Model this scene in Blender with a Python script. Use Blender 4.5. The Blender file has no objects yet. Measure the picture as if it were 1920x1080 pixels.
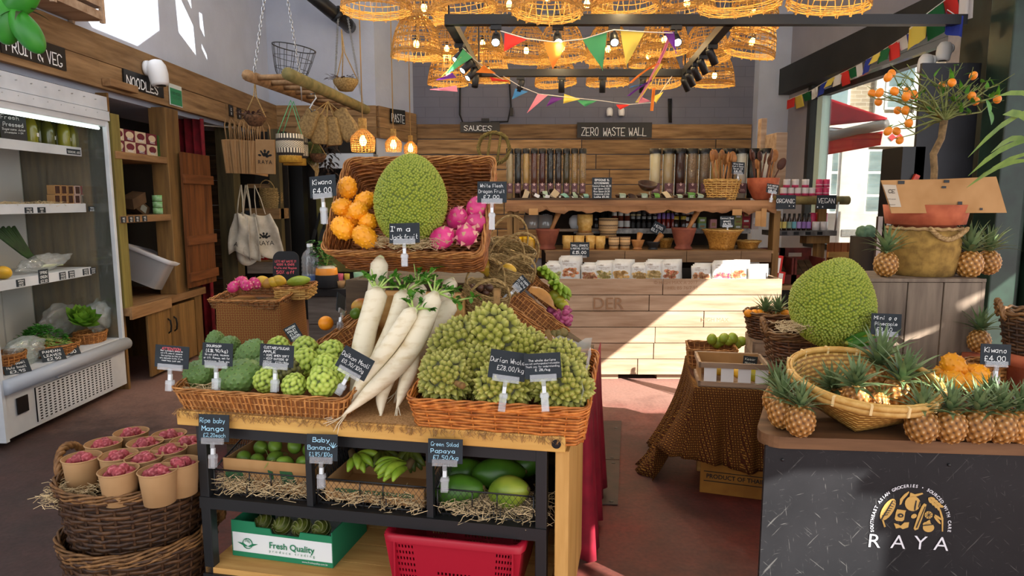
import bpy, math, random
import numpy as np
from mathutils import Vector, Matrix, Euler
from mathutils.geometry import tessellate_polygon
R = random.Random(7)
NR = np.random.RandomState(5)
PI = math.pi
S = bpy.context.scene
COL = S.collection
rad = math.radians

# ------------------------------------------------------------------ camera, sun, sky, exposure
CAMZ, FPX, PITCH = 1.6, 1250.0, rad(7.5)
cam = bpy.data.objects.new('camera', bpy.data.cameras.new('camera'))
COL.objects.link(cam)
cam.location = (0, 0, CAMZ)
cam.rotation_euler = (PI/2-PITCH, 0, 0)
cam.data.sensor_width = 36
cam.data.lens = 36*FPX/1920
cam.data.clip_start = .05
S.camera = cam
SUN = Vector((-1.2, 1.2, -1.0)).normalized()
sun = bpy.data.objects.new('sun', bpy.data.lights.new('sun', 'SUN'))
COL.objects.link(sun)
sun.rotation_euler = SUN.to_track_quat('-Z', 'Y').to_euler()
sun.data.energy = 19.0
sun.data.angle = rad(.2)
sun.data.color = (1, .96, .9)
W = bpy.data.worlds.new('sky')
S.world = W
W.use_nodes = True
W.node_tree.nodes['Background'].inputs[0].default_value = (.93, .96, 1.0, 1)
W.node_tree.nodes['Background'].inputs[1].default_value = 2.3
S.view_settings.view_transform = 'Standard'
S.view_settings.look = 'None'
S.view_settings.gamma = 1
S.view_settings.use_curve_mapping = False
S.view_settings.exposure = 0.0
try:
    S.cycles.use_denoising = True
    S.cycles.max_bounces = 8
    S.cycles.diffuse_bounces = 4
    S.cycles.glossy_bounces = 3
    S.cycles.transparent_max_bounces = 24
    S.cycles.transmission_bounces = 4
    S.cycles.sample_clamp_indirect = 6
except Exception:
    pass

# ------------------------------------------------------------------ pixel helpers (1920 x 1080 frame -> world)
def ray(px, py):
    dx, dy = (px-960)/FPX, (540-py)/FPX
    c, s = math.cos(PITCH), math.sin(PITCH)
    return Vector((dx, c+dy*s, -s+dy*c))
def at(px, py, Y):
    d = ray(px, py); return Vector((0, 0, CAMZ)) + d*(Y/d.y)
def atz(px, py, z):
    d = ray(px, py); return Vector((0, 0, CAMZ)) + d*((z-CAMZ)/d.z)
def atx(px, py, x):
    d = ray(px, py); return Vector((0, 0, CAMZ)) + d*(x/d.x)
def ppm(Y, z=1.2):          # metres per pixel at depth Y
    return (Y*math.cos(PITCH)+(CAMZ-z)*math.sin(PITCH))/FPX

# ------------------------------------------------------------------ materials
def lin(c):
    if isinstance(c, str):
        c = c.lstrip('#'); c = [int(c[i:i+2], 16)/255 for i in (0, 2, 4)]
        c = [x/12.92 if x <= .04045 else ((x+.055)/1.055)**2.4 for x in c]
    return (c[0], c[1], c[2], 1)
MATS = {}
class Nt:
    def __init__(s, name):
        s.m = bpy.data.materials.new(name); s.m.use_nodes = True
        s.t = s.m.node_tree; s.b = s.t.nodes['Principled BSDF']; s.out = s.t.nodes['Material Output']
    def n(s, ty, **kw):
        x = s.t.nodes.new(ty)
        for k, v in kw.items():
            if k.startswith('i_'):
                k = k[2:]; x.inputs[int(k) if k.isdigit() else k.replace('_', ' ')].default_value = v
            else: setattr(x, k, v)
        return x
    def l(s, a, b): s.t.links.new(a, b)
    def math(s, op, a, b=None):
        x = s.n('ShaderNodeMath', operation=op)
        for i, q in enumerate((a, b)):
            if q is None: continue
            if isinstance(q, (int, float)): x.inputs[i].default_value = q
            else: s.l(q, x.inputs[i])
        return x.outputs[0]
    def mix(s, f, a, b, mode='MIX'):
        x = s.n('ShaderNodeMixRGB', blend_type=mode)
        for i, q in zip((0, 1, 2), (f, a, b)):
            if isinstance(q, (int, float)): x.inputs[i].default_value = q
            elif isinstance(q, tuple): x.inputs[i].default_value = q
            else: s.l(q, x.inputs[i])
        return x.outputs[0]
    def ramp(s, f, stops):
        x = s.n('ShaderNodeValToRGB'); e = x.color_ramp.elements
        while len(e) < len(stops): e.new(.5)
        for q, (p, c) in zip(e, stops): q.position = p; q.color = c
        s.l(f, x.inputs[0]); return x.outputs[0]
    def coord(s, scale=(1, 1, 1), rot=(0, 0, 0), kind='Object'):
        tc = s.n('ShaderNodeTexCoord'); mp = s.n('ShaderNodeMapping')
        s.l(tc.outputs[kind], mp.inputs[0]); mp.inputs['Scale'].default_value = scale; mp.inputs['Rotation'].default_value = rot
        return mp.outputs[0]
    def noise(s, co, scale=1, detail=3, rough=.55):
        x = s.n('ShaderNodeTexNoise'); x.inputs['Scale'].default_value = scale; x.inputs['Detail'].default_value = detail; x.inputs['Roughness'].default_value = rough
        s.l(co, x.inputs['Vector']); return x.outputs[0]
    def bump(s, h, strength=.3, dist=.01):
        x = s.n('ShaderNodeBump'); x.inputs['Strength'].default_value = strength; x.inputs['Distance'].default_value = dist
        s.l(h, x.inputs['Height']); s.l(x.outputs[0], s.b.inputs['Normal'])
    def island(s, col, amt):
        g = s.n('ShaderNodeNewGeometry'); h = s.n('ShaderNodeHueSaturation')
        s.l(s.math('ADD', s.math('MULTIPLY', g.outputs['Random Per Island'], 2*amt), 1-amt), h.inputs['Value']); s.l(col, h.inputs['Color'])
        return h.outputs[0]
def mat(name, c1, c2=None, scale=10, st=(1, 1, 1), rough=.6, metal=0, bump=0, isl=0, detail=3, spec=.4, emit=0, transl=0, sheen=0, coat=0, attr=None, lo=.35, hi=.65, bd=.01, rnd=0):
    if name in MATS: return MATS[name]
    t = Nt(name); b = t.b
    b.inputs['Roughness'].default_value = rough; b.inputs['Metallic'].default_value = metal
    b.inputs['Specular IOR Level'].default_value = spec
    if coat: b.inputs['Coat Weight'].default_value = coat
    c1 = lin(c1); col = None
    if attr:
        a = t.n('ShaderNodeAttribute', attribute_name=attr)
        col = t.ramp(a.outputs['Fac'], [(p, lin(c)) for p, c in c2])
    elif c2 is not None:
        nz = t.noise(t.coord(tuple(scale*q for q in st)), 1, detail)
        col = t.ramp(nz, [(lo, c1), (hi, lin(c2))])
        if bump: t.bump(nz, bump, bd)
    if isl:
        if col is None:
            r = t.n('ShaderNodeRGB'); r.outputs[0].default_value = c1; col = r.outputs[0]
        col = t.island(col, isl)
    if rnd:
        if col is None:
            r = t.n('ShaderNodeRGB'); r.outputs[0].default_value = c1; col = r.outputs[0]
        oi = t.n('ShaderNodeObjectInfo'); h = t.n('ShaderNodeHueSaturation'); t.l(col, h.inputs['Color'])
        t.l(t.math('ADD', t.math('MULTIPLY', oi.outputs['Random'], 2*rnd), 1-rnd), h.inputs['Value']); col = h.outputs[0]
    if bump and (c2 is None or attr):
        t.bump(t.noise(t.coord(tuple(scale*q for q in st)), 1, detail), bump, bd)
    if col is None: b.inputs['Base Color'].default_value = c1
    else: t.l(col, b.inputs['Base Color'])
    if emit:
        b.inputs['Emission Strength'].default_value = emit
        b.inputs['Emission Color'].default_value = c1
    if transl:
        tr = t.n('ShaderNodeBsdfTranslucent'); mx = t.n('ShaderNodeMixShader'); mx.inputs[0].default_value = transl
        if col is None: tr.inputs[0].default_value = c1
        else: t.l(col, tr.inputs[0])
        t.l(b.outputs[0], mx.inputs[1]); t.l(tr.outputs[0], mx.inputs[2]); t.l(mx.outputs[0], t.out.inputs[0])
    MATS[name] = t.m
    return t.m
def clear(name, col=(1, 1, 1), gloss=.08, rough=.05, tint=0, noisy=0):   # thin clear plastic or glass
    if name in MATS: return MATS[name]
    t = Nt(name); t.t.nodes.remove(t.b)
    tr = t.n('ShaderNodeBsdfTransparent'); tr.inputs[0].default_value = lin(col)
    gl = t.n('ShaderNodeBsdfGlossy'); gl.inputs['Roughness'].default_value = rough
    fr = t.n('ShaderNodeLayerWeight'); fr.inputs[0].default_value = .25
    f = t.math('ADD', t.math('MULTIPLY', fr.outputs['Fresnel'], .6), gloss)
    mx = t.n('ShaderNodeMixShader'); t.l(f, mx.inputs[0]); t.l(tr.outputs[0], mx.inputs[1]); t.l(gl.outputs[0], mx.inputs[2])
    o = mx.outputs[0]
    if noisy:
        nz = t.noise(t.coord((14, 14, 14)), 1, 4); bp = t.n('ShaderNodeBump'); bp.inputs['Strength'].default_value = noisy; bp.inputs['Distance'].default_value = .02
        t.l(nz, bp.inputs['Height']); t.l(bp.outputs[0], gl.inputs['Normal'])
    if tint:
        df = t.n('ShaderNodeBsdfDiffuse'); df.inputs[0].default_value = lin(col); m2 = t.n('ShaderNodeMixShader'); m2.inputs[0].default_value = tint
        t.l(o, m2.inputs[1]); t.l(df.outputs[0], m2.inputs[2]); o = m2.outputs[0]
    t.l(o, t.out.inputs[0]); MATS[name] = t.m
    return t.m
def wood(name, c1, c2, axis=0, scale=5, isl=.18, rough=.65, bump=.25, lo=.3, hi=.7):
    st = [5, 5, 5]; st[axis] = .5
    return mat(name, c1, c2, scale, tuple(st), rough, bump=bump, isl=isl, detail=5, spec=.25, lo=lo, hi=hi, bd=.004)
def cloth_pattern(name, base, gold, scale, rot45=True, ring=False):
    if name in MATS: return MATS[name]
    t = Nt(name); tc = t.n('ShaderNodeTexCoord'); sp = t.n('ShaderNodeSeparateXYZ'); t.l(tc.outputs['Object'], sp.inputs[0])
    u = t.math('ADD', sp.outputs[0], sp.outputs[1]); v = t.math('ADD', sp.outputs[2], t.math('MULTIPLY', sp.outputs[1], .02))
    def cell(a, b, sc):
        cb = t.n('ShaderNodeCombineXYZ'); t.l(t.math('MULTIPLY', a, sc), cb.inputs[0]); t.l(t.math('MULTIPLY', b, sc), cb.inputs[1])
        vo = t.n('ShaderNodeTexVoronoi'); vo.voronoi_dimensions = '2D'; vo.inputs['Randomness'].default_value = 0; vo.inputs['Scale'].default_value = 1
        t.l(cb.outputs[0], vo.inputs['Vector']); return vo.outputs['Distance'], cb.outputs[0]
    a, b = (t.math('ADD', u, v), t.math('SUBTRACT', u, v)) if rot45 else (u, v)
    d, cb = cell(a, b, scale); d2, _ = cell(a, b, scale*4)
    g = lin(gold); k = lin(base); dk = tuple(x*.35 for x in k[:3])+(1,)
    if ring:
        c = t.ramp(d, [(.1, g), (.14, k), (.3, k), (.36, g), (.41, dk), (.5, g), (.56, k)])
    else:
        c = t.ramp(d, [(.16, g), (.24, k), (.42, k), (.47, dk), (.56, g), (.62, dk)])
    dots = t.ramp(d2, [(.22, (1, 1, 1, 1)), (.4, (.25, .25, .25, 1))])
    c = t.mix(.75, c, dots, 'MULTIPLY') if not ring else t.mix(.4, c, dots, 'MULTIPLY')
    t.l(c, t.b.inputs['Base Color']); t.b.inputs['Roughness'].default_value = .85; t.b.inputs['Specular IOR Level'].default_value = .15
    MATS[name] = t.m; return t.m

# ------------------------------------------------------------------ mesh builder
class B:
    def __init__(s, smooth=True): s.V = []; s.F = []; s.n = 0; s.mi = 0; s.sm = smooth; s.A = []
    def add(s, v, *fs, h=None):
        v = np.asarray(v, float).reshape(-1, 3)
        for f in fs:
            f = np.asarray(f, int)
            if f.size: s.F.append((f+s.n, s.mi, s.sm))
        s.V.append(v); s.n += len(v); s.A.append(np.zeros(len(v)) if h is None else np.asarray(h, float)); return s
    def box(s, c, d, rot=None, taper=1):
        x, y, z = (q/2 for q in d)
        v = np.array([[-x, -y, -z], [x, -y, -z], [x, y, -z], [-x, y, -z], [-x*taper, -y*taper, z], [x*taper, -y*taper, z], [x*taper, y*taper, z], [-x*taper, y*taper, z]])
        if rot is not None:
            m = np.array(Euler(rot).to_matrix()) if not isinstance(rot, (int, float)) else np.array(Matrix.Rotation(rot, 3, 'Z'))
            v = v@m.T
        o = s.sm; s.sm = False
        s.add(v+np.array(c), [[0, 3, 2, 1], [4, 5, 6, 7], [0, 1, 5, 4], [1, 2, 6, 5], [2, 3, 7, 6], [3, 0, 4, 7]]); s.sm = o; return s
    def bx(s, x0, x1, y0, y1, z0, z1): return s.box(((x0+x1)/2, (y0+y1)/2, (z0+z1)/2), (x1-x0, y1-y0, z1-z0))
    def tube(s, p, r, n=5, closed=False, cap=True, flat=None):
        p = np.asarray([tuple(q) for q in p], float); N = len(p)
        r = np.full(N, r, float) if np.isscalar(r) else np.asarray(r, float)
        if closed: t = np.roll(p, -1, 0)-np.roll(p, 1, 0)
        else: t = np.gradient(p, axis=0)
        t /= np.linalg.norm(t, axis=1)[:, None]+1e-12
        m = np.abs(t).mean(0); ref = np.array([0, 0, 1.]) if m[2] < .75*max(m[0], m[1]) or m[2] < .55 else np.array([1., 0, 0])
        a = np.cross(t, ref); a /= np.linalg.norm(a, axis=1)[:, None]+1e-9; b = np.cross(a, t)
        an = np.arange(n)/n*2*PI + (PI/4 if n == 4 else 0)
        fa, fb = (1, 1) if flat is None else flat
        v = p[:, None, :] + r[:, None, None]*(fa*np.cos(an)[None, :, None]*a[:, None, :] + fb*np.sin(an)[None, :, None]*b[:, None, :])
        i = np.arange(N if closed else N-1)[:, None]; j = np.arange(n)[None, :]
        i2 = (i+1) % N; j2 = (j+1) % n
        q = np.stack([i*n+j, i*n+j2, i2*n+j2, i2*n+j], -1).reshape(-1, 4)
        if not closed and cap: return s.add(v, q, [list(range(n))[::-1], [(N-1)*n+k for k in range(n)]]) if n > 2 else s.add(v, q)
        return s.add(v, q)
    def grid(s, P, cu=False, cv=False):
        P = np.asarray(P, float); a, b = P.shape[:2]
        i = np.arange(a if cu else a-1)[:, None]; j = np.arange(b if cv else b-1)[None, :]
        i2 = (i+1) % a; j2 = (j+1) % b
        return s.add(P, np.stack([i*b+j, i2*b+j, i2*b+j2, i*b+j2], -1).reshape(-1, 4))
    def lathe(s, prof, n=20, c=(0, 0, 0), sx=1, sy=1):
        an = np.arange(n)/n*2*PI
        P = np.array([[(c[0]+r*math.cos(a)*sx, c[1]+r*math.sin(a)*sy, c[2]+z) for a in an] for r, z in prof])
        s.grid(P[::-1], False, True)
        return s
    def sph(s, c, r, seg=12, ring=8):
        r = (r, r, r) if np.isscalar(r) else r
        th = np.linspace(.02, PI-.02, ring)
        P = np.array([[(c[0]+r[0]*math.sin(t)*math.cos(a), c[1]+r[1]*math.sin(t)*math.sin(a), c[2]+r[2]*math.cos(t)) for a in np.arange(seg)/seg*2*PI] for t in th])
        return s.grid(P, False, True)
    def poly(s, pts, d):        # flat polygon extruded by vector d
        n = len(pts); p = np.array([tuple(q) for q in pts], float); o = s.sm; s.sm = False
        tri = tessellate_polygon([[Vector(q) for q in p]]); d = np.array(d, float)
        s.add(np.vstack([p, p+d]), np.array(tri), np.array(tri)[:, ::-1]+n, [[i, (i+1) % n, (i+1) % n+n, i+n] for i in range(n)]); s.sm = o; return s
    def xf(s, m, start=0):
        m = np.array(m); s.V = [v@m[:3, :3].T+m[:3, 3] for v in s.V]; return s
    def merge(s, o, m=None):
        m = np.eye(4) if m is None else np.array(m)
        for f, mi, sm in o.F: s.F.append((f+s.n, mi, sm))
        s.V += [v@m[:3, :3].T+m[:3, 3] for v in o.V]; s.A += o.A; s.n += o.n; return s
    def mesh(s, name):
        me = bpy.data.meshes.new(name); v = np.vstack(s.V)
        me.vertices.add(len(v)); me.vertices.foreach_set('co', v.astype(np.float32).ravel())
        lv = np.concatenate([f.ravel() for f, _, _ in s.F]); cnt = np.concatenate([np.full(len(f), f.shape[1]) for f, _, _ in s.F])
        me.loops.add(len(lv)); me.loops.foreach_set('vertex_index', lv.astype(np.int32))
        me.polygons.add(len(cnt)); me.polygons.foreach_set('loop_start', np.concatenate([[0], np.cumsum(cnt)[:-1]]).astype(np.int32))
        me.polygons.foreach_set('material_index', np.concatenate([np.full(len(f), m) for f, m, _ in s.F]).astype(np.int32))
        me.polygons.foreach_set('use_smooth', np.concatenate([np.full(len(f), q) for f, _, q in s.F]))
        A = np.concatenate(s.A)
        if A.any():
            at_ = me.attributes.new('h', 'FLOAT', 'POINT'); at_.data.foreach_set('value', A.astype(np.float32))
        me.update(calc_edges=True); return me
    def obj(s, name, mats, par=None, loc=None, rot=None, bevel=0, scale=None, subsurf=0, solid=0):
        me = s.mesh(name)
        for m in (mats if isinstance(mats, (list, tuple)) else [mats]): me.materials.append(m)
        return mk(name, me, par, loc, rot, bevel, scale, subsurf, solid)
def mk(name, me, par=None, loc=None, rot=None, bevel=0, scale=None, subsurf=0, solid=0):
    o = bpy.data.objects.new(name, me); COL.objects.link(o)
    if par: o.parent = par
    if loc is not None: o.location = loc
    if rot is not None: o.rotation_euler = rot if hasattr(rot, '__len__') else (0, 0, rot)
    if scale is not None: o.scale = scale if hasattr(scale, '__len__') else (scale,)*3
    if bevel:
        md = o.modifiers.new('bevel', 'BEVEL'); md.width = bevel; md.segments = 2; md.limit_method = 'ANGLE'
    if subsurf:
        md = o.modifiers.new('sub', 'SUBSURF'); md.levels = md.render_levels = subsurf
    if solid:
        md = o.modifiers.new('solid', 'SOLIDIFY'); md.thickness = solid
    return o
def tag(o, label, cat, group=None):
    o['label'] = label; o['category'] = cat
    if group: o['group'] = group
    return o
def E(name, label, cat, loc=(0, 0, 0), rot=0, group=None, scale=None):
    o = bpy.data.objects.new(name, None); COL.objects.link(o); o.empty_display_size = .1
    o.location = loc; o.rotation_euler = rot if hasattr(rot, '__len__') else (0, 0, rot)
    if scale is not None: o.scale = scale if hasattr(scale, '__len__') else (scale,)*3
    return tag(o, label, cat, group)
def struct(o): o['kind'] = 'structure'; return o
def stuff(o): o['kind'] = 'stuff'; return o
KIDS = {}
def dup(o, loc, rot=0, label=None, group=None, scale=None):
    r = o.copy(); COL.objects.link(r); r.location = loc
    r.rotation_euler = rot if hasattr(rot, '__len__') else (0, 0, rot)
    if scale is not None: r.scale = scale if hasattr(scale, '__len__') else (scale,)*3
    if label: r['label'] = label
    if group: r['group'] = group
    if o.name not in KIDS: KIDS[o.name] = [(c, list(c.children)) for c in o.children]
    for ch, gs in KIDS[o.name]:
        c = ch.copy(); COL.objects.link(c); c.parent = r
        for g in gs: d = g.copy(); COL.objects.link(d); d.parent = c
    return r
PROTO = {}
def inst(key, maker, loc, rot=0, label=None, group=None, scale=None):   # first use builds, later uses copy
    if key not in PROTO:
        o = maker(); PROTO[key] = o; o.location = loc
        o.rotation_euler = rot if hasattr(rot, '__len__') else (0, 0, rot)
        if scale is not None: o.scale = scale if hasattr(scale, '__len__') else (scale,)*3
        if label: o['label'] = label
        if group: o['group'] = group
        return o
    return dup(PROTO[key], loc, rot, label, group, scale)
# ------------------------------------------------------------------ shared materials
WHITE = mat('white_plastic', '#dfe0e0', rough=.4)
BLACK = mat('black_metal', '#17191b', rough=.45, metal=.0, spec=.5)
BLACKP = mat('black_plastic', '#0c0c0d', rough=.4)
SLATE = mat('chalkboard', '#1d2429', '#262e34', 9, rough=.75)
CHALK = mat('chalk', '#f2f4f2', rough=.9)
CHALKR = mat('red_chalk', '#ff6f78', rough=.9)
CHALKB = mat('blue_chalk', '#a9d8ee', rough=.9)
CLIP = clear('clear_acrylic', (.96, .97, .98), .05, .12, tint=.12)
PLASTIC = clear('plastic_film', (.96, .98, .97), .1, .12, tint=.16, noisy=.8)
GLASS = clear('glass', (.97, 1, .98), .02, .02)
STRAW = mat('straw', '#cdb58a', isl=.3, rough=.9)
TWINE = mat('twine', '#b79a66', '#937443', 90, rough=.9)
ROPE = mat('rope', '#bb9b6a', '#8d6f44', 60, rough=.95)
STEEL = mat('steel', '#b8babb', rough=.35, metal=.9)
PINE = wood('pine', '#d9ad69', '#b27f40', 0, 4)
PINEZ = wood('pine_upright', '#d3a460', '#b0803f', 2, 4)
OAK = wood('oak_plank', '#a5845c', '#6e5234', 0, 4)
OAKY = wood('oak_plank_deep', '#ab845a', '#755434', 1, 4)
OAKZ = wood('oak_post', '#8d6a3c', '#5c4326', 2, 4)
DARKW = wood('dark_plank', '#5a4733', '#33271b', 0, 5)
GREYW = wood('grey_plank', '#8a8076', '#5d544b', 0, 5, isl=.1)
GREYWZ = wood('grey_board', '#8b7a68', '#5f5145', 2, 4, isl=.1)
PALE = wood('pale_pallet', '#b39a80', '#8a6e55', 0, 4, isl=.1)
WICK = mat('wicker', '#c58a4c', '#9a6028', 40, isl=.28, rough=.55, spec=.4)
WICKO = mat('orange_wicker', '#cf8138', '#a85a1e', 40, isl=.25, rough=.5)
WICKD = mat('dark_wicker', '#57391f', '#331d0f', 40, isl=.35, rough=.55)
WICKR = mat('wicker_rim', '#8a6238', '#654422', 40, isl=.25, rough=.55)
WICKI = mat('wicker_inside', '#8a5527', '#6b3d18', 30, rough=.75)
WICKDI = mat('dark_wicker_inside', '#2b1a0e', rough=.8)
SEAG = mat('seagrass', '#a98d5a', '#7b6238', 70, isl=.18, rough=.85, bump=.5)
KRAFT = mat('kraft_paper', '#b08a5f', '#a37d52', 6, rough=.85)
CARD = mat('cardboard', '#b78d5c', '#a37949', 5, rough=.9)
TERRA = mat('terracotta', '#b8623f', '#99482c', 12, rough=.85)
CLAY = mat('red_clay', '#8a4a33', '#6d3524', 9, rough=.75)
BAMB = mat('bamboo', '#cfa65e', '#b88a3f', 30, isl=.15, rough=.5)
BAMBD = mat('bamboo_brown', '#a8733a', '#8a5a28', 30, isl=.15, rough=.5)
GREENL = mat('leaf_green', '#5c9a2d', '#3b7420', 20, isl=.25, rough=.5, transl=.25)
RED = mat('red_plastic', '#a3142a', rough=.4)
REDC = mat('red_cloth', '#7d0d1b', '#5e0812', 12, rough=.85)
PAPERW = mat('white_paper', '#e9e7e2', rough=.8)

# ------------------------------------------------------------------ lettering: a single-stroke hand, and solid type
GL = {}      # glyph -> strokes; each stroke is a run of x,y digit pairs (baseline y=2, x-height 6, capitals 9)
for ln in """A 023962 1545|B 0209495746064656545242026|C 68492908032242 62|D 020939676432 02|E 69090262 0545|F 690902 0545|G 684929080322426364 4464|H 0902 6962 0666|I 1949 3932 1252|J 595342220 3|K 0902 690562|L 090262|M 0209356962|N 02096269|O 29080322426368492 9|P 0209495856460 6|Q 290803224263684929 4461|R 0209495856460 6 2662|S 684929080726455453422203|T 0969 3932|U 09032242636 9|V 093269|W 0912365269|X 0962 0269|Y 093669 3632|Z 09690262|a 5646260503224254 5652|b 0902 0546554342220 3|c 55462605032242 53|d 5952 54462605032242 54|e 045455462605032242 53|f 58493832 1646|g 5646260503224254 56514010|h 0902 05264652|i 2622 2828|j 3631200 1 3838|k 0902 460462|l 29233242|m 0602 05263532 35566562|n 0602 05264652|o 26050322425355462 6|p 0600 05264655534222 03|q 5650 54462605032242 54|r 0602 052646|s 554626054453422203|t 29233242 1646|u 0603224254 5652|v 063256|w 0612355266|x 0652 0256|y 063256 3210|z 06560252|0 29080322425358492 9|1 1839 3932 1252|2 0819495956020262|3 0819495736544302 02 |4 42490464|5 590906465453422202|6 49280503224253544606|7 095922|8 290826444253 0|9 56260829495742|£ 58492918120262 0545|/ 015 9|. 2122|, 2310|& 62082938050322 6364|( 39262330|) 19363310|' 2927|! 2924 2322|- 1545|• 2535 2636|+ 1545 3337|* 3537 2446 4426|: 2223 2627|? 084847343 3 3222|% 0259 0809 4353|← 6505 0527 0523|→ 0565 6547 6543|_ 0161""".split('|'):
    k, _, body = ln.partition(' ')
    GL[k] = []
    for t in body.split():
        if len(t) % 2: t = t[:-1]
        p = [(int(t[a]), int(t[a+1])) for a in range(0, len(t), 2)]
        if len(p) > 1: GL[k].append(p)
GL['8'] = [[(2, 9), (0, 8), (2, 6), (5, 4), (4, 2), (2, 2), (0, 4), (4, 6), (5, 8), (2, 9)]]
GL['/'] = [[(0, 1), (5, 9)]]; GL['O'] = GL['0'] = [[(2, 9), (0, 7), (0, 4), (2, 2), (4, 2), (5, 4), (5, 7), (4, 9), (2, 9)]]
GL['U'] = [[(0, 9), (0, 3), (2, 2), (4, 2), (6, 3), (6, 9)]]; GL['J'] = [[(5, 9), (5, 3), (4, 2), (2, 2), (0, 3)]]
GL['C'] = [[(6, 8), (4, 9), (2, 9), (0, 7), (0, 4), (2, 2), (4, 2), (6, 3)]]; GL['D'] = [[(0, 2), (0, 9), (3, 9), (6, 7), (6, 4), (3, 2), (0, 2)]]
GL['P'] = [[(0, 2), (0, 9), (4, 9), (5, 8), (5, 6), (4, 5), (0, 5)]]; GL['R'] = GL['P']+[[(2, 5), (6, 2)]]
GL['B'] = [[(0, 2), (0, 9), (4, 9), (5, 8), (4, 6), (0, 6)], [(4, 6), (6, 5), (6, 3), (4, 2), (0, 2)]]
GL['o'] = [[(2, 6), (0, 5), (0, 3), (2, 2), (4, 2), (5, 3), (5, 5), (4, 6), (2, 6)]]; GL['j'] = [[(3, 6), (3, 1), (2, 0), (0, 1)], [(3, 8), (3, 9)]]
GL['b'] = [[(0, 9), (0, 2)], [(0, 5), (2, 6), (4, 6), (5, 5), (5, 3), (4, 2), (2, 2), (0, 3)]]; GL['i'] = [[(2, 6), (2, 2)], [(2, 8), (3, 9)]]
for q in 'ce': GL[q] = [p[:-1]+[p[-1], (5, 3)] for p in GL[q][:1]]
GL['d'] = [[(5, 9), (5, 2)], [(5, 4), (4, 6), (2, 6), (0, 5), (0, 3), (2, 2), (4, 2), (5, 4)]]
def scrawl(lines, w, h, pad=.06, wt=.11, jit=.25, fill=False, seed=1, lh=1.35, gap=1.45):
    """strokes in the x-z plane, centred, fitted to w x h; lines: text or (text, relative size, x shift)"""
    rr = random.Random(seed); lines = [(l, 1, 0) if isinstance(l, str) else (tuple(l)+(0,))[:3] for l in lines]
    wid = lambda c: 3.2 if c in "iIl'.,!:1" else 4 if c == ' ' else 5.6 if c in 'rtfj-()' else 6.2
    adv = lambda t: sum(wid(c)+gap for c in t)
    tot = sum(sz*9*lh for _, sz, _ in lines)
    k = min(h*(1-pad)/tot, min(w*(1-pad)/(adv(t)*sz*.66) for t, sz, _ in lines if t)) if not fill else None
    b = B(False); y = h*(1-pad)/2 if fill else k*tot/2
    for t, sz, sh in lines:
        ky = (k or 0)*sz; kx = ky*min(1, max(.66, w*(1-pad)*.8/(adv(t)*ky+1e-9)))
        if fill: kx = w*(1-pad)/adv(t); ky = h*(1-pad)/tot*sz
        y -= ky*9*lh; x = -adv(t)*kx/2+sh*w
        for c in t:
            dx, dy, sl = rr.uniform(-jit, jit), rr.uniform(-jit, jit)*1.5, rr.uniform(-.08, .12)*jit*3
            for st in GL.get(c, []):
                p = np.array(st, float); o = 1.6 if c in "iIl'.,!:" else 0
                X = x+(p[:, 0]-o+dx+(p[:, 1]-2)*sl)*kx; Z = y+(p[:, 1]-1+dy)*ky; hw = wt*min(kx, ky)*9/2
                for a in range(len(p)-1):
                    d = np.array([X[a+1]-X[a], Z[a+1]-Z[a]]); L = np.hypot(*d)+1e-9; d = d/L*hw; n = np.array([-d[1], d[0]])
                    q = [(X[a]-d[0]+n[0], Z[a]-d[1]+n[1]), (X[a]-d[0]-n[0], Z[a]-d[1]-n[1]), (X[a+1]+d[0]-n[0], Z[a+1]+d[1]-n[1]), (X[a+1]+d[0]+n[0], Z[a+1]+d[1]+n[1])]
                    b.add([(u, -3e-5*(b.n % 48), v) for u, v in q], [[0, 1, 2, 3]])
            x += (wid(c)+gap)*kx
    return b
TXM = {}
def solid_text(s, size, sx=1, bold=0, spacing=1):       # type set in the built-in font, lying in the x-z plane, centred
    cu = bpy.data.curves.new('type', 'FONT'); cu.body = s; cu.size = size; cu.align_x = 'CENTER'; cu.align_y = 'CENTER'; cu.offset = bold; cu.space_character = spacing; cu.resolution_u = 3
    o = bpy.data.objects.new('type', cu); COL.objects.link(o); bpy.context.view_layer.update()
    me = bpy.data.meshes.new_from_object(o.evaluated_get(bpy.context.evaluated_depsgraph_get())); bpy.data.objects.remove(o)
    me.transform(Matrix.Rotation(PI/2, 4, 'X') @ Matrix.Diagonal((sx, 1, 1, 1))); return me
def letters(par, lines, w, h, y=-.004, m=None, name='lettering', **k):
    b = scrawl(lines, w, h, **k)
    if not b.V: return None
    return b.obj(name, m or CHALK, par, (0, y, 0))
def clip_mesh(w, drop):        # acrylic clamp below a sign: bar, neck, peg
    b = B(False)
    b.box((0, -.004, .004), (w*.72, .008, .022)).box((0, -.004, -.012), (.014, .007, .02)).box((0, 0, -.034), (.013, .012, .022))
    b.box((0, -.008, -.045-drop/2), (.024, .004, drop)).box((0, .008, -.045-drop/2), (.024, .004, drop)).box((0, 0, -.055), (.03, .014, .01)); return b
NECK = mat('clip_neck', '#eef0f0', rough=.4)
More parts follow.
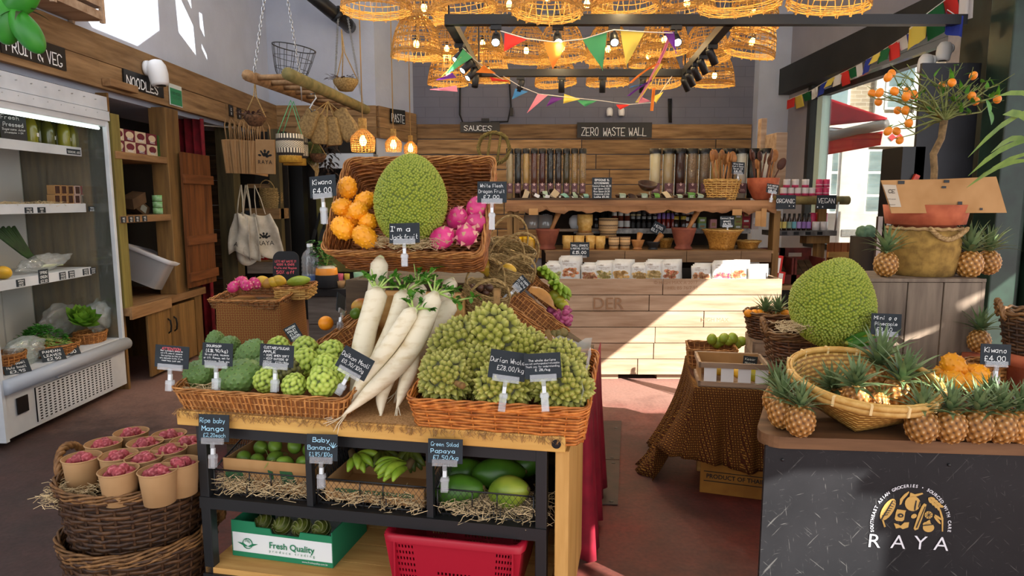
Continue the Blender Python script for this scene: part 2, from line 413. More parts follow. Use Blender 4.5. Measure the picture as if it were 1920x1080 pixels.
def sign(name, label, loc, w, h, lines, rot=(0, 0, 0), clip=.06, group=None, lm=None, tilt=0, cat='price sign', extra=None, th=.003, **k):
    """board centred on loc, facing -y before rot"""
    rot = rot if hasattr(rot, '__len__') else (tilt, 0, rot)
    e = E(name, label, cat, loc, rot, group)
    B(False).box((0, 0, 0), (w, th, h)).obj('board', SLATE, e, bevel=.001)
    if isinstance(lines, list) and lines: letters(e, lines, w, h*(.86 if clip else 1), -th/2-.0012, lm, **k)
    if clip and e.children[1:]: e.children[1].location.z = h*.06
    if extra: extra(e, w, h)
    if clip:
        clip_mesh(w, clip).obj('clip', CLIP, e, (0, -th/2-.003, -h/2))
        B(False).box((0, 0, 0), (.012, .011, .022)).obj('clip_neck', NECK, e, (0, -th/2-.003, -h/2-.034))
    return e
# ------------------------------------------------------------------ the setting
def floor_mat():
    t = Nt('painted_concrete'); co = t.coord()
    big = t.noise(co, .9, 5, .6); fine = t.noise(co, 45, 3); mid = t.noise(co, 5, 5, .65)
    sp = t.n('ShaderNodeSeparateXYZ'); t.l(co, sp.inputs[0])
    c = t.ramp(big, [(.36, lin('#4d2e26')), (.5, lin('#652c22')), (.64, lin('#7c261b'))])
    # bare asphalt where the red paint stops, left of the display table
    w = t.math('ADD', t.math('ADD', sp.outputs[0], t.math('MULTIPLY', sp.outputs[1], .3)), t.math('MULTIPLY', big, 1.4))
    edge = t.ramp(w, [(.2, (1, 1, 1, 1)), (.55, (0, 0, 0, 1))])
    c = t.mix(t.math('MULTIPLY', edge, .75), c, lin('#3b3532'))
    c = t.mix(.6, c, t.ramp(mid, [(.3, (.45, .45, .45, 1)), (.6, (1.1, 1.1, 1.1, 1))]), 'MULTIPLY')
    c = t.mix(.5, c, t.ramp(fine, [(.35, (.6, .6, .6, 1)), (.65, (1.2, 1.2, 1.2, 1))]), 'MULTIPLY')
    worn = t.ramp(t.math('ADD', t.math('MULTIPLY', sp.outputs[1], .1), t.math('MULTIPLY', mid, .12)), [(.5, (0, 0, 0, 1)), (.6, (1, 1, 1, 1))]); c = t.mix(t.math('MULTIPLY', worn, .8), c, t.mix(.5, lin('#8c6a5e'), t.ramp(fine, [(.35, (.7, .7, .7, 1)), (.65, (1.2, 1.2, 1.2, 1))]), 'MULTIPLY'))  # wear plus sunlit brightness put into the colour, paler towards the rack
    t.l(c, t.b.inputs['Base Color']); t.b.inputs['Roughness'].default_value = .72; t.bump(fine, .25, .004); return t.m
def paint_wall(name, col, brick=False):
    t = Nt(name); co = t.coord(); n1 = t.noise(co, 2.5, 5); n2 = t.noise(co, 30, 3)
    c = t.mix(.35, lin(col), t.ramp(n1, [(.35, (.75, .76, .78, 1)), (.65, (1.05, 1.05, 1.05, 1))]), 'MULTIPLY')
    h = n2
    if brick:
        br = t.n('ShaderNodeTexBrick'); br.inputs['Scale'].default_value = 1; br.inputs['Brick Width'].default_value = .44; br.inputs['Row Height'].default_value = .15; br.inputs['Mortar Size'].default_value = .006; br.inputs['Mortar Smooth'].default_value = .6
        br.inputs['Color1'].default_value = (1, 1, 1, 1); br.inputs['Color2'].default_value = (.93, .93, .94, 1); br.inputs['Mortar'].default_value = (.7, .7, .72, 1)
        sp = t.n('ShaderNodeSeparateXYZ'); t.l(co, sp.inputs[0]); cb = t.n('ShaderNodeCombineXYZ'); t.l(sp.outputs[0], cb.inputs[0]); t.l(sp.outputs[2], cb.inputs[1]); t.l(cb.outputs[0], br.inputs['Vector'])
        c = t.mix(.8, c, br.outputs['Color'], 'MULTIPLY'); h = t.math('ADD', br.outputs['Color'], t.math('MULTIPLY', n2, .4))
    t.l(c, t.b.inputs['Base Color']); t.b.inputs['Roughness'].default_value = .75; t.bump(h, .35, .006); return t.m
BLUEW = paint_wall('blue_white_paint', '#b9c1d2')
GREYB = paint_wall('grey_painted_brick', '#6f717f', True)
def wallbox(name, x0, x1, y0, y1, z0, z1, m): return struct(B(False).bx(x0, x1, y0, y1, z0, z1).obj(name, m))
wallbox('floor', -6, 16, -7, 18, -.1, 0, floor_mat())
# bulkhead wall above the left shop units, with a pilaster
o = B(False).bx(-4.3, -3.36, 1, 9.5, 2.45, 5).bx(-3.37, -3.3, 1, 6.55, 2.86, 5).bx(-4.35, -4.15, 1, 9.7, 0, 2.45); struct(o.obj('wall_left', BLUEW))
wallbox('wall_back_left', -4.3, -1.89, 9.5, 9.7, 0, 5, BLUEW)
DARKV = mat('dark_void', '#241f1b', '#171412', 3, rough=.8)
o = B(False); o.poly([(-1.89, 9.5, 0), (-1.5, 10.4, 0), (-1.7, 10.5, 0), (-2.1, 9.7, 0)], (0, 0, 5)); struct(o.obj('wall_return', BLUEW))
wallbox('wall_back', -1.75, 4.4, 10.4, 10.6, 0, 5, GREYB)
# pier at the end of the back wall, before the window corner
wallbox('pillar_back', 3.66, 4.4, 10.2, 10.41, 0, 5, BLUEW)
# plank fascia around the left side
def planks(name, x0, x1, z0, z1, rows, m, th=.03, axis='x', seed=1, lens=(.9, 2.2), gap=.004):
    rr = random.Random(seed); b = B(False); h = (z1-z0)/rows
    for r in range(rows):
        x = x0
        while x < x1-.01:
            L = min(rr.uniform(*lens), x1-x)
            if x1-x-L < .25: L = x1-x
            t = th+rr.uniform(-.004, .004)
            b.bx(x+gap/2, x+L-gap/2, -t, 0, z0+r*h+gap/2, z0+(r+1)*h-gap/2); x += L
    return b
def plank_obj(name, b, m, loc, rz=0): return struct(b.obj(name, m, None, loc, rz, bevel=.003))
plank_obj('trim_left', planks('', 0, 8.0, 2.48, 2.9, 2, OAK, .05, seed=3, lens=(1.6, 2.8)), OAK, (-3.3, 1.5, 0), PI/2)
plank_obj('trim_back_left', planks('', 0, 1.46, 2.46, 2.9, 3, OAK, .05, seed=5), OAK, (-3.34, 9.5, 0))
plank_obj('trim_return', planks('', 0, .98, 2.46, 2.9, 3, OAK, .05, seed=8), OAK, (-1.885, 9.5, 0), math.atan2(.9, .39))
BACKP = wood('back_plank', '#a07f58', '#5d4429', 0, 4, isl=.25)
plank_obj('trim_back', planks('', 0, 5.1, .7, 2.75, 9, BACKP, .04, seed=12, lens=(1.2, 3.4), gap=.012), BACKP, (-1.45, 10.4, 0))
# dark sheets standing for the shade of the open kitchen end, past the counter
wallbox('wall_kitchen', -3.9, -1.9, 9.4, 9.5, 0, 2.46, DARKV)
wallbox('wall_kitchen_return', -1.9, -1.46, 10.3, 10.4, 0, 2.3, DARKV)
# right wall: light paint above a black beam, wide window below
o = B(False).bx(4.12, 4.4, 4.6, 10.4, 3.5, 5).bx(4.12, 4.4, 9.45, 10.4, 0, 3.2).bx(4.12, 4.4, 6.4, 9.45, 0, 1.0); struct(o.obj('wall_right', paint_wall('grey_wall_paint', '#8d8b94')))
GREENB = mat('black_green_paint', '#1b2a22', '#10180f', 5, rough=.45)
struct(B(False).bx(3.96, 4.42, 4.6, 10.2, 3.15, 3.52).obj('beam_right', mat('black_paint', '#131413', '#1d1d1b', 4, rough=.5)))
e = B(False).bx(4.1, 4.2, 6.3, 9.45, 2.97, 3.04).bx(4.08, 4.22, 9.36, 9.46, 1.0, 3.15).bx(4.1, 4.22, 6.3, 9.4, .96, 1.03).obj('window_1', mat('black_paint', '#131413')); struct(e)
struct(B(False).bx(4.1, 4.2, 9.05, 9.2, 1.03, 2.97).obj('window_frame', mat('pale_green_paint', '#b9d3cb', rough=.5), e))
struct(B(False).bx(4.14, 4.15, 6.35, 9.36, 1.03, 3.15).obj('window_glass', GLASS, e))
wallbox('pillar_white', 4.0, 4.4, 6.1, 6.36, 0, 5, mat('grey_white_paint', '#c3bebd', '#aaa6a6', 6, rough=.7))
wallbox('pillar_black', 3.95, 4.4, 5.6, 6.1, 0, 5, GREENB)
# dark green cast column at the entrance, with fluting, and the door jamb beside it
b = B(False)
for i, (x, w, d) in enumerate(((3.66, .2, .26), (3.85, .07, .17), (3.94, .07, .29), (4.02, .13, .34))): b.bx(x, x+w, 5.2-d/2, 5.2+d/2, 0, 5)
struct(b.obj('pillar_green', mat('dark_green_paint', '#22382b', '#16241b', 5, rough=.4), bevel=.01))
wallbox('beam_entrance', 2.62, 3.3, 3.0, 3.25, 2.55, 2.8, mat('brown_board', '#54432f', '#3b2f21', 6, rough=.7)).rotation_euler = (0, 0, 0)
# ------------------------------------------------------------------ unseen market roof masking the sun, its holes shaped to throw sun patches
ROOFZ = 5.0
def up(p):                 # where the sun's ray to p crosses the roof
    k = (ROOFZ-p[2])/SUN.z; return (p[0]+SUN.x*k*-1*-1, p[1]+SUN.y*k)
def up(p):
    k = (ROOFZ-p[2])/SUN.z; return (p[0]+SUN.x*k, p[1]+SUN.y*k)
def on_plane(px, py, p0, n):
    d = ray(px, py); o = Vector((0, 0, CAMZ)); n = Vector(n); return o+d*((Vector(p0)-o).dot(n)/d.dot(n))
BOX0, BOXA = atz(1437, 815, .78), rad(-4.8)      # front left top corner of the logo counter, and its turn
BOXN = (math.sin(BOXA)*-1*-1, -math.cos(BOXA), 0)
HOLES = []  # openings back-projected from the wanted sun patches
HOLES.append([(6.6, -1.15), (6.64, 1.3), (7.3, 1.3), (8.3, .3), (8.3, -1.15)])                        # counter front and the floor before it
HOLES.append([up(on_plane(x, y, BOX0, BOXN)) for x, y in ((1400, 915), (1490, 884), (1655, 884), (1595, 925), (1680, 935), (1632, 1000), (1664, 1000), (1650, 1110), (1380, 1110))])
HOLES.append([up(at(x, y, 3.0)) for x, y in ((1785, 572), (1850, 543), (1850, 563), (1795, 597))])
HOLES.append([up(at(x, y, 3.0)) for x, y in ((1672, 640), (1778, 607), (1778, 614), (1706, 658), (1668, 665))])
HOLES.append([up(at(x, y, 2.4)) for x, y in ((1600, 720), (1700, 700), (1752, 715), (1750, 770), (1670, 800), (1590, 770))])
HOLES.append([up((-3.3, y, z)) for y, z in ((3.2, 2.92), (6.1, 2.92), (6.5, 3.15), (6.52, 4.7), (3.2, 4.7))])
HOLES.append([up((-3.36, y, z)) for y, z in ((7.0, 3.25), (7.35, 3.1), (7.25, 4.4), (6.9, 4.4))])
HOLES.append([up((-3.36, y, z)) for y, z in ((7.5, 3.2), (7.62, 3.1), (7.55, 3.6), (7.48, 3.6))])
HOLES.append([up(atz(x, y, 0)) for x, y in ((1040, 1064), (1100, 1072), (1180, 1150), (1030, 1150))])
from mathutils.geometry import delaunay_2d_cdt, intersect_point_tri_2d
outer = [(-4.4, -4.3), (8.6, -4.3), (8.6, 6.5), (4.4, 10.6), (-4.4, 10.6)]
loops = [outer]+HOLES; V2 = [Vector(p) for l in loops for p in l]; E2 = []; k0 = 0
for l in loops: E2 += [(k0+i, k0+(i+1) % len(l)) for i in range(len(l))]; k0 += len(l)
cv, _, cf, *_ = delaunay_2d_cdt(V2, E2, [], 0, 1e-5)
def inside(p, l): return sum((l[i][1] > p.y) != (l[i-1][1] > p.y) and p.x < (l[i-1][0]-l[i][0])*(p.y-l[i][1])/(l[i-1][1]-l[i][1])+l[i][0] for i in range(len(l))) % 2
tri = [f for f in cf if (lambda c: inside(c, outer) and not any(inside(c, h) for h in HOLES))(sum((cv[i] for i in f), Vector((0, 0)))/3)]
b = B(False); b.add([(p.x, p.y, ROOFZ) for p in cv], np.array(tri)); b.add([(p.x, p.y, ROOFZ+.03) for p in cv], np.array(tri)[:, ::-1])
struct(b.obj('ceiling', mat('sun_mask_roof_sheet', '#d9dbdc', rough=.6, transl=.25)))  # unseen sheet that shades the shop, translucent for soft fill
b = B(False)
for y in (4.9, 5.6): b.bx(-3.3, -.4, y, y+.06, 4.86, 4.97)
struct(b.obj('beam_roof', GREENB))
# ------------------------------------------------------------------ builders: wickerwork
ORD = 'first second third fourth fifth sixth seventh eighth ninth tenth eleventh twelfth thirteenth fourteenth fifteenth sixteenth seventeenth eighteenth nineteenth twentieth'.split()+['number %d' % i for i in range(21, 60)]
def outline(shape, N):
    kind, w, d = shape[:3]
    if kind == 'oval':
        a = np.arange(N)/N*2*PI; p = np.stack([w/2*np.cos(a), d/2*np.sin(a)], 1)
    else:
        r = shape[3] if len(shape) > 3 else min(w, d)*.12; c = []
        for cx, cy, a0 in ((w/2-r, d/2-r, 0), (-w/2+r, d/2-r, 90), (-w/2+r, -d/2+r, 180), (w/2-r, -d/2+r, 270)):
            for k in range(7): a = rad(a0+15*k); c.append((cx+r*math.cos(a), cy+r*math.sin(a)))
        c = np.array(c+[c[0]]); L = np.concatenate([[0], np.cumsum(np.linalg.norm(np.diff(c, axis=0), axis=1))])
        s = np.arange(N)/N*L[-1]; p = np.stack([np.interp(s, L, c[:, 0]), np.interp(s, L, c[:, 1])], 1)
    t = np.roll(p, -1, 0)-np.roll(p, 1, 0); t /= np.linalg.norm(t, axis=1)[:, None]+1e-9
    return p, np.stack([t[:, 1], -t[:, 0]], 1)
def weave(b, shape, h, flare, nst, rows, rw, rs, style='h', bulge=0, z0=0, dense=()):
    N = nst*2; p, n = outline(shape, N); i = np.arange(N)
    sc = lambda z: 1+flare*(z/h)+bulge*math.sin(PI*z/h)
    amp = rw*.8 if style == 'h' else rs*.7
    zs = [(j+.5)/rows*h for j in range(rows)]
    for j, z in enumerate(zs):
        off = amp*np.cos(PI*i/2+PI*j)
        q = p*sc(z)+n*off[:, None]; zz = z0+z+NR.uniform(-1, 1, N)*rw*.35
        b.tube(np.column_stack([q, zz]), rw*NR.uniform(.85, 1.15), 4, closed=True)
    for k in range(nst):
        pts = []
        for z in np.linspace(0, h, 5 if style == 'h' else 7):
            m = 2*k; o = 0 if style == 'h' else rs*.6*math.cos(PI*k+z/h*rows*PI)
            q = p[m]*sc(z)+n[m]*o; pts.append((q[0], q[1], z0+z))
        b.tube(pts, rs, 4, cap=False)
def rim_rope(b, shape, scale, z, r, strands=3, turns=None, zfn=None):
    N = 160; p, n = outline(shape, N); p = p*scale; t = np.arange(N)/N
    L = np.linalg.norm(np.diff(p, axis=0), axis=1).sum(); turns = turns or int(L/(r*26))
    for k in range(strands):
        ph = 2*PI*(turns*t+k/strands)
        q = p+n*(r*.85*np.cos(ph))[:, None]; zz = z+r*.85*np.sin(ph)+(zfn(p) if zfn else 0)
        b.tube(np.column_stack([q, zz+.25*r*np.sin(t*90+k)]), r*.6, 5, closed=True)
def liner(b, shape, h, flare, t=.004, bulge=0):
    p, n = outline(shape, 48); zs = np.linspace(0, h, 4)
    P = np.array([np.column_stack([p*(1+flare*z/h+bulge*math.sin(PI*z/h))-n*t, np.full(48, z)]) for z in zs]); b.grid(P, False, True)
    m = len(p); b.add(np.column_stack([p, np.full(m, .002)]), [list(range(m))]); b.add(np.column_stack([p, np.full(m, 0)]), [list(range(m))[::-1]])
def basket(name, label, shape, h, loc=(0, 0, 0), rot=0, flare=.15, nst=40, rows=10, mats=(WICK, WICKI, WICKR), style='h', rw=None, rs=None, rim=.01, bulge=0, handles=(), group=None, cat='basket', hr=.011, hh=.1, liner_on=True, extra=0, floor=False):
    e = E(name, label, cat, loc, rot, group)
    rw = rw or h/rows*.5; rs = rs or rw*.9
    b = B(); weave(b, shape, h, flare, nst, rows, rw, rs, style, bulge); b.mi = 1
    if liner_on: liner(b, shape, h, flare, rw*.1, bulge)
    if floor:
        b.mi = 0; w, d = shape[1], shape[2]; k = int(d/(2.1*rw))
        for j in range(k): y = -d/2+d*(j+.5)/k; x = np.linspace(-w/2, w/2, 61); b.tube(np.column_stack([x, np.full(61, y)+NR.uniform(-.2, .2, 61)*rw, .006+rw*.7*np.cos(PI*(np.arange(61)/2+j))]), rw, 4)
    b.obj('woven_body', list(mats[:2]), e)
    b = B(); rim_rope(b, shape, 1+flare, h, rim)
    for k in range(extra): rim_rope(b, shape, 1+flare*(1-(k+1)*rim*1.8/h), h-(k+1)*rim*1.8, rim*.9)
    b.obj('rim', mats[2], e)
    for a in handles:         # rope-twisted arch handles at angle a
        w, d = shape[1]*(1+flare)/2, shape[2]*(1+flare)/2; b = B(); ca, sa = math.cos(a), math.sin(a); c = np.array([w*ca, d*sa, h-.02]); tv = np.array([-sa, ca, 0]); ov = np.array([ca, sa, 0])
        s = np.linspace(0, PI, 26); base = c+np.outer(np.cos(s)*hh*.75, tv)+np.outer(np.sin(s)*hh, [0, 0, 1])+np.outer(np.sin(s)*hh*.25, ov)
        for k in range(3):
            ph = s*7+k*2*PI/3; b.tube(base+np.outer(np.cos(ph)*hr*.7, ov)+np.outer(np.sin(ph)*hr*.7, [0, 0, 1]), hr*.75, 5)
        b.obj('handle', mats[2], e)
    return e
def straw(name, label, loc, w, d, n, rot=0, r=.0012, L=(.05, .14), h=.02, curl=1.0, cat='straw', m=None, par=None):
    b = B(False)
    for _ in range(n):
        c = np.array([R.uniform(-w/2, w/2), R.uniform(-d/2, d/2), R.uniform(0, h)]); a = R.uniform(0, 2*PI); l = R.uniform(*L); k = R.uniform(-6, 6)*curl/l*.15; pts = []
        for s in np.linspace(-.5, .5, 6):
            aa = a+k*s*l*6; pts.append(c+np.array([math.cos(aa)*l*s, math.sin(aa)*l*s, .3*l*math.sin(s*PI*R.choice((1, 1, 2)))*curl*R.uniform(0, .6)]))
        b.tube(pts, r, 3, cap=False)
    o = b.obj(name, m or STRAW, par, loc, rot)
    if par is None: tag(o, label, cat); stuff(o)
    return o
# ------------------------------------------------------------------ builders: fruit and vegetables
import bmesh
ICO = {}
def ico(l):
    if l not in ICO:
        bm = bmesh.new(); bmesh.ops.create_icosphere(bm, subdivisions=l, radius=1); bm.verts.ensure_lookup_table()
        ICO[l] = (np.array([v.co[:] for v in bm.verts]), np.array([[v.index for v in f.verts] for f in bm.faces])); bm.free()
    return ICO[l][0].copy(), ICO[l][1]
def fib(n, jit=0):
    i = np.arange(n)+.5; z = 1-2*i/n; a = PI*(1+5**.5)*i; r = np.sqrt(1-z*z)
    p = np.stack([r*np.cos(a), r*np.sin(a), z], 1)+NR.normal(0, jit, (n, 3)); return p/np.linalg.norm(p, axis=1)[:, None]
def bumpy(level, n, prof, amp, radii, shape=None, jit=.02):
    v, f = ico(level); p = fib(n, jit); s = math.sqrt(4*PI/n); d = np.empty(len(v))
    for k in range(0, len(v), 4096): d[k:k+4096] = np.arccos(np.clip((v[k:k+4096]@p.T).max(1), -1, 1))/s
    h = prof(d); q = v*np.array(radii)
    if shape: q = shape(q, v)
    nrm = v/np.array(radii); nrm /= np.linalg.norm(nrm, axis=1)[:, None]
    b = B(); b.add(q+nrm*(h*amp)[:, None], f, h=h+.001); return b
LEAF = {}
def blade(b, base, dirv, up_, L, w, bend=.6, fold=.3, n=6, tip=.05, wob=0):
    """a tapering leaf that starts along dirv and bends away from up_"""
    d = Vector(dirv).normalized(); u = Vector(up_); u = (u-d*u.dot(d)).normalized(); sd = d.cross(u); p = Vector(base); P = []
    for k in range(n+1):
        s = k/n; ww = w/2*(math.sin(PI*(s*.85+.15)) if tip >= 1 else (1-s)**.7*(.75+.5*math.sin(PI*min(1, s*1.4))))
        a = -bend*s; dd = d*math.cos(a)+u*math.sin(a); uu = u*math.cos(a)-d*math.sin(a)
        e = sd*ww; P.append([p-e+uu*ww*fold, p, p+e+uu*ww*fold]); p = p+dd*(L/n)
    b.grid([[tuple(q) for q in r] for r in P])
SPIKE = lambda w, e=1.15: (lambda d: np.clip(1-d/w, 0, 1)**e)
def spiked(n, radii, hgt, wid, lobes=0, jit=.04, sides=5, shape=None, lv=4):
    """ellipsoid set with faceted pyramids"""
    v, f = ico(lv); sf = shape or (lambda q, w: q); rd = np.array(radii); lob = lambda w: (1+lobes*np.cos(5*np.arctan2(w[:, 1], w[:, 0])))[:, None]
    b = B(); b.add(sf(v*rd*lob(v), v), f, h=np.full(len(v), .06)); p = fib(n, jit); c = sf(p*rd*lob(p), p); nr = p/rd; nr /= np.linalg.norm(nr, axis=1)[:, None]
    s = math.sqrt(4*PI/n)*np.mean(rd)*wid; V = []; F = []; A = []
    for i in range(n):
        N = nr[i]; t = np.cross(N, [.3, .2, .9]); t /= np.linalg.norm(t); u = np.cross(N, t); a0 = NR.uniform(0, 6); k = len(V)
        for q in range(sides): a = a0+q*2*PI/sides; V.append(c[i]+(t*math.cos(a)+u*math.sin(a))*s-N*hgt*.12); A.append(.1)
        V.append(c[i]+N*hgt*NR.uniform(.8, 1.2)+(t*NR.uniform(-.2, .2)+u*NR.uniform(-.2, .2))*s); A.append(1); F += [[k+q, k+(q+1) % sides, k+sides] for q in range(sides)]
    b.sm = False; b.add(V, F, h=A); return b
def durian_mesh(): return spiked(270, (.1, .1, .124), .022, .84, .05).mesh('durian')
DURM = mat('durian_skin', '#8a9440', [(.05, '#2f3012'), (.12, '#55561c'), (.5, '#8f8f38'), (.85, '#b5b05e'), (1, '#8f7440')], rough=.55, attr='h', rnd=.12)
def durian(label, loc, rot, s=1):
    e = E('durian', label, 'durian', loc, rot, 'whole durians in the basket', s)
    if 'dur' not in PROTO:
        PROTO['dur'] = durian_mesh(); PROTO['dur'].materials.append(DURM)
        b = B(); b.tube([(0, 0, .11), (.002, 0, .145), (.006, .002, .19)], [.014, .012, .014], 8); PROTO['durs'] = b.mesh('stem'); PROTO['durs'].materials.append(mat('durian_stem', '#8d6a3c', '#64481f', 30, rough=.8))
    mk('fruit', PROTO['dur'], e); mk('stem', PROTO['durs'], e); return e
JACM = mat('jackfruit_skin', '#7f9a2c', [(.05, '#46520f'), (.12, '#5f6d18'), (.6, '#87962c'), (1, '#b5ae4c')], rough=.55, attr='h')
def egg(lo=.25, bx_=.0):
    def f(q, v):
        k = 1-lo*np.clip(v[:, 2], 0, 1)**1.3; q = q.copy(); q[:, 0] *= k; q[:, 1] *= k; q[:, 0] += bx_*(v[:, 2]**2); return q
    return f
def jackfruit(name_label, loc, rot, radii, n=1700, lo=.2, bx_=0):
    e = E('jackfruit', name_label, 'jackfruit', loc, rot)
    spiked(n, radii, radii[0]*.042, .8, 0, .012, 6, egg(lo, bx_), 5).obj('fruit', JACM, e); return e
KIWM = mat('kiwano_skin', '#f08a12', [(0, '#f2a01c'), (.25, '#f5aa2a'), (.6, '#e88a14'), (1, '#9a5410')], rough=.4, attr='h', rnd=.1)
def kiwano_mesh(): return bumpy(5, 60, SPIKE(.24, 1.0), .006, (.034, .034, .043), None, .08).mesh('kiwano')
def simple(key, name, maker, m, label, cat, loc, rot=(0, 0, 0), s=1, group=None):   # one-mesh fruit sharing data
    if key not in PROTO: PROTO[key] = maker(); PROTO[key].materials.append(m)
    o = mk(name, PROTO[key], None, loc, rot, scale=s); return tag(o, label, cat, group)
def kiwano(label, loc, rot, s=1, group='kiwanos in the tilted basket'): return simple('kiw', 'kiwano', kiwano_mesh, KIWM, label, 'kiwano', loc, rot, s, group)
SOUM = mat('soursop_skin', '#4a6b34', [(0, '#5c7a40'), (.2, '#6b8745'), (.6, '#3a5226'), (1, '#20301a')], rough=.5, attr='h', rnd=.15)
def soursop(label, loc, rot, s=1): return simple('sou', 'soursop', lambda: bumpy(5, 150, SPIKE(.3, 1), .0075, (.056, .056, .075), egg(.2), .05).mesh('soursop'), SOUM, label, 'soursop', loc, rot, s, 'soursops in the left basket')
CUSM = mat('custard_apple_skin', '#9db13f', [(0, '#46501a'), (.3, '#7d9130'), (.75, '#a6ba48'), (1, '#b9c860')], rough=.5, attr='h', rnd=.14)
CUSMD = mat('dark_custard_apple_skin', '#4d4a22', [(0, '#26220f'), (.5, '#4d4a22'), (1, '#6a6632')], rough=.5, attr='h')
def custard(label, loc, rot, s=1, dark=False):
    k = 'cusd' if dark else 'cus'
    return simple(k, 'custard_apple', lambda: bumpy(5, 85, lambda d: np.sqrt(np.clip(1-(d/.6)**2, 0, 1)), .009, (.045, .045, .047), egg(.25), .05).mesh('custard_apple'), CUSMD if dark else CUSM, label, 'custard apple', loc, rot, s, 'custard apples in the left basket')
LYCM = mat('lychee_skin', '#b5394a', [(0, '#7e2a33'), (.6, '#a3444b'), (1, '#c4777a')], rough=.65, attr='h', rnd=.22)
def lychee(label, loc, rot, s=1, group=None): return simple('lyc', 'lychee', lambda: bumpy(3, 90, lambda d: np.clip(1-(d/.6)**2, 0, 1), .0012, (.0185, .0185, .02), None, .05).mesh('lychee'), LYCM, label, 'lychee', loc, rot, s, group)
DRGM = mat('dragon_fruit_skin', '#c01f6b', '#d84a82', 18, rough=.4, rnd=.12)
DRGL = mat('dragon_fruit_scale', '#d97a8e', '#c9a07a', 14, rough=.5, isl=.15)
def dragon_parts():
    b = B(); b.sph((0, 0, 0), (.043, .043, .052), 20, 14); body = b.mesh('body'); body.materials.append(DRGM)
    b = B()
    for k, p in enumerate(fib(26, .06)):
        p = Vector(p); q = Vector((p.x*.042, p.y*.042, p.z*.051)); t = (Vector((0, 0, 1))-p*p.z); 
        if t.length < .25: t = Vector((R.uniform(-1, 1), R.uniform(-1, 1), .4))
        blade(b, q, t.normalized()*.95+p*.2, -p, R.uniform(.016, .026) if p.z < .75 else .034, .02, .6 if p.z < .7 else -.3, .2, 4)
    sc = b.mesh('scales'); sc.materials.append(DRGL); return body, sc
def dragon(label, loc, rot, s=1, group='dragon fruits in the tilted basket'):
    if 'drg' not in PROTO: PROTO['drg'] = dragon_parts()
    e = E('dragon_fruit', label, 'dragon fruit', loc, rot, group, s); mk('fruit', PROTO['drg'][0], e); mk('scales', PROTO['drg'][1], e); return e
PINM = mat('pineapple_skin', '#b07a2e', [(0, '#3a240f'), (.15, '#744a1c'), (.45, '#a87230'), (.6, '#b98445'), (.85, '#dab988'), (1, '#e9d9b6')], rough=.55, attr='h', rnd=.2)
PINL = mat('pineapple_leaf', '#76895a', '#4c6640', 12, isl=.25, rough=.5, transl=.12)
def pine_parts():
    sup = lambda q, v: q*(1+.12*(1-np.abs(v[:, 2])**3))[:, None]
    b = bumpy(5, 88, lambda d: .62*np.clip(1-(d/.64)**2.5, 0, 1)+.55*np.clip(1-d/.24, 0, 1), .006, (.043, .043, .056), sup, .0)
    b.A = [np.clip(a/1.1, 0, 1)+.001 for a in b.A]
    m = b.mesh('fruit'); m.materials.append(PINM); cr = []
    for seed in (1, 2, 3):
        rr = random.Random(seed); b = B()
        for k in range(34):
            a = k*2.4; s = k/34; el = .35+1.15*s; L = (.06+.085*math.sin(PI*(.25+.6*s)))*rr.uniform(.85, 1.15)
            d = Vector((math.cos(a)*math.cos(el), math.sin(a)*math.cos(el), math.sin(el)))
            blade(b, (math.cos(a)*.012*(1-s), math.sin(a)*.012*(1-s), .05+.03*s), d, (0, 0, 1), L*.92, .026*(1-.3*s), rr.uniform(.35, 1.1)*(1.1-s), .3, 6)
        c = b.mesh('crown'); c.materials.append(PINL); cr.append(c)
    return m, cr
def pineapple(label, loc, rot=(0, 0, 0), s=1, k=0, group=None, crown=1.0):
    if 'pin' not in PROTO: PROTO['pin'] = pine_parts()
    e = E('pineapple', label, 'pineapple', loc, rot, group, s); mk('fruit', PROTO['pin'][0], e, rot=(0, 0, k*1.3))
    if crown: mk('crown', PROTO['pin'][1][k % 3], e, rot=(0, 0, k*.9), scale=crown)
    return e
def ovoid(name, label, cat, loc, rot, radii, m, lo=.2, group=None, bend=0):
    key = ('ov', radii, lo, m.name)
    def mkr():
        v, f = ico(4); q = v*np.array(radii); q = egg(lo)(q, v); q[:, 0] += bend*(v[:, 2]**2); b = B(); b.add(q, f); return b.mesh(name)
    return simple(key, name, mkr, m, label, cat, loc, rot, 1, group)
BANM = mat('green_banana', '#8fa832', '#6f8f22', 25, rough=.45, isl=.12)
def hand_of_bananas(label, loc, rot, n=8, L=.11, r=.014, m=None, group=None, spread=1.6):
    e = E('banana_bunch', label, 'bananas', loc, rot, group)
    for k in range(n):
        a = (k/(n-1)-.5)*spread; row = k % 2; b = B(); t = np.linspace(0, 1, 9)
        x = np.sin(a)*t*L; y = -np.cos(a)*t*L; z = .035*np.sin(t*2.2)+row*.022
        rr = r*np.array([.35, .5, .85, 1, 1.02, 1, .9, .6, .25]); b.tube(np.column_stack([x, y, z]), rr, 7); b.obj('banana', m or BANM, e)
    b = B(); b.tube([(0, .03, .02), (0, .01, .012), (0, -.004, .004)], [.012, .016, .018], 7); b.obj('stem', mat('banana_stem', '#4a3a1c', rough=.8), e); return e
MANG = mat('green_mango', '#7a9a34', '#5d7d26', 9, rough=.4, rnd=.15)
MANY = mat('yellow_mango', '#d8a830', '#b9962a', 9, rough=.4, rnd=.12)
PAPM = mat('green_papaya', '#4f7d22', '#2c5414', 6, rough=.35, rnd=.15, lo=.3, hi=.7)
LIME = mat('lime_skin', '#a4b53f', '#8aa02f', 14, rough=.4, rnd=.15)
ORNG = mat('orange_skin', '#f0981a', '#e58810', 40, rough=.45, rnd=.08)
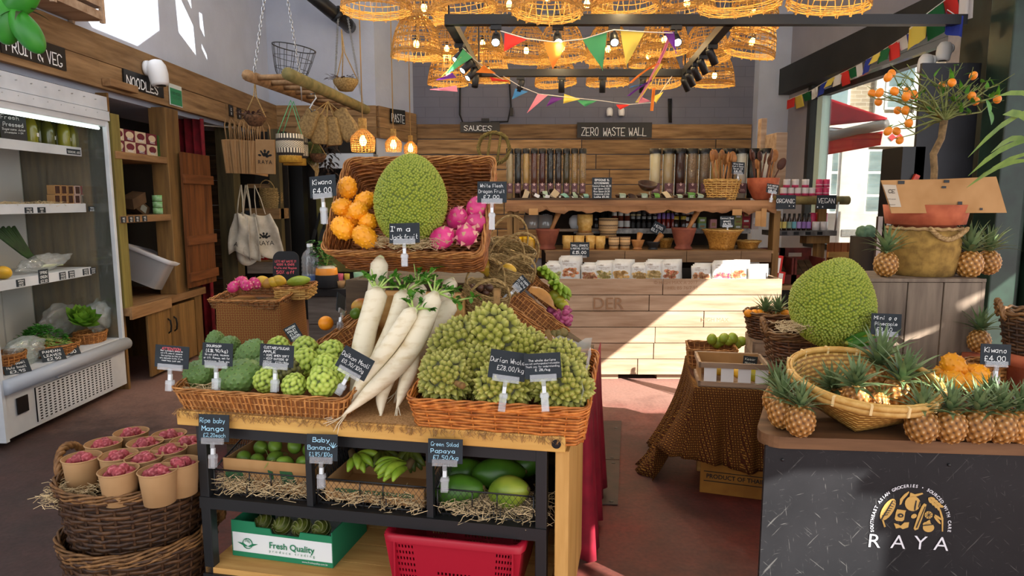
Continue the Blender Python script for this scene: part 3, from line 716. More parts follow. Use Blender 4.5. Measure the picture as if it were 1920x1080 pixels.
# ------------------------------------------------------------------ centre: the display table
TL, TR_ = atz(330, 770, .82), atz(1060, 820, .82)
TW = (TR_-TL).length; TA = math.atan2(TR_.y-TL.y, TR_.x-TL.x)
EU = Vector((math.cos(TA), math.sin(TA), 0)); EV = Vector((-math.sin(TA), math.cos(TA), 0))
def tt(u, v, z): return Vector((TL.x, TL.y, 0))+EU*u+EV*v+Vector((0, 0, z))
def tuv(p): d = Vector((p[0]-TL.x, p[1]-TL.y, 0)); return d.dot(EU), d.dot(EV)
t = E('display_table', 'long pine topped display table on black metal frame under the soursop and durian baskets', 'table', tt(0, 0, 0), TA)
b = B(False)
for k in range(3): b.bx(0, TW, k*.21, k*.21+.208, .765, .82)
b.obj('tabletop', wood('table_pine', '#dcb063', '#b9853f', 0, 3, isl=.06), t, bevel=.004)
b = B(False); b.bx(TW-.035, TW+.012, .015, .30, .1, .765).bx(TW-.03, TW+.008, .302, .6, .1, .765); b.obj('end_panel', PINEZ, t, bevel=.003)
b = B(False).bx(TW-.06, TW-.02, .2, .45, .02, .1); b.obj('skid', PINE, t)
for x in (.055, TW-.105):
    for y in (.03, .55): B(False).bx(x, x+.04, y, y+.04, .1, .765).obj('leg', BLACK, t, bevel=.003)
for x in (.51, .975): B(False).bx(x-.012, x+.012, .035, .06, .47, .765).obj('divider', BLACK, t)
B(False).bx(.055, TW-.065, .032, .068, .715, .765).obj('top_rail', BLACK, t)
B(False).bx(.055, TW-.065, .025, .58, .43, .475).obj('middle_shelf', BLACK, t)
b = B(False)
for k in range(4): b.bx(.06, TW-.07, .03+k*.14, .03+k*.14+.137, .165, .188)
b.obj('bottom_shelf', PINE, t); B(False).bx(.055, TW-.065, .02, .045, .12, .165).obj('bottom_rail', BLACK, t)
for x in (.1, TW-.08):
    for y in (.08, .5):
        c = B(); c.box((x, y, .105), (.07, .07, .012)).tube([(x-.012, y, .045), (x+.012, y, .045)], .045, 16).box((x, y, .08), (.035, .03, .05)); c.obj('castor', mat('castor', '#9a9c9e', rough=.4, metal=.6), t)
b = B(False); a = np.linspace(0, 2*PI, 24, endpoint=False); b.poly([(TW-.03+.016*math.cos(q), -.002, .795+.016*math.sin(q)) for q in a], (0, .003, 0)); b.obj('maker_badge', BLACKP, t)
# burlap runner with a frayed edge
b = B(); b.bx(.0, TW-.01, .012, .6, .82, .8235)
for k in range(420):
    u = R.uniform(0, TW-.01); L = R.uniform(.008, .03); b.tube([(u, .014, .8225), (u+R.uniform(-.006, .006), .006, .823), (u+R.uniform(-.012, .012), -.004, .82-L*.35), (u+R.uniform(-.015, .015), -.005, .82-L)], .0009, 3, cap=False)
tag(b.obj('burlap_runner', mat('burlap', '#b98d5c', '#96703f', 120, rough=.95, bump=.6), None, tt(0, 0, 0), TA), 'frayed burlap runner laid along the front of the pine table', 'cloth')

def psign(label, x0, y0, x1, y1, Y, lines, yaw=0, tilt=-.12, roll=0, cat='price sign', z=None, **k):
    c = at((x0+x1)/2, (y0+y1)/2, Y); m = ppm(Y, c.z); return sign('price_sign' if cat == 'price sign' else 'chalkboard_sign', label, c, (x1-x0)*m, (y1-y0)*m, lines, (tilt, roll, yaw), cat=cat, **k)
def at_t(px, py, v):    # pixel -> point on the upright plane at table depth v
    return on_plane(px, py, tt(0, v, 0), EV)
def tsign(label, x0, y0, x1, y1, v, lines, tilt=-.12, roll=0, yaw=TA*.5, **k):
    c = at_t((x0+x1)/2, (y0+y1)/2, v); m = ppm(c.y, c.z); return sign('price_sign', label, c, (x1-x0)*m, (y1-y0)*m, lines, (tilt, roll, yaw), **k)
# signs clipped along the table front
tsign('black chalk sign reading Ripe baby Mango clipped to the table front', 371, 777, 431, 828, -.03, [('Ripe baby', 1, -.02), 'Mango', ('£2.20each', .8, .05)], lm=CHALKB, clip=.05, wt=.11)
def flourish(e, w, h):
    b = B(False)
    for k in range(5):
        a = .5+k*.45; b.tube([(w*.33+math.cos(q)*.004+math.cos(a)*s*.02, 0, -h*.02+math.sin(a)*s*.02+.002) for s, q in ((0, 0), (.5, .5), (1, 1))], .0011, 3)
    b.obj('banana_doodle', CHALKB, e, (0, -.004, 0))
tsign('black chalk sign reading Baby Banana clipped to the table front', 574, 814, 634, 864, -.03, [('Baby', 1, 0), ('Banana', 1, -.08), ('£1.85/100g', .9, -.02)], lm=CHALKB, clip=.05, extra=flourish, wt=.11)
tsign('black chalk sign reading Green Salad Papaya clipped to the table front', 802, 823, 868, 869, -.03, ['Green Salad', ('Papaya', 1, -.05), ('£7.50/kg', .95, .03)], lm=CHALKB, clip=.05, wt=.11)
# wire baskets on the middle shelf
WIRE = mat('black_wire', '#1a1a1b', rough=.4, spec=.5)
def wire_basket(label, u0, u1):
    e = E('wire_basket', label, 'wire basket', tt((u0+u1)/2, .06, .475), TA, 'wire baskets on the middle shelf'); w = (u1-u0)/2; d = .34; hf, hb = .1, .2
    b = B()
    for z0_, z1_ in ((.008, .008), (hf, hb)):
        b.tube([(-w, 0, z0_), (w, 0, z0_), (w, d, z1_), (-w, d, z1_)], .0035, 5, closed=False); b.tube([(-w, d, z1_), (-w, 0, z0_)], .0035, 5)
    for x in (-w, w): b.tube([(x, 0, 0), (x, 0, hf)], .0035, 5); b.tube([(x, d, 0), (x, d, hb)], .0035, 5)
    b.obj('frame', WIRE, e)
    b = B(False); n = int(w*2/.022)
    for s in (1, -1):
        for k in range(-4, n+5):
            x0 = -w+k*.022; x1 = x0+s*hf*.75; a0, a1 = (x0, 0), (x1, hf)
            def clipx(xa, za, xb, zb):
                t0, t1 = 0, 1
                for lim, sg in ((-w, 1), (w, -1)):
                    fa, fb = (xa-lim)*sg, (xb-lim)*sg
                    if fa < 0 and fb < 0: return None
                    if fa < 0: t0 = max(t0, fa/(fa-fb))
                    if fb < 0: t1 = min(t1, fa/(fa-fb))
                return [(xa+(xb-xa)*q, za+(zb-za)*q) for q in (t0, t1)] if t1 > t0 else None
            c = clipx(x0, 0, x1, hf)
            if c: b.tube([(c[0][0], 0, c[0][1]), (c[1][0], 0, c[1][1])], .0009, 3, cap=False)
    for x in (-w, w):
        for k in range(16):
            for s in (1, -1):
                y0 = k*.022; y1 = min(d, max(0, y0+s*.1)); b.tube([(x, y0, 0), (x, y1, hf+(hb-hf)*y1/d)], .0009, 3, cap=False)
    b.obj('mesh', WIRE, e)
    for x in (-.045, .045):
        b = B(); b.tube([(x-.012, -.005, .0), (x-.012, -.006, .045), (x+.012, -.006, .045), (x+.012, -.005, 0)], .0022, 5).tube([(x, -.005, .045), (x, -.004, hf)], .0025, 5); b.obj('latch', WIRE, e)
    return e
WB = [(.1, .495, 'leftmost'), (.53, .96, 'middle'), (.995, TW-.115, 'rightmost')]
for (u0, u1, n), c in zip(WB, ('green mangoes', 'baby bananas', 'green papayas')): wire_basket('black wire mesh basket of %s on the middle shelf' % c, u0, u1)
# contents: mangoes in a torn box
t = E('cardboard_box', 'torn cardboard tray of small green mangoes inside the black wire basket', 'box', tt(.3, .21, .486), TA)
b = B(False).bx(-.18, .18, -.12, -.116, 0, .125).bx(-.18, .18, .116, .12, 0, .13).bx(-.18, -.176, -.12, .12, 0, .12).bx(.176, .18, -.12, .12, 0, .12).bx(-.18, .18, -.12, .12, 0, .004); b.obj('carton', CARD, t)
b = B(False); gs = [(-.17, .07), (-.1, .075), (-.09, .05), (-.05, .045), (-.06, .02), (-.11, .03), (-.175, .03)]; b.poly([(x, -.1225, z) for x, z in gs], (0, .002, 0)); b.poly([(.01, -.1225, .09), (.03, -.1225, .085), (.035, -.1225, .05), (.02, -.1225, .05)], (0, .002, 0)); b.poly([(.06, -.1225, .09), (.11, -.1225, .09), (.13, -.1225, .04), (.07, -.1225, .04)], (0, .002, 0)); b.obj('green_print', mat('print_green', '#2e5a35', rough=.8), t)
for i, (u, v, z) in enumerate(((.17, .15, .1), (.235, .14, .095), (.3, .16, .105), (.36, .13, .1), (.425, .15, .098), (.26, .23, .125), (.34, .24, .13), (.41, .24, .12), (.19, .24, .11))):
    e = E('mango', 'small green mango in the torn cardboard tray, %s along' % ORD[i], 'mango', tt(u, v, .49+z), (R.uniform(-.5, .5), R.uniform(.8, 2), R.uniform(0, 6)), 'green mangoes in the wire basket')
    v_, f_ = ico(3); b = B(); b.add(egg(.2)(v_*np.array((.03, .028, .037)), v_), f_); b.obj('fruit', MANG, e); b = B(); b.tube([(0, 0, .034), (.006, 0, .05), (.02, 0, .06), (.045, .005, .062)], .0018, 4); b.obj('stalk', mat('green_stalk', '#8c9a4a', rough=.7), e)
straw('straw', 'shredded straw filling the front of the mango wire basket', tt(.3, .085, .487), .36, .04, 240, TA, h=.06)
t = E('cardboard_box', 'cardboard tray of baby bananas with upside down green print', 'box', tt(.745, .2, .486), TA)
b = B(False).bx(-.195, .195, -.12, -.116, 0, .07).bx(-.195, .195, .116, .12, 0, .08).bx(-.195, -.191, -.12, .12, 0, .075).bx(.191, .195, -.12, .12, 0, .075).bx(-.195, .195, -.12, .12, 0, .004); b.obj('carton', CARD, t)
mk('lettering', solid_text('FRESH PRODUCE OF CAMBODIA', .021, 1, .0008), t, (0, -.122, .042), (0, PI, 0)).data.materials.append(mat('print_green', '#2e5a35', rough=.8))
BG = 'banana bunches in the wire basket'
hand_of_bananas('yellow green baby banana bunch lying at the front of the wire basket', tt(.85, .16, .6), (.4, 0, -1.1), 9, .115, .0165, group=BG)
hand_of_bananas('dark green banana bunch at the back left of the middle wire basket', tt(.68, .27, .6), (.7, .2, .6), 8, .11, .016, mat('dark_banana', '#5d6a22', '#3e4a17', 15, rough=.5), BG)
hand_of_bananas('dark green banana bunch standing at the back of the middle wire basket', tt(.82, .31, .62), (1.1, 0, -.2), 8, .1, .016, MATS['dark_banana'], BG)
hand_of_bananas('small green banana bunch under the baby banana sign', tt(.61, .2, .6), (.5, 0, .8), 6, .1, .016, group=BG)
straw('straw', 'shredded straw at the front of the banana wire basket', tt(.745, .075, .487), .38, .02, 110, TA, h=.045)
PG = 'papayas in the wire basket'
for (px, py, v, rx, s, l) in ((862, 920, .14, (.1, 1.35, -.1), (.062, .06, .095), 'dark green papaya at the front left of the wire basket'), (955, 922, .13, (.2, 1.2, -.35), (.06, .058, .088), 'yellow tinged papaya at the front right of the wire basket'), (935, 888, .25, (.1, 1.5, .12), (.062, .06, .105), 'large dark papaya showing its stem end behind the front pair'), (870, 886, .29, (.1, 1.3, .2), (.055, .055, .085), 'shaded green papaya behind the papaya sign'), (985, 872, .32, (.3, 1.1, .2), (.05, .05, .08), 'dark papaya at the back right corner of the wire basket')):
    p = at_t(px, py, v); e = E('papaya', l, 'papaya', p, rx, PG)
    v_, f_ = ico(4); b = B(); b.add(egg(.28)(v_*np.array(s), v_), f_); b.obj('fruit', mat('yellow_papaya', '#a3aa3c', '#6d8a28', 6, rough=.35) if 'yellow' in l else PAPM, e); b = B(); b.sph((0, 0, s[2]*.99), (.01, .01, .006), 8, 5); b.obj('stem_scar', mat('stem_scar', '#54491f', rough=.8), e)
straw('straw', 'shredded straw bedding under the papayas', tt(1.2, .14, .48), .36, .18, 420, TA, h=.05)
# bottom shelf: produce carton and red crate
CG = mat('carton_green', '#1d7a52', rough=.7); CW = mat('carton_white', '#dfe2e0', rough=.7)
c0 = at_t(437, 1060, .12); c1 = at_t(625, 1063, .12); cw = (c1-c0).length; ch = .137
t = E('produce_carton', 'white and green printed produce carton on the bottom shelf', 'carton', ((c0+c1)/2).to_tuple()[:2]+(.189,), TA-.03)
b = B(False).bx(-cw/2, cw/2, 0, .004, .018, ch*.74).bx(-cw/2, cw/2, .296, .3, 0, ch).bx(-cw/2, cw/2, 0, .3, 0, .004); b.obj('carton', CW, t)
b = B(False).poly([(-cw/2, -.0015, ch*.74), (cw/2, -.0015, ch*.74), (cw/2, -.0015, ch*.95), (.085, -.0015, ch*.95), (.078, -.0015, ch*.8), (-.04, -.0015, ch*.8), (-.047, -.0015, ch*.95), (-.11, -.0015, ch*.95), (-.115, -.0015, ch*1.1), (-cw/2, -.0015, ch*1.1)], (0, .005, 0)); b.bx(-cw/2, cw/2, -.0015, .003, 0, .02).bx(-cw/2-.002, -cw/2+.002, 0, .3, 0, ch*1.05).bx(cw/2-.002, cw/2+.002, 0, .3, 0, ch*1.05); b.obj('green_band', CG, t)
mk('lettering', solid_text('Fresh Quality', .036, 1, .0006), t, (.045, -.003, .062)).data.materials.append(CG)
mk('lettering', solid_text('produce trading', .0155, 1, 0, 1.9), t, (.045, -.003, .038)).data.materials.append(CG)
mk('lettering', solid_text('www.freshquality.com.br', .011), t, (cw*.33, -.003, .011)).data.materials.append(CW)
b = B(False); q = np.linspace(0, 2*PI, 40); x0 = -cw*.34; z0 = .058
b.tube([(x0+.021*math.cos(a), 0, z0+.021*math.sin(a)) for a in q[:-1]], .0016, 4, closed=True)
for s in (1, -1): b.poly([(x0, 0, z0-.012), (x0+s*.02, 0, z0), (x0+s*.045, 0, z0+.002), (x0+s*.025, 0, z0-.008), (x0+s*.01, 0, z0-.014)], (0, .001, 0))
for k in range(3): b.tube([(x0-.012+.024*s, 0, z0+.006+k*.004+.003*math.sin(s*5)) for s in np.linspace(0, 1, 8)], .0008, 3)
b.obj('emblem', CG, t, (0, -.003, 0))
NETM = mat('fruit_in_net', '#3f4a1a', '#7d8430', 14, rough=.5)
for i in range(8):
    p = tt(*tuv(t.location), 0)+EU*(-.13+.085*(i % 4))+EV*(.09+.11*(i//4)); e = E('wrapped_pear', 'green pear in foam net, %s in the %s row of the carton' % (ORD[i % 4], 'front' if i < 4 else 'back'), 'pear', (p.x, p.y, .189+.1+.035*(i//4)), (1.3, R.uniform(-.3, .3), R.uniform(-.4, .4)), 'netted pears in the green carton')
    b = B(); b.sph((0, 0, 0), (.037, .037, .045), 12, 9); b.obj('fruit', NETM, e); b = B(False)
    for k in range(7): a0 = k*.9; b.tube([(.0385*math.sin(th)*math.cos(a0+th*1.4), .0385*math.sin(th)*math.sin(a0+th*1.4), .0465*math.cos(th)) for th in np.linspace(.3, 2.5, 9)], .0022, 4)
    b.obj('foam_net', mat('foam_net', '#8a8a58', rough=.9), e)
c0 = at_t(722, 985, .02); c1 = at_t(985, 1003, .02); cw = (c1-c0).length; zt = .435-.02
t = E('plastic_crate', 'red ventilated plastic crate standing on the bottom shelf', 'crate', ((c0+c1)/2).to_tuple()[:2]+(.189,), TA)
H = zt-.189; b = B(False); tp = lambda z: cw/2*(.86+.11*z/H)
# front wall with rows of square vents: built as a grid of bars
for side in (0, 1):
    y = .0 if side == 0 else .36
    for x0, x1, cut in ((-1, -.9, 0), (-.9, -.58, 1), (-.58, -.35, 0), (-.35, .35, 2), (.35, .62, 0), (.62, .9, 1), (.9, 1, 0)):
        if not cut: b.add([(x0*tp(0), y, 0), (x1*tp(0), y, 0), (x1*tp(H), y-.02+.04*side, H), (x0*tp(H), y-.02+.04*side, H)], [[0, 1, 2, 3]])
        else:
            n = 6 if cut == 1 else 11; m = 9; P = np.array([[((x0+(x1-x0)*i/(2*n+1))*tp(H*j/(2*m+1)), y+(-.02+.04*side)*j/(2*m+1), H*j/(2*m+1)) for i in range(2*n+2)] for j in range(2*m+2)])
            F = [[j*(2*n+2)+i, j*(2*n+2)+i+1, (j+1)*(2*n+2)+i+1, (j+1)*(2*n+2)+i] for j in range(2*m+1) for i in range(2*n+1) if not (i % 2 and j % 2 and (cut == 1 or (3 <= i <= 2*n-3 and j < 9)))]
            b.add(P, F)
for s in (-1, 1): b.add([(s*tp(0), 0, 0), (s*tp(0), .36, 0), (s*tp(H), .38, H), (s*tp(H), -.02, H)], [[0, 1, 2, 3]])
b.add([(-tp(0), 0, .004), (tp(0), 0, .004), (tp(0), .36, .004), (-tp(0), .36, .004)], [[0, 1, 2, 3]])
b.obj('crate_body', RED, t, solid=.004)
b = B(); P, n = outline(('rect', cw, .43, .03), 60); b.grid([np.column_stack([P[:, 0]*k, P[:, 1]*k+.18, np.full(60, z)]) for k, z in ((1.0, H-.02), (1.0, H+.0), (.985, H+.006), (.93, H+.006), (.92, H-.02))], False, True); b.obj('rim', RED, t)
b = B(False)
for x in (-.47, .48): b.bx(x*cw*.88-.003, x*cw*.88+.003, -.03, 0, .01, H-.02)
b.obj('rib', RED, t)
# right end: red cloth over the stand behind
SD = .64
t = E('covered_stand', 'stepped display stand behind the pine table hung with deep red cloth', 'stand', tt(0, 0, 0), TA)
b = B(False).bx(.12, TW-.02, SD, 1.55, 0, .8); b.bx(.3, .96, SD+.2, 1.5, .8, 1.22).bx(.96, 1.1, SD+.2, 1.1, .8, 1.05).poly([(1.02, SD+.28, .8), (1.42, SD+.28, .8), (1.02, SD+.28, 1.06)], (0, .6, 0)); b.obj('stand_body', DARKW, t)
b = B(); P = []
for k in range(60):
    s = k/59
    if s < .2: u, v, n = TW-.1+(.12*s/.2), SD-.01, (0, -1)
    else: u, v, n = TW+.02, SD-.01+(s-.2)/.8*.9, (1, 0)
    w_ = .018*math.sin(s*60)+.012*math.sin(s*23+1); P.append([(u+n[0]*(w_*(1-z)+.03*(1-z)), v+n[1]*w_*(1-z)*.3, .03+.79*z+.02*math.sin(s*17)*(1-z)) for z in np.linspace(0, 1, 12)])
b.grid(P); b.obj('red_cloth', mat('bright_red_cloth', '#8f0f28', '#70091d', 8, rough=.8), t, solid=.003)

# ------------------------------------------------------------------ left basket: soursops and custard apples
LB = basket('wicker_tray', 'shallow tan wicker tray holding soursops and custard apples on the pine table', ('rect', .64, .40, .03), .112, tt(.335, .225, .827), (rad(9), 0, TA), .09, 118, 4, (WICK, WICKI, WICK), 'v', rw=.003, rs=.0042, rim=.0065)
B(False).box((0, 0, 0), (.6, .05, .055)).obj('wooden_batten', PINE, None, tt(.335, .39, .85), TA); tag(bpy.data.objects['wooden_batten'], 'pine batten propping up the back of the soursop tray', 'batten')
def lb(px, py, v): return at_t(px, py, v)
for px, py, v, s, l, r in ((375, 703, .14, 1.05, 'dark soursop in the front left corner of the tan tray', (1.2, .4, .6)), (452, 705, .12, 1.15, 'large dark soursop at the front of the tan tray under the soursop sign', (1.1, .9, 1.7)), (398, 672, .3, .9, 'soursop behind the soursop sign', (.6, .3, 0)), (470, 668, .27, 1.05, 'mid green soursop right behind the soursop sign', (.3, .5, .5)), (405, 642, .40, .75, 'pale green soursop at the back left of the tan tray', (.3, 0, .2)), (500, 690, .22, .95, 'shaded soursop left of the custard apple sign', (1.2, .5, 2.)), (430, 652, .36, .85, 'soursop at the back beside the patterned cloth', (.7, .4, .3))): soursop(l, lb(px, py, v), r, s)
for i, (px, py, v, s, l, dk) in enumerate(((500, 712, .1, .95, 'yellow green custard apple under the custard apple sign', 0), (522, 655, .37, 1.05, 'bright custard apple showing above the custard apple sign', 0), (545, 695, .16, 1.05, 'nearly black ripe custard apple in the middle of the tray', 1), (552, 722, .06, .9, 'pale smooth custard apple low at the front of the tray', 0), (570, 680, .21, 1.15, 'tall custard apple in the middle right of the tray', 0), (572, 656, .34, 1.1, 'brown tinged custard apple at the back of the tray', 0), (605, 716, .06, 1.1, 'knobbly bright green custard apple at the front right corner', 0), (612, 690, .17, 1.1, 'custard apple left of the daikon sign', 0), (622, 662, .3, 1.1, 'custard apple at the back right of the tray', 0), (535, 678, .28, 1.0, 'custard apple half hidden behind the dark one', 0), (637, 700, .14, .8, 'small custard apple beside the white radishes', 0))): custard(l, lb(px, py, v), (R.uniform(-.6, .6), R.uniform(-.6, .6), i), s, dk)
straw('straw', 'loose straw in the front left corner of the soursop tray', tt(.1, .1, .88), .16, .1, 70, TA, h=.02)
tsign('dark sign headed ATTENTION with small white handwriting at the left tray corner', 289, 648, 356, 690, .02, [('Dear customers, please do', 1), ('not lift, poke or squeeze', 1), ('the soursop as they are', 1), ('very delicate fruits. If you', 1), ('need help just ask', 1)], tilt=-.1, roll=.06, clip=.04, extra=lambda e, w, h: letters(e, ['ATTENTION'], w*.75, h*.2, -.004, CHALKR).__setattr__('location', (0, -.0045, h*.38)), pad=.3, wt=.13)
tsign('dark sign reading SOURSOP £18.90/kg over the left tray', 378, 643, 438, 686, .03, [('SOURSOP', .9, -.1), ('(£18.90/kg)', 1.25, 0), ('Do not poke, squeeze', .8), ('or lift. Please, ask for', .8), ('assistance. Thank you', .8)], tilt=-.1, roll=.03, clip=.045, wt=.12)
tsign('dark sign reading CUSTARD/SUGAR APPLE over the left tray', 486, 646, 552, 688, .03, [('CUSTARD/SUGAR', 1), ('APPLE', 1, -.2), ('• RIPE WHEN SOFT', .8), ('• KEEP OUTSIDE OF', .8), ('FRIDGE   £1.50/100g', .8)], tilt=-.1, roll=.05, clip=.045, wt=.12)
tsign('tilted dark sign reading Daikon Mooli £0.30/100g', 634, 659, 697, 703, .06, [('Daikon Mooli', 1), ('£0.30/100g', .9)], tilt=-.1, roll=.5, clip=.04, wt=.1)

# ------------------------------------------------------------------ daikon radishes leaning in the middle
DAIM = mat('daikon_skin', '#e6dabd', '#c4ad80', 16, (1, 1, 2.5), rough=.45, lo=.5, hi=.85, rnd=.05); DAIG = mat('daikon_top', '#e3e2bd', '#c9cf96', 20, rough=.5); STALK = mat('leaf_stalk', '#b9cf78', '#8fb04a', 15, rough=.5)
def daikon(label, top, tip, wpx, Yt, Yb, bow=0, leaves=0, tail=1):
    p0, p1 = at(*top, Yt), at(*tip, Yb); L = (p1-p0).length; r = wpx*ppm(Yt)/2*.88; e = E('daikon', label, 'daikon radish', p0, 0, 'daikon radishes on the table')
    ax = (p1-p0).normalized(); sd = ax.cross(Vector((0, 1, 0))).normalized(); n = 18; pts = []; rr = []
    for k in range(n+1):
        s = k/n; pts.append(ax*L*s+sd*bow*math.sin(PI*s)+sd*.004*math.sin(s*9+wpx)); rr.append(r*(min(1, (s*22)**.5*.6+.42))*(1 if s < .5 else 1-((s-.5)/.5)**1.7*.93)*(1+.03*math.sin(s*12+wpx)))
    b = B(); b.tube(pts, rr, 14)
    if tail:
        for k in range(4): a = R.uniform(-.6, .6); b.tube([pts[-1-k//2], pts[-1]+ax*.03+sd*a*.04, pts[-1]+ax*.05+sd*a*.09-Vector((0, .02, -.0))], [.003, .0016, .0006], 4)
    b.obj('root', DAIM, e)
    b = B(); b.sph(ax*r*.25, r*.5, 10, 6); b.obj('root_top', DAIG, e)
    if leaves:
        b = B(); lf = B()
        for k in range(leaves):
            a = k*2.4; el = R.uniform(.35, 1.2); d = (-ax*math.sin(el)+(sd*math.cos(a)+Vector((0, -1, 0))*math.sin(a))*math.cos(el)).normalized(); LL = R.uniform(.045, .1); q = [Vector((math.cos(a)*r*.3, 0, 0))+d*LL*s+Vector((0, 0, -.012*s*s)) for s in np.linspace(0, 1, 5)]
            b.tube(q, [.005, .0045, .004, .003, .002], 5)
            if R.random() < .9:
                for j in range(9):
                    o = q[2+j//4]+(q[-1]-q[-2])*(j % 4)*.5; blade(lf, o, d+Vector((R.uniform(-1, 1), R.uniform(-1, 1), R.uniform(-.8, .8))), (0, 0, 1), R.uniform(.02, .036), .02, .6, .3, 3, tip=1)
        b.obj('stalks', STALK, e); lf.obj('leaves', GREENL, e) if lf.V else None
    return e
daikon('tallest white daikon standing at the back of the bunch', (714, 482), (676, 722), 37, 2.82, 2.72, 0, 0, 0)
daikon('thick white daikon at the left front with upright green stalks', (707, 540), (657, 758), 45, 2.70, 2.48, 0, 9)
daikon('daikon with feathery leaves second from the left', (759, 545), (672, 764), 37, 2.70, 2.46, .01, 8)
daikon('daikon behind the leafy pair with a greenish top', (785, 530), (735, 690), 38, 2.86, 2.68, 0, 8, 0)
daikon('slim daikon lying diagonally across the front of the bunch', (778, 580), (646, 772), 36, 2.54, 2.33, -.006, 5)
daikon('longest curved daikon at the right front reaching the table edge', (818, 550), (640, 780), 42, 2.62, 2.28, .05, 9)
daikon('daikon leaning far right beside the seagrass bag', (848, 523), (790, 660), 31, 2.95, 2.75, 0, 0, 0)
daikon('daikon with a small yellow shoot above the durians', (850, 565), (742, 735), 37, 2.75, 2.52, -.012, 3)
daikon('short daikon with a hooked tail left of the durian basket', (772, 640), (741, 766), 30, 2.55, 2.36, .02, 0)
daikon('short daikon with split roots under the diagonal one', (742, 668), (712, 782), 30, 2.5, 2.34, -.01, 0)
b = B(False); ROOTS = mat('daikon_roots', '#e2d3b2', rough=.7)
t = E('wooden_crate', 'pale wooden riser crate behind the daikon bunch', 'crate', tt(.86, .645, .8), TA); B(False).bx(-.35, .08, 0, .18, 0, .38).obj('crate_body', PINE, t, bevel=.004)

# ------------------------------------------------------------------ right basket: durians
RB = basket('wicker_basket', 'orange wicker basket heaped with durians at the right end of the table', ('rect', .58, .44, .03), .145, tt(1.225, .235, .827), (rad(11), 0, TA), .07, 26, 12, (WICKO, WICKI, WICKO), 'h', rw=.0052, rs=.0036, rim=.007, extra=2)
B(False).box((0, 0, 0), (.5, .05, .07)).obj('wooden_block', PINE, None, tt(1.225, .41, .857), TA); tag(bpy.data.objects['wooden_block'], 'pine block under the back edge of the durian basket', 'block')
b = B(); P = []
for k in range(40):
    s = k/39; q = [(-.26, -.1), (-.26, .2), (.27, .2), (.275, -.19)]; L = [0, .3, .83, 1.22]; d = s*1.22; x = np.interp(d, L, [c[0] for c in q]); y = np.interp(d, L, [c[1] for c in q]); P.append([(x*(1+.06*z)+.006*math.sin(k*2.1+z*7), y*(1+.06*z)+.006*math.sin(k*1.3+z*5),   .01+(.195+.014*math.sin(k*1.7))*z) for z in np.linspace(0, 1, 7)])
b.grid(P); tag(b.obj('plastic_liner', clear('liner_film', (.95, .97, .96), .14, .12, tint=.32, noisy=.9), None, RB.location, RB.rotation_euler), 'crinkled clear plastic sheet lining the durian basket', 'plastic sheet')
for px, py, v, s, r, l in ((836, 708, .1, .86, (1.5, .2, .4), 'durian lying at the front left of the orange basket'), (948, 722, .08, .84, (1.45, .3, 2.2), 'durian behind the large price sign at the front'), (1052, 722, .1, .86, (1.4, -.4, 4.), 'durian at the front right of the basket against the plastic'), (858, 655, .27, .95, (.35, .5, 1), 'upright durian at the back left of the heap'), (922, 642, .32, 1.1, (.25, -.1, 3), 'largest durian crowning the heap'), (985, 664, .33, .85, (.6, -.4, 5.), 'durian at the back right of the heap'), (900, 694, .2, .9, (1.3, .1, 3.2), 'shaded durian in the middle of the heap'), (1056, 690, .26, .8, (-.5, .2, 1.2), 'durian behind the small price sign')): durian(l, lb(px, py, v), r, s)
tsign('black sign reading Durian Whole £28.00/kg in the orange basket', 917, 658, 987, 712, -.005, [('Durian Whole', 1), ('£28.00/kg', 1, .1)], tilt=-.12, roll=.12, clip=.06, wt=.09)
tsign('black sign in small writing about whole durians beside the larger durian sign', 983, 662, 1052, 710, -.03, [('The whole durians', .8), ('are not exchangeable/refundable', .62), ('Thank you for understanding', .7), ('£ 28/kg', .8)], tilt=-.12, roll=-.08, clip=.06, wt=.1)
# ------------------------------------------------------------------ tilted basket with the jackfruit
JB_T = rad(56); upv = Matrix.Rotation(TA, 3, 'Z') @ Matrix.Rotation(JB_T, 3, 'X') @ Vector((0, 0, 1)); JR = at(768, 382, 2.98); JB0 = JR-upv*.2
JB = basket('wicker_basket', 'big brown wicker basket tilted forward to show one jackfruit, kiwanos and dragon fruits', ('rect', .66, .46, .035), .2, JB0, (JB_T, 0, TA), .09, 24, 16, (mat('brown_wicker', '#a8662f', '#7c451c', 40, isl=.25, rough=.5), WICKI, WICK), 'h', rw=.0062, rs=.0045, rim=.0075, extra=2, floor=True)
jm = Matrix.Translation(JB0) @ Euler((JB_T, 0, TA)).to_matrix().to_4x4()
jackfruit('tall green jackfruit standing in the middle of the tilted basket', at(770, 376, 2.86), (rad(-14), 0, 0), (.152, .13, .198), 2600, .14)
for i, (x, y, Y, l) in enumerate(((652, 352, 2.95, 'topmost kiwano at the left of the tilted basket'), (684, 377, 2.93, 'kiwano touching the jackfruit, upper one'), (643, 389, 2.9, 'darker kiwano at the left edge halfway up the tilted basket'), (672, 395, 2.86, 'kiwano in the middle of the kiwano pile'), (643, 428, 2.83, 'large kiwano at the lower left corner of the tilted basket'), (690, 417, 2.86, 'kiwano touching the jackfruit, lower one'), (684, 444, 2.79, 'kiwano lowest at the front lip of the tilted basket'), (661, 412, 2.9, 'kiwano mostly hidden in the middle of the pile'))): kiwano(l, at(x, y, Y), (.6*i, .9*i, i), 1.28 if i in (4, 6) else 1.15)
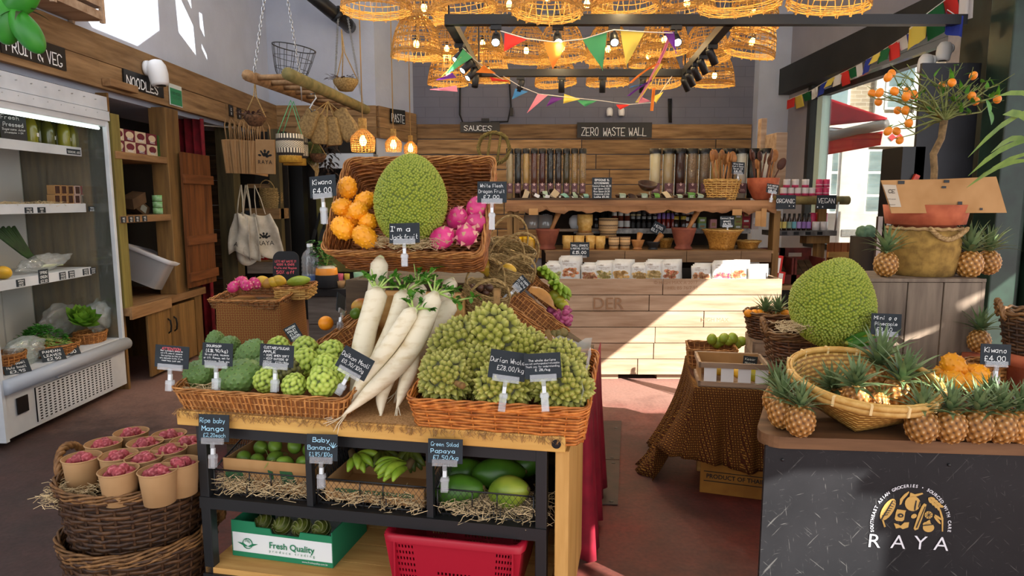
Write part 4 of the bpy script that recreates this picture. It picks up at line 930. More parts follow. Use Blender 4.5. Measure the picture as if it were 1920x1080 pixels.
for i, (x, y, Y, l, r) in enumerate(((894, 391, 2.92, 'uppermost dragon fruit behind the White Flesh sign', .4), (857, 411, 2.88, 'pale pink dragon fruit beside the jackfruit', -.3), (829, 446, 2.79, 'dragon fruit lowest beside the jackfruit base', -.6), (874, 441, 2.8, 'bright magenta dragon fruit at the front right corner', 1.2), (890, 420, 2.88, 'dragon fruit at the back right of the pile', .7))): dragon(l, at(x, y, Y), (.5*i, r, i*1.1), 1.08)
straw('straw', 'tangled straw along the front lip of the tilted basket', at(768, 462, 2.79), .3, .06, 160, TA, h=.035)
psign('chalk sign reading Kiwano £4.00 at the left rim of the tilted basket', 580, 329, 631, 370, 2.84, ['Kiwano', '£4.00'], -.1, -.2, -.1, clip=.07, wt=.1)
psign("chalk sign reading I'm a Jackfruit in front of the tilted basket", 730, 418, 787, 456, 2.68, [("I'm a", 1, -.1), ('Jackfruit', 1)], 0, -.25, -.03, clip=.05, wt=.1)
psign('chalk sign reading White Flesh Dragon Fruit £7.00 at the right rim', 895, 340, 950, 380, 2.82, ['White Flesh', 'Dragon Fruit', '£7.00'], 0, -.2, 0, clip=.07, wt=.09)
# ------------------------------------------------------------------ right shoulder of the stand: seagrass bags and tilted trays
def bag(label, px, py, Y, w, d, h, rot, flare=.35, hh=.12, mats=None):
    return basket('seagrass_bag', label, ('oval', w, d), h, at(px, py, Y), rot, flare, 26, 18, mats or (SEAG, SEAG, SEAG), 'h', rw=h/33, rs=.004, rim=.006, bulge=.1, handles=(PI/2, -PI/2), cat='bag', hr=.0055, hh=hh, group='seagrass bags behind the durians')
bag('seagrass bag of brown chestnuts right behind the daikons', 893, 604, 2.98, .15, .14, .17, (.3, .28, .2))
bag('seagrass bag of yellow mangoes above the chestnut bag', 940, 545, 3.2, .17, .16, .14, (.3, .3, .3))
bag('seagrass bag of limes, highest of the three bags', 948, 505, 3.42, .18, .15, .13, (.3, .25, .3), hh=.14)
NUTM = mat('chestnut', '#5a3a26', '#3c2417', 20, rough=.45, rnd=.2)
for i in range(9): ovoid('chestnut', 'brown chestnut in the seagrass bag', 'chestnut', at(880+(i % 5)*10+R.uniform(-3, 3), 540+(i//5)*9, 2.93+.03*(i % 2)), (i, i*2, i), (.02, .018, .018), NUTM, .2, 'chestnuts in the seagrass bag')
for i, (x, y) in enumerate(((912, 500), (930, 502), (952, 506), (922, 510), (942, 514))): ovoid('mango', 'yellow mango in the middle seagrass bag, %s from the left' % ORD[i], 'mango', at(x, y, 3.14), (i, 1.2, i), (.032, .03, .042), MANY, .2, 'yellow mangoes in the seagrass bag')
ovoid('lime', 'pale green lime in the top seagrass bag', 'lime', at(938, 478, 3.36), (0, 1.3, 0), (.032, .032, .037), LIME, .1); ovoid('lime', 'yellow lime in the top seagrass bag', 'lime', at(958, 480, 3.34), (0, 1.3, 2), (.032, .032, .036), MANY, .1)
TRG = 'slanted wicker trays on the right of the stand'
def slant(label, x0, y0, x1, y1, Y, d, h, n=58):
    a, c = at(x0, y0, Y), at(x1, y1, Y+.03); L = (c-a).length; ang = math.atan2(a.z-c.z, math.hypot(c.x-a.x, c.y-a.y)); yaw = math.atan2(c.y-a.y, c.x-a.x)
    mid = (a+c)/2; up_ = Matrix.Rotation(yaw, 3, 'Z') @ Matrix.Rotation(ang, 3, 'Y') @ Vector((0, 0, 1)); yv = Vector((-math.sin(yaw), math.cos(yaw), 0))
    o = mid-up_*h+yv*d/2
    return basket('wicker_tray', label, ('rect', L, d, .02), h, o, (0, ang, yaw), .03, n, 4, (WICK, WICKI, WICK), 'v', rw=.003, rs=.0034, rim=.006, cat='tray', group=TRG), o, (0, ang, yaw), up_
slant('lowest slanted wicker tray just behind the durians', 916, 588, 1034, 672, 2.88, .12, .09)
slant('slanted wicker tray of onions below the shallots', 936, 556, 1056, 648, 3.0, .13, .09)
slant('slanted wicker tray with shallots and a kraft bag', 956, 530, 1066, 620, 3.13, .15, .09)
slant('slanted wicker tray of bananas at the back', 972, 490, 1062, 572, 3.36, .16, .08)
bag_ = B(); bag_.grid(np.array([[(s*.17-.085+R.uniform(-.004, .004), (-.5+t)*.09, .045*math.sin(PI*t)*(math.sin(PI*min(1, s*1.1+.08)))**.5) for t in np.linspace(0, 1, 9)] for s in np.linspace(0, 1, 12)])); tag(bag_.obj('paper_bag', mat('sugar_brown_bag', '#b8813f', '#9a6a30', 12, rough=.4), None, at(1018, 562, 3.2), (0, .6, 0)), 'brown bag of palm sugar lying on the slanted tray', 'bag')
SHA = mat('shallot_skin', '#8f2f58', '#b2567a', 25, rough=.4, rnd=.2)
for i in range(34):
    s = i/34; ovoid('shallot', 'purple shallot heaped at the end of the slanted tray', 'shallot', at(1028+R.uniform(0, 40), 576+R.uniform(0, 34)+ (1-s)*8, 3.2+R.uniform(-.04, .06)), (i, i*1.7, i), (.0155, .0155, .02), SHA, .25, 'purple shallots in the slanted tray')
for i in range(5): ovoid('onion', 'dry brown onion at the low end of the slanted tray', 'onion', at(1020+i*9, 632-i*2, 3.06), (i, 0, 0), (.024, .024, .021), mat('onion_skin', '#5f5a2c', '#83713e', 20, rough=.6), .1, 'onions in the slanted tray')
ovoid('garlic', 'white garlic bulb at the bottom corner of the slanted tray', 'garlic', at(1030, 640, 2.98), (0, .5, 0), (.03, .03, .028), mat('garlic_skin', '#d9c7be', '#b79aa0', 20, rough=.6), .3)
hand_of_bananas('green banana bunch lying on the highest slanted tray', at(1010, 515, 3.42), (.5, .65, .6), 11, .11, .016, group='bananas on the slanted trays')
hand_of_bananas('yellow green banana bunch further down the slanted tray', at(1034, 540, 3.38), (.5, .65, .5), 9, .11, .016, group='bananas on the slanted trays')
MANG2 = mat('golden_mango', '#c9b52e', '#8f9a30', 8, rough=.4)
for i in range(3): ovoid('star_fruit', 'yellow green fruit at the end of the top slanted tray, %s down' % ORD[i], 'fruit', at(1040+i*7, 553+i*9, 3.36), (i, 1, i), (.028, .026, .036), MANG2, .2, 'yellow fruit at the tray end')
psign('small black sign stuck on the slanted trays', 966, 519, 990, 546, 2.98, ['RED ONION', '£5.50/kg', '£2/bag'], -.5, -.3, .75, clip=.03, wt=.13)
# left shoulder: two slanted trays, an orange, boards seen edge on
slant('slanted wicker tray running down to the left behind the custard apples', 585, 655, 690, 590, 2.85, .16, .08, 50)
slant('upper slanted wicker tray left of the daikons', 640, 602, 700, 566, 3.05, .18, .07, 34)
ovoid('orange', 'orange lying at the top of the left slanted tray', 'orange', at(611, 606, 3.0), (0, 0, 0), (.034, .034, .033), ORNG, 0)
ovoid('passion_fruit', 'green passion fruit in the upper left slanted tray', 'fruit', at(667, 588, 3.0), (0, 1, 0), (.027, .027, .027), MANG, 0); ovoid('mango', 'red and yellow mango beside the daikon stalks', 'mango', at(676, 572, 3.06), (0, 1.2, 0), (.032, .03, .045), mat('red_mango', '#b8553a', '#c49a3c', 12, rough=.4), .2)
psign('black sign board turned away above the left slanted tray', 624, 551, 654, 588, 2.95, [], 1.25, -.2, .5, clip=.03); psign('white lettered black sign leaning behind the custard apples', 537, 609, 562, 638, 2.75, ['PASSION', 'FRUIT', '£1.20', 'EACH'], .5, -.2, -.45, clip=.02, wt=.14)
# ------------------------------------------------------------------ lychee tubs in two nested baskets
LX = at(258, 895, 2.56)
WD = (WICKD, WICKDI, WICKR)
basket('log_basket', 'lower dark wicker log basket under the lychee basket', ('oval', .48, .46), .3, (LX.x, LX.y, .0), 0, .2, 30, 15, WD, 'h', rw=.0085, rs=.006, rim=.0095, handles=(0,), hr=.015, hh=.1, extra=2)
basket('log_basket', 'upper dark wicker log basket filled with tubs of lychees', ('oval', .46, .44), .3, (LX.x, LX.y, .23), .1, .22, 30, 16, WD, 'h', rw=.0085, rs=.006, rim=.009, handles=(PI-.25,), hr=.013, hh=.1, extra=1)
def tub_maker():
    e = E('paper_tub', 'x', 'tub'); b = B(); b.lathe([(.052, 0), (.054, .001), (.0665, .125)], 28).lathe([(.0665, .125), (.065, .125), (.053, .004), (0, .004)], 28); b.obj('cup', KRAFT, e); b = B(); a = np.linspace(0, 2*PI, 40, endpoint=False); b.tube([(.0675*math.cos(q), .0675*math.sin(q), .125) for q in a], .0028, 6, closed=True); b.obj('rim', KRAFT, e); return e
TUBS = [(153, 857, 'farthest left'), (222, 881, 'front left'), (296, 881, 'front right'), (222, 853, 'second row left'), (270, 857, 'second row centre'), (338, 866, 'second row right'), (194, 830, 'third row left'), (272, 829, 'third row centre'), (316, 842, 'third row right'), (246, 810, 'back row left'), (317, 814, 'back row right'), (352, 826, 'far back right')]
for i, (px, py, n) in enumerate(TUBS):
    z = .615; p = atz(px, py, z); tilt = 0
    inst('tub', tub_maker, (p.x, p.y, z-.125), (0, -tilt, 0), 'brown paper tub of lychees, %s of the upper log basket' % n, 'paper tubs of lychees')
    gl = 'lychees in the %s tub' % n
    k = 9
    for j in range(k):
        a = j*1.05+i if j < 6 else j*2.1+i; r_ = .04 if j < 6 else .017; lychee('pink red lychee in the tub at the %s' % n, (p.x+r_*math.cos(a)+(.02*tilt), p.y+r_*math.sin(a), z-.026+(.022 if j >= 6 else R.uniform(-.008, .004))), (R.uniform(0, 6), R.uniform(0, 6), 0), 1.12, gl)
straw('straw', 'pale straw between the tubs at the left of the log basket', (LX.x-.17, LX.y-.13, .47), .16, .12, 200, .3, h=.05)
# ------------------------------------------------------------------ covered pedestal with marked-down fruit, and the back counter
CB = cloth_pattern('maroon_medallion_cloth', '#6d2517', '#b9904e', 34, True, True)
PX0, PX1, PY0, PY1, PZ = at(408, 569, 4.0).x, at(524, 570, 4.0).x, 4.0, 4.46, at(465, 569, 4.0).z
b = B(False); b.bx(PX0, PX1, PY0, PY1, 0, PZ-.004); c = B()
tag(b.obj('display_plinth', DARKW, bevel=.01), 'tall plinth under maroon medallion cloth', 'plinth')
P = []; per = [(PX0-.006, PY1+.004), (PX0-.006, PY0-.006), (PX1+.006, PY0-.006), (PX1+.006, PY1+.004)]; pts = []
for a in range(3):
    for k in range(14): s = k/14; pts.append((per[a][0]+(per[a+1][0]-per[a][0])*s, per[a][1]+(per[a+1][1]-per[a][1])*s))
pts.append(per[3]); pts = np.array(pts); cen = pts.mean(0)
P = [np.column_stack([cen+(pts-cen)*f+np.outer(.006*np.sin(np.arange(len(pts))*1.9)*(1-z/PZ), [1, -.4]), np.full(len(pts), z)]) for z, f in ((.1, 1.12), (.4, 1.08), (.7, 1.04), (PZ-.02, 1.0), (PZ, .985), (PZ+.002, .9), (PZ+.002, .05))]
c.grid(P); tag(c.obj('tablecloth', CB, solid=.003), 'maroon cloth with gold medallions draped over the plinth', 'cloth')
ptop = PZ+.005; mx = (PX0+PX1)/2
basket('wicker_tray', 'flat wicker tray of dragon fruits and mangoes on the covered plinth', ('rect', .42, .36, .02), .055, at(483, 566, 4.18), (rad(6), 0, -.1), .06, 48, 3, (WICKR, WICKI, WICK), 'v', rw=.004, rs=.0042, rim=.006)
basket('wicker_basket', 'small honey coloured basket with papaya behind the flat tray', ('rect', .2, .3, .02), .075, at(556, 556, 4.33), (0, 0, .1), .06, 18, 6, (BAMB, WICKI, WICK), 'h', rw=.006, rs=.004, rim=.006)
for i, (x, y, l) in enumerate(((438, 538, 'dragon fruit at the left end of the flat tray'), (452, 528, 'dragon fruit at the back left of the flat tray'), (462, 535, 'dragon fruit in the left half of the flat tray'), (478, 531, 'dragon fruit in the middle of the flat tray'))): dragon(l, at(x, y, 4.12+.05*(i % 2)), (i, .8, i), .8, 'dragon fruits on the flat tray')
for i, (x, y, m_) in enumerate(((491, 527, MANY), (502, 531, mat('brown_mango', '#8a5a2a', '#a8792f', 10, rough=.45)), (514, 529, MANY), (524, 526, MANY))): ovoid('mango', 'overripe mango on the flat tray, %s from the dragon fruits' % ORD[i], 'mango', at(x, y, 4.2), (i, 1.3, i), (.034, .03, .045), m_, .2, 'marked down mangoes')
ovoid('papaya', 'long green papaya in the small basket behind the flat tray', 'papaya', at(560, 527, 4.36), (.3, 1.4, .3), (.035, .035, .08), LIME, .2)
def rounded_board(e, w, h, r_=.3):
    a = [(-w/2, -h/2), (w/2, -h/2)]+[(w/2-w*r_*(1-math.cos(q)), h/2-w*r_*(1-math.sin(q))) for q in np.linspace(0, PI/2, 8)]+[(-w/2+w*r_*(1-math.sin(q)), h/2-w*r_*(1-math.cos(q))) for q in np.linspace(0, PI/2, 8)]
    return B(False).poly([(x, 0, z) for x, z in a], (0, .006, 0)).obj('board', mat('black_board', '#141416', rough=.7), e)
c = at(536, 500, 4.42); m = ppm(4.42)
e = E('chalkboard_sign', 'black round topped chalkboard with pink writing LETS NOT WASTE IT', 'chalkboard', c, (-.1, 0, -.05)); rounded_board(e, 50*m, 58*m); letters(e, [('LETS NOT WASTE IT', 1), ('ODDS & ENDS', .9), ('Fruits and Veggies', 1), ('50% off', 1.5)], 46*m, 50*m, -.002, CHALKR, wt=.12)
CK0, CK1 = at(577, 540, 5.0), at(700, 540, 5.0); kz = CK0.z-.0
e = E('counter', 'grey plank kitchen counter with a black worktop behind the plinth', 'counter', (CK0.x, 5.0, 0)); b = planks('', 0, 1.1, .02, kz-.06, 4, GREYW, .02, seed=4); b.bx(0, 1.1, 0, .5, .02, kz-.06); b.obj('cladding', GREYW, e, bevel=.003); B(False).bx(-.02, 1.14, -.05, .55, kz-.06, kz).obj('worktop', mat('black_stain_wood', '#2a2422', '#171413', 6, rough=.6), e, bevel=.004)
kz += .001
def onc(px, Y): p = at(px, 500, Y); return (p.x, Y, kz)
def lathe_thing(name, label, cat, loc, parts, group=None, rot=0, scale=None):
    e = E(name, label, cat, loc, rot, group, scale)
    for pn, prof, m_, n in parts: B().lathe(prof, n).obj(pn, m_, e)
    return e
BOT = clear('bottle_plastic', (.93, .96, .98), .1, .05, tint=.12)
e = lathe_thing('water_bottle', 'large clear plastic water bottle on the black counter', 'bottle', onc(582, 5.06), [('bottle', [(0, 0), (.06, 0), (.066, .02), (.064, .08), (.066, .1), (.06, .115), (.066, .13), (.06, .145), (.066, .16), (.06, .175), (.066, .19), (.06, .205), (.064, .22), (.05, .26), (.022, .29), (.02, .31)], BOT, 20), ('cap', [(.022, .305), (.022, .33), (0, .33)], WHITE, 14)]); b = B(); b.lathe([(.067, .03), (.067, .09)], 20); b.obj('label', mat('blue_label', '#5a74a8', rough=.5), e)
e = lathe_thing('plant_pot', 'orange and black pot with a leafy basil on the counter', 'plant pot', onc(612, 5.02), [('pot', [(0, 0), (.085, 0), (.09, .01), (.083, .1)], mat('matt_black', '#1e1e20', rough=.6), 24), ('orange_band', [(.083, .1), (.078, .15), (.07, .15), (.07, .1)], mat('orange_glaze', '#e08a22', rough=.4), 24), ('stones', [(.07, .15), (.055, .165), (.03, .168), (0, .16)], mat('cream_stone', '#d8ccb4', rough=.7), 12)])
b = B()
for k in range(190):
    a, r_, h_ = R.uniform(0, 6.28), R.uniform(.0, .085), R.uniform(.17, .36); blade(b, (r_*math.cos(a)-.02-(.12*max(0, h_-.24)), r_*math.sin(a)*.8, h_), (math.cos(a), math.sin(a), R.uniform(-.2, .6)), (0, 0, 1), R.uniform(.03, .045), .024, .7, .25, 4, tip=1)
b.obj('foliage', mat('basil_leaf', '#3f7d2c', '#28591d', 20, isl=.3, rough=.5, transl=.15), e); b = B()
for k in range(7): a = k*.9; b.tube([(0, 0, .15), (.02*math.cos(a), .02*math.sin(a), .23), (.05*math.cos(a)-.02, .05*math.sin(a), .31)], .003, 5)
b.obj('stems', STALK, e)
for i, (px, r_, h_, m_, l) in enumerate(((638, .033, .05, KRAFT, 'small tan paper cup on the counter'), (636, .03, .09, mat('pink_wrap', '#c4566f', rough=.6), 'pink tub behind the tan paper cup'), (650, .022, .09, mat('yellow_wrap', '#b9a13a', rough=.6), 'yellow tub beside the pink tub'), (662, .034, .06, BAMB, 'woven cream bowl on the counter'), (672, .04, .1, mat('green_tin', '#7fa98a', rough=.5), 'pale green tin behind the woven bowl'))): lathe_thing('tub', l, 'tub', onc(px, 5.02 if i in (0, 3) else 5.16), [('cup', [(0, 0), (r_*.8, 0), (r_, h_), (r_*.9, h_), (r_*.75, .01)], m_, 18)])
# ------------------------------------------------------------------ left: chiller cabinet
FX, FY0, FY1, FT = -3.25, 4.12, 5.5, 2.42
FW = mat('chiller_white', '#d3d6d9', '#c2c6ca', 4, rough=.4); FI = mat('chiller_inside', '#c9c8c2', rough=.5); FG = mat('chiller_grey', '#a9afb8', rough=.35)
fr = E('chiller_cabinet', 'tall white open fronted chiller with juice bottles and salad under the FRUIT & VEG board', 'fridge', (FX, FY0, 0))
L = FY1-FY0
b = B(False).bx(-.78, -.74, 0, L, .05, FT).bx(-.78, 0, 0, .03, .05, FT).bx(-.78, -.02, 0, L, FT-.03, FT); b.obj('cabinet_shell', FW, fr)
b = B(False)
for z0, z1, x in ((FT-.11, FT, .0), (FT-.19, FT-.115, .012), (FT-.235, FT-.19, -.005)): b.bx(-.06, x, 0, L, z0, z1)
b.obj('header', FW, fr, bevel=.003)
b = B(False)
for k in range(9):
    for z in (FT-.04, FT-.14): b.tube([(.0, .1+k*.14, z), (.014, .1+k*.14, z)], .004, 6)
b.obj('screw_pattern', STEEL, fr)
B().tube([(-.05, .05, FT-.25), (-.05, L-.06, FT-.25)], .012, 8).obj('light_tube', mat('tube_light', '#eefff4', rough=.4, emit=2.5), fr)
B(False).bx(-.035, 0, L-.035, L, .42, FT-.2).obj('front_post', FW, fr, bevel=.004)
B(False).bx(-.74, -.03, L-.012, L-.006, .45, FT-.2).obj('end_glass', clear('chiller_glass', (.93, .95, .88), .04, .03, tint=.05), fr)
b = B(False).bx(-.738, -.732, .03, L-.02, .45, FT-.1); b.bx(-.733, -.72, L-.36, L-.3, .45, FT-.1); b.obj('back_panel', FI, fr)
b = B(False)
for zc in (.75, 1.0, 1.3, 1.5, 1.75, 1.95):
    for k in range(60): b.box((-.731, .06+(k % 12)*.075+.02*(k//12 % 2), zc-.08+.035*(k//12)), (.003, .007, .007))
b.obj('vent_holes', BLACKP, fr)
for z in (2.0, 1.56, 1.05): B(False).bx(-.73, -.19, .03, L-.1, z, z+.012).bx(-.19, -.175, .03, L-.1, z-.055, z+.014).obj('shelf', FW, fr, bevel=.002)
B(False).bx(-.74, -.03, .03, L-.02, .43, .46).obj('bottom_tray', FW, fr)
b = B(); b.tube([(.01, .02, .41), (.01, L-.005, .41)], .05, 14); b.obj('bumper_rail', FG, fr)
b = B(False).bx(-.775, -.01, .004, L-.004, .06, .36); b.obj('base_cabinet', FW, fr, bevel=.006)
nx, nz = 37, 25; y0, y1, z0, z1 = .3, 1.18, .09, .33
P = np.array([[(.0, y0+(y1-y0)*i/nx, z0+(z1-z0)*j/nz) for i in range(nx+1)] for j in range(nz+1)]); F = [[j*(nx+1)+i, j*(nx+1)+i+1, (j+1)*(nx+1)+i+1, (j+1)*(nx+1)+i] for j in range(nz) for i in range(nx) if not (i % 2 and j % 2)]
B(False).add(P, F).obj('grille', FW, fr); B(False).bx(-.011, -.006, y0, y1, z0, z1).obj('grille_backing', BLACKP, fr)
b = B(False).bx(-.004, .003, .12, .22, .2, .31); b.obj('thermostat_window', BLACKP, fr); B(False).bx(-.005, .02, .5, .62, .345, .365).obj('handle', FG, fr, bevel=.004)
def ticket(par, y, z, w, h, lines, x=-.172, rot=0): 
    e = B(False).box((0, 0, 0), (.004, w, h)).obj('price_ticket', SLATE, par, (x, y, z), (0, 0, 0)); s = scrawl(lines, w, h, wt=.14); s.obj('lettering', CHALK, e, (.003, 0, 0), (0, 0, PI/2))
def fy(px, py, x): return atx(px, py, x).y-FY0
for px, z, ln in ((140, 1.975, ['SUGARCANE JUICE']), (46, 1.53, ['PALM', '£4.50']), (70, 1.53, ['NAM', '£3']), (165, 1.53, ['TOFU', '£3.20'])): ticket(fr, fy(px, 300, -3.42), z, .16 if len(ln) == 1 else .08, .04, ln)
for px, w, h in ((36, .08, .05), (80, .1, .1), (116, .07, .055), (133, .07, .055), (160, .07, .05), (174, .07, .05)): ticket(fr, fy(px, 495, -3.42), 1.03+(.02 if h > .08 else 0), w, h, ['SPRING', 'ONION', '£2.50'])
JU = mat('green_juice', '#8f8a24', '#7a7a20', 6, rough=.25, coat=.5); JUD = mat('dark_juice', '#5d601f', '#4a4d1a', 6, rough=.25, coat=.5); CAPM = mat('dark_cap', '#2c3a22', rough=.4)
def juice(m_):
    e = E('juice_bottle', 'x', 'bottle'); B().lathe([(0, 0), (.04, 0), (.043, .01), (.043, .12), (.036, .155), (.022, .175), (.022, .19)], 18).obj('bottle', m_, e); B().lathe([(.025, .185), (.025, .21), (0, .21)], 14).obj('cap', CAPM, e); B(False).box((.043, 0, .06), (.004, .03, .025)).obj('label', PAPERW, e); return e
for i, (px, py, x, k, l) in enumerate(((8, 232, -3.55, 0, 'green juice bottle at the near end of the top chiller shelf'), (56, 236, -3.52, 0, 'green juice bottle just behind the Fresh Pressed board'), (70, 222, -3.62, 1, 'dark juice bottle behind the Fresh Pressed board'), (88, 238, -3.56, 1, 'dark green juice bottle in the middle of the top chiller shelf'), (118, 238, -3.52, 0, 'bright green juice bottle with a white label on the top chiller shelf'), (134, 240, -3.56, 0, 'slimmer green juice bottle at the far end of the top chiller shelf'), (100, 232, -3.68, 1, 'shadowed juice bottle at the back of the top chiller shelf'))):
    p = atx(px, py, x); inst('ju%d' % k, lambda: juice(JUD if k else JU), (p.x, p.y, 2.0125), .3*i, l, 'juice bottles in the chiller', 1.05)
p = atx(23, 215, -3.46); e = E('chalkboard_sign', 'black board with handle cut-out reading Fresh Pressed Sugarcane Juice', 'chalkboard', (p.x, p.y, 2.0125+.115), (0, 0, 1.15)); b = B(False)
b.bx(-.085, .085, 0, .006, -.11, .08).bx(-.085, -.045, 0, .006, .08, .13).bx(.045, .085, 0, .006, .08, .13).bx(-.085, .085, 0, .006, .13, .155); b.obj('board', BLACKP, e); letters(e, [('Fresh', 1.2, -.1), ('Pressed', 1.2), ('Sugarcane Juice', .65), ('pineapple → £4', .5)], .16, .18, -.003, CHALK, wt=.11)
TRAYW = mat('tray_brown', '#4b2a1e', '#2f1912', 14, rough=.4)
for i in range(11):
    r_, c_ = divmod(i, 6); p = atx(112+c_*12.5, 340+16*(1-r_)+5, -3.5-.0*r_); e = E('sauce_carton', 'windowed carton, %s of the second chiller shelf, %s from near end' % ('top row' if r_ else 'bottom row', ORD[c_]), 'carton', (-3.52, p.y, 1.5725+r_*.073), 0, 'cartons on the second chiller shelf')
    o_ = mat('orange_card', '#d9481f', rough=.6) if c_ == 5 else mat('red_card', '#b3202a', rough=.6) if (r_ and c_ == 4) else CARD if c_ < 3 else mat('pale_pink_card', '#c8a89c', rough=.6)
    b = B(False).bx(-.06, 0, -.034, -.029, 0, .07).bx(-.06, 0, .029, .034, 0, .07).bx(-.06, 0, -.03, .03, 0, .006).bx(-.06, 0, -.03, .03, .064, .07); (b.bx(-.002, .002, -.034, .034, 0, .07) if c_ == 5 else b); b.obj('sleeve', o_, e); B(False).bx(-.05, -.004, -.029, .029, .006, .064).obj('window', TRAYW, e)
    if c_ == 5: letters(B(False).box((0, 0, 0), (.002, .05, .03)).obj('panel', o_, e, (.003, 0, .045)), ['HOUSE'], .045, .02, 0, CHALK).rotation_euler = (0, 0, PI/2)
straw('straw', 'straw along the edge of the second chiller shelf', (-3.5, 4.75, 1.572), .12, .8, 120, 0, h=.015)
def bag_film(label, loc, r, rot=(0, 0, 0), m=None, name='plastic_bag', seed=0):
    rr = random.Random(seed); v, f = ico(4); q = v*np.array(r); n = np.zeros(len(v))
    for k in range(14): w_ = NR.normal(0, 3.2, 3); n += np.sin(v@w_*2+k)*.06
    q = q*(1+n*.55)[:, None]; return tag(B().add(q, f).obj(name, m or PLASTIC, None, loc, rot), label, 'plastic bag')
GLASSY = clear('pale_film', (.86, .93, .9), .12, .15, tint=.22, noisy=.9)
# leeks, mango, herbs, lettuce
e = E('leek_bundle', 'bundle of dark green leeks leaning on the third chiller shelf', 'leeks', (-3.6, fy(70, 470, -3.55)+FY0, 1.08)); b = B(); 
for k in range(16): y = (k-8)*.006; b.tube([(0, .12+y*.5, .02+.004*(k % 3)), (-.03, .0+y, .12), (-.06, -.16+y*2.2, .3+.01*(k % 4))], [.009, .008, .011], 6)
b.obj('leaves', mat('leek_green', '#2c4a1f', '#1d3315', 12, rough=.5), e); b = B()
for k in range(10): b.tube([(0, .1, .015+.005*(k % 3)), (.02, .22+.01*k, .012+.003*(k % 3))], .007, 6)
b.obj('white_ends', mat('leek_white', '#cdd3a4', rough=.5), e)
bag_film('clear plastic sleeve around the leeks', (-3.56, fy(95, 470, -3.5)+FY0, 1.13), (.07, .26, .06), (.1, 0, 0), seed=2)
ovoid('mango', 'yellow mango half out of frame on the third chiller shelf', 'mango', (-3.48, fy(3, 487, -3.48)+FY0, 1.11), (1.3, 0, .3), (.05, .045, .07), MANY, .2)
def small_basket(label, px, py, x, w, h): p = atx(px, py, x); return basket('wicker_basket', label, ('oval', w, w*.8), h, (p.x, p.y, .461), 1.57, .15, 22, 6, (WICK, WICKI, WICK), 'v', rw=.004, rs=.0045, rim=.006)
small_basket('round wicker basket at the near left corner of the chiller floor', 10, 650, -3.4, .22, .12); small_basket('small wicker basket of herbs on the chiller floor', 105, 635, -3.4, .3, .08); small_basket('wicker basket under the lettuce in the chiller', 168, 610, -3.42, .24, .08)
e = E('herb_bunch', 'heap of fresh coriander in the chiller', 'herbs', (-3.5, fy(72, 600, -3.5)+FY0, .5)); b = B()
for k in range(420):
    a, r_ = R.uniform(0, 6.28), R.uniform(0, 1)**.6; p = (r_*.15*math.cos(a), r_*.19*math.sin(a), .05+.12*(1-r_*r_)+R.uniform(-.02, .02)); blade(b, p, (math.cos(a)+.8, math.sin(a), R.uniform(.2, 1)), (0, 0, 1), R.uniform(.02, .035), .022, .8, .3, 3, tip=1)
b.obj('leaves', mat('coriander', '#3f8a26', '#27661a', 30, isl=.35, rough=.55, transl=.15), e); b = B()
for k in range(20): b.tube([(0, R.uniform(-.1, .1), .1), (.1, R.uniform(-.05, .15), .04), (.16, R.uniform(0, .2), .0)], .002, 4)
b.obj('stems', STALK, e)
e = E('lettuce', 'green lettuce in an open plastic bag in the chiller', 'lettuce', (-3.46, fy(148, 585, -3.46)+FY0, .62), (.2, .5, 0)); b = B()
for k in range(34):
    a = k*2.4; el = .15+k/34*1.2; d = Vector((math.cos(a)*math.cos(el), math.sin(a)*math.cos(el), math.sin(el))); blade(b, d*.02, d, (0, 0, 1), .16-.05*k/34, .13-.05*k/34, -.9, .35, 7, tip=1)
b.obj('leaves', mat('lettuce_leaf', '#7da838', '#4f8522', 12, isl=.3, rough=.5, transl=.3), e)
bag_film('crumpled pale plastic bag around the lettuce', (-3.44, fy(185, 575, -3.44)+FY0, .64), (.09, .16, .13), (.3, 0, .3), GLASSY, seed=3)
bag_film('plastic bag of leaves at the near end of the chiller floor', (-3.42, fy(38, 615, -3.42)+FY0, .55), (.08, .2, .1), (.2, 0, 0), GLASSY, seed=4); bag_film('plastic bag behind the coriander in the chiller', (-3.68, fy(110, 560, -3.68)+FY0, .63), (.08, .2, .13), (0, 0, 0), seed=5)
for px, py, ln, l in ((30, 678, ['Thai basil', 'Holy basil', '£3.95'], 'black sign for Thai basil on the chiller edge'), (98, 655, ['PANDAN', 'LEAVES', '£2.50'], 'black sign for pandan on the chiller edge'), (126, 643, ['Coriander', '£1.50'], 'black sign for coriander on the chiller edge')): p = atx(px, py, -3.3); sign('price_sign', l, (p.x, p.y, .5), .15, .1, ln, (-.7, 0, .95), clip=0, wt=.12)

# ------------------------------------------------------------------ fascia boards, camera, stickers, crate, toy mangoes
def xsign(label, x0, y0, x1, y1, x, lines, dz=0, cat='sign', **k):
    a, c = atx(x0, y0, x), atx(x1, y1, x); w = c.y-a.y; zt, zb = a.z, c.z
    return a, c, w
def fascia_sign(label, pxa, pxb, z0, z1, lines, **k):
    ya, yb = atx(pxa, 150, -3.24).y, atx(pxb, 150, -3.24).y
    e = E('sign_board', label, 'sign', (-3.243, (ya+yb)/2, (z0+z1)/2), (0, 0, PI/2)); B(False).box((0, 0, 0), (yb-ya, .012, z1-z0)).obj('board', BLACKP, e); letters(e, lines, yb-ya, z1-z0, -.008, CHALK, **k); return e
fascia_sign('black board hand lettered FRUIT & VEG on the plank fascia', 8, 126, 2.53, 2.69, ['FRUIT & VEG'], fill=True, wt=.13, pad=.12)
fascia_sign('black board hand lettered NOODLES on the plank fascia', 232, 305, 2.54, 2.69, ['NOODLES '], fill=True, wt=.13, pad=.12)
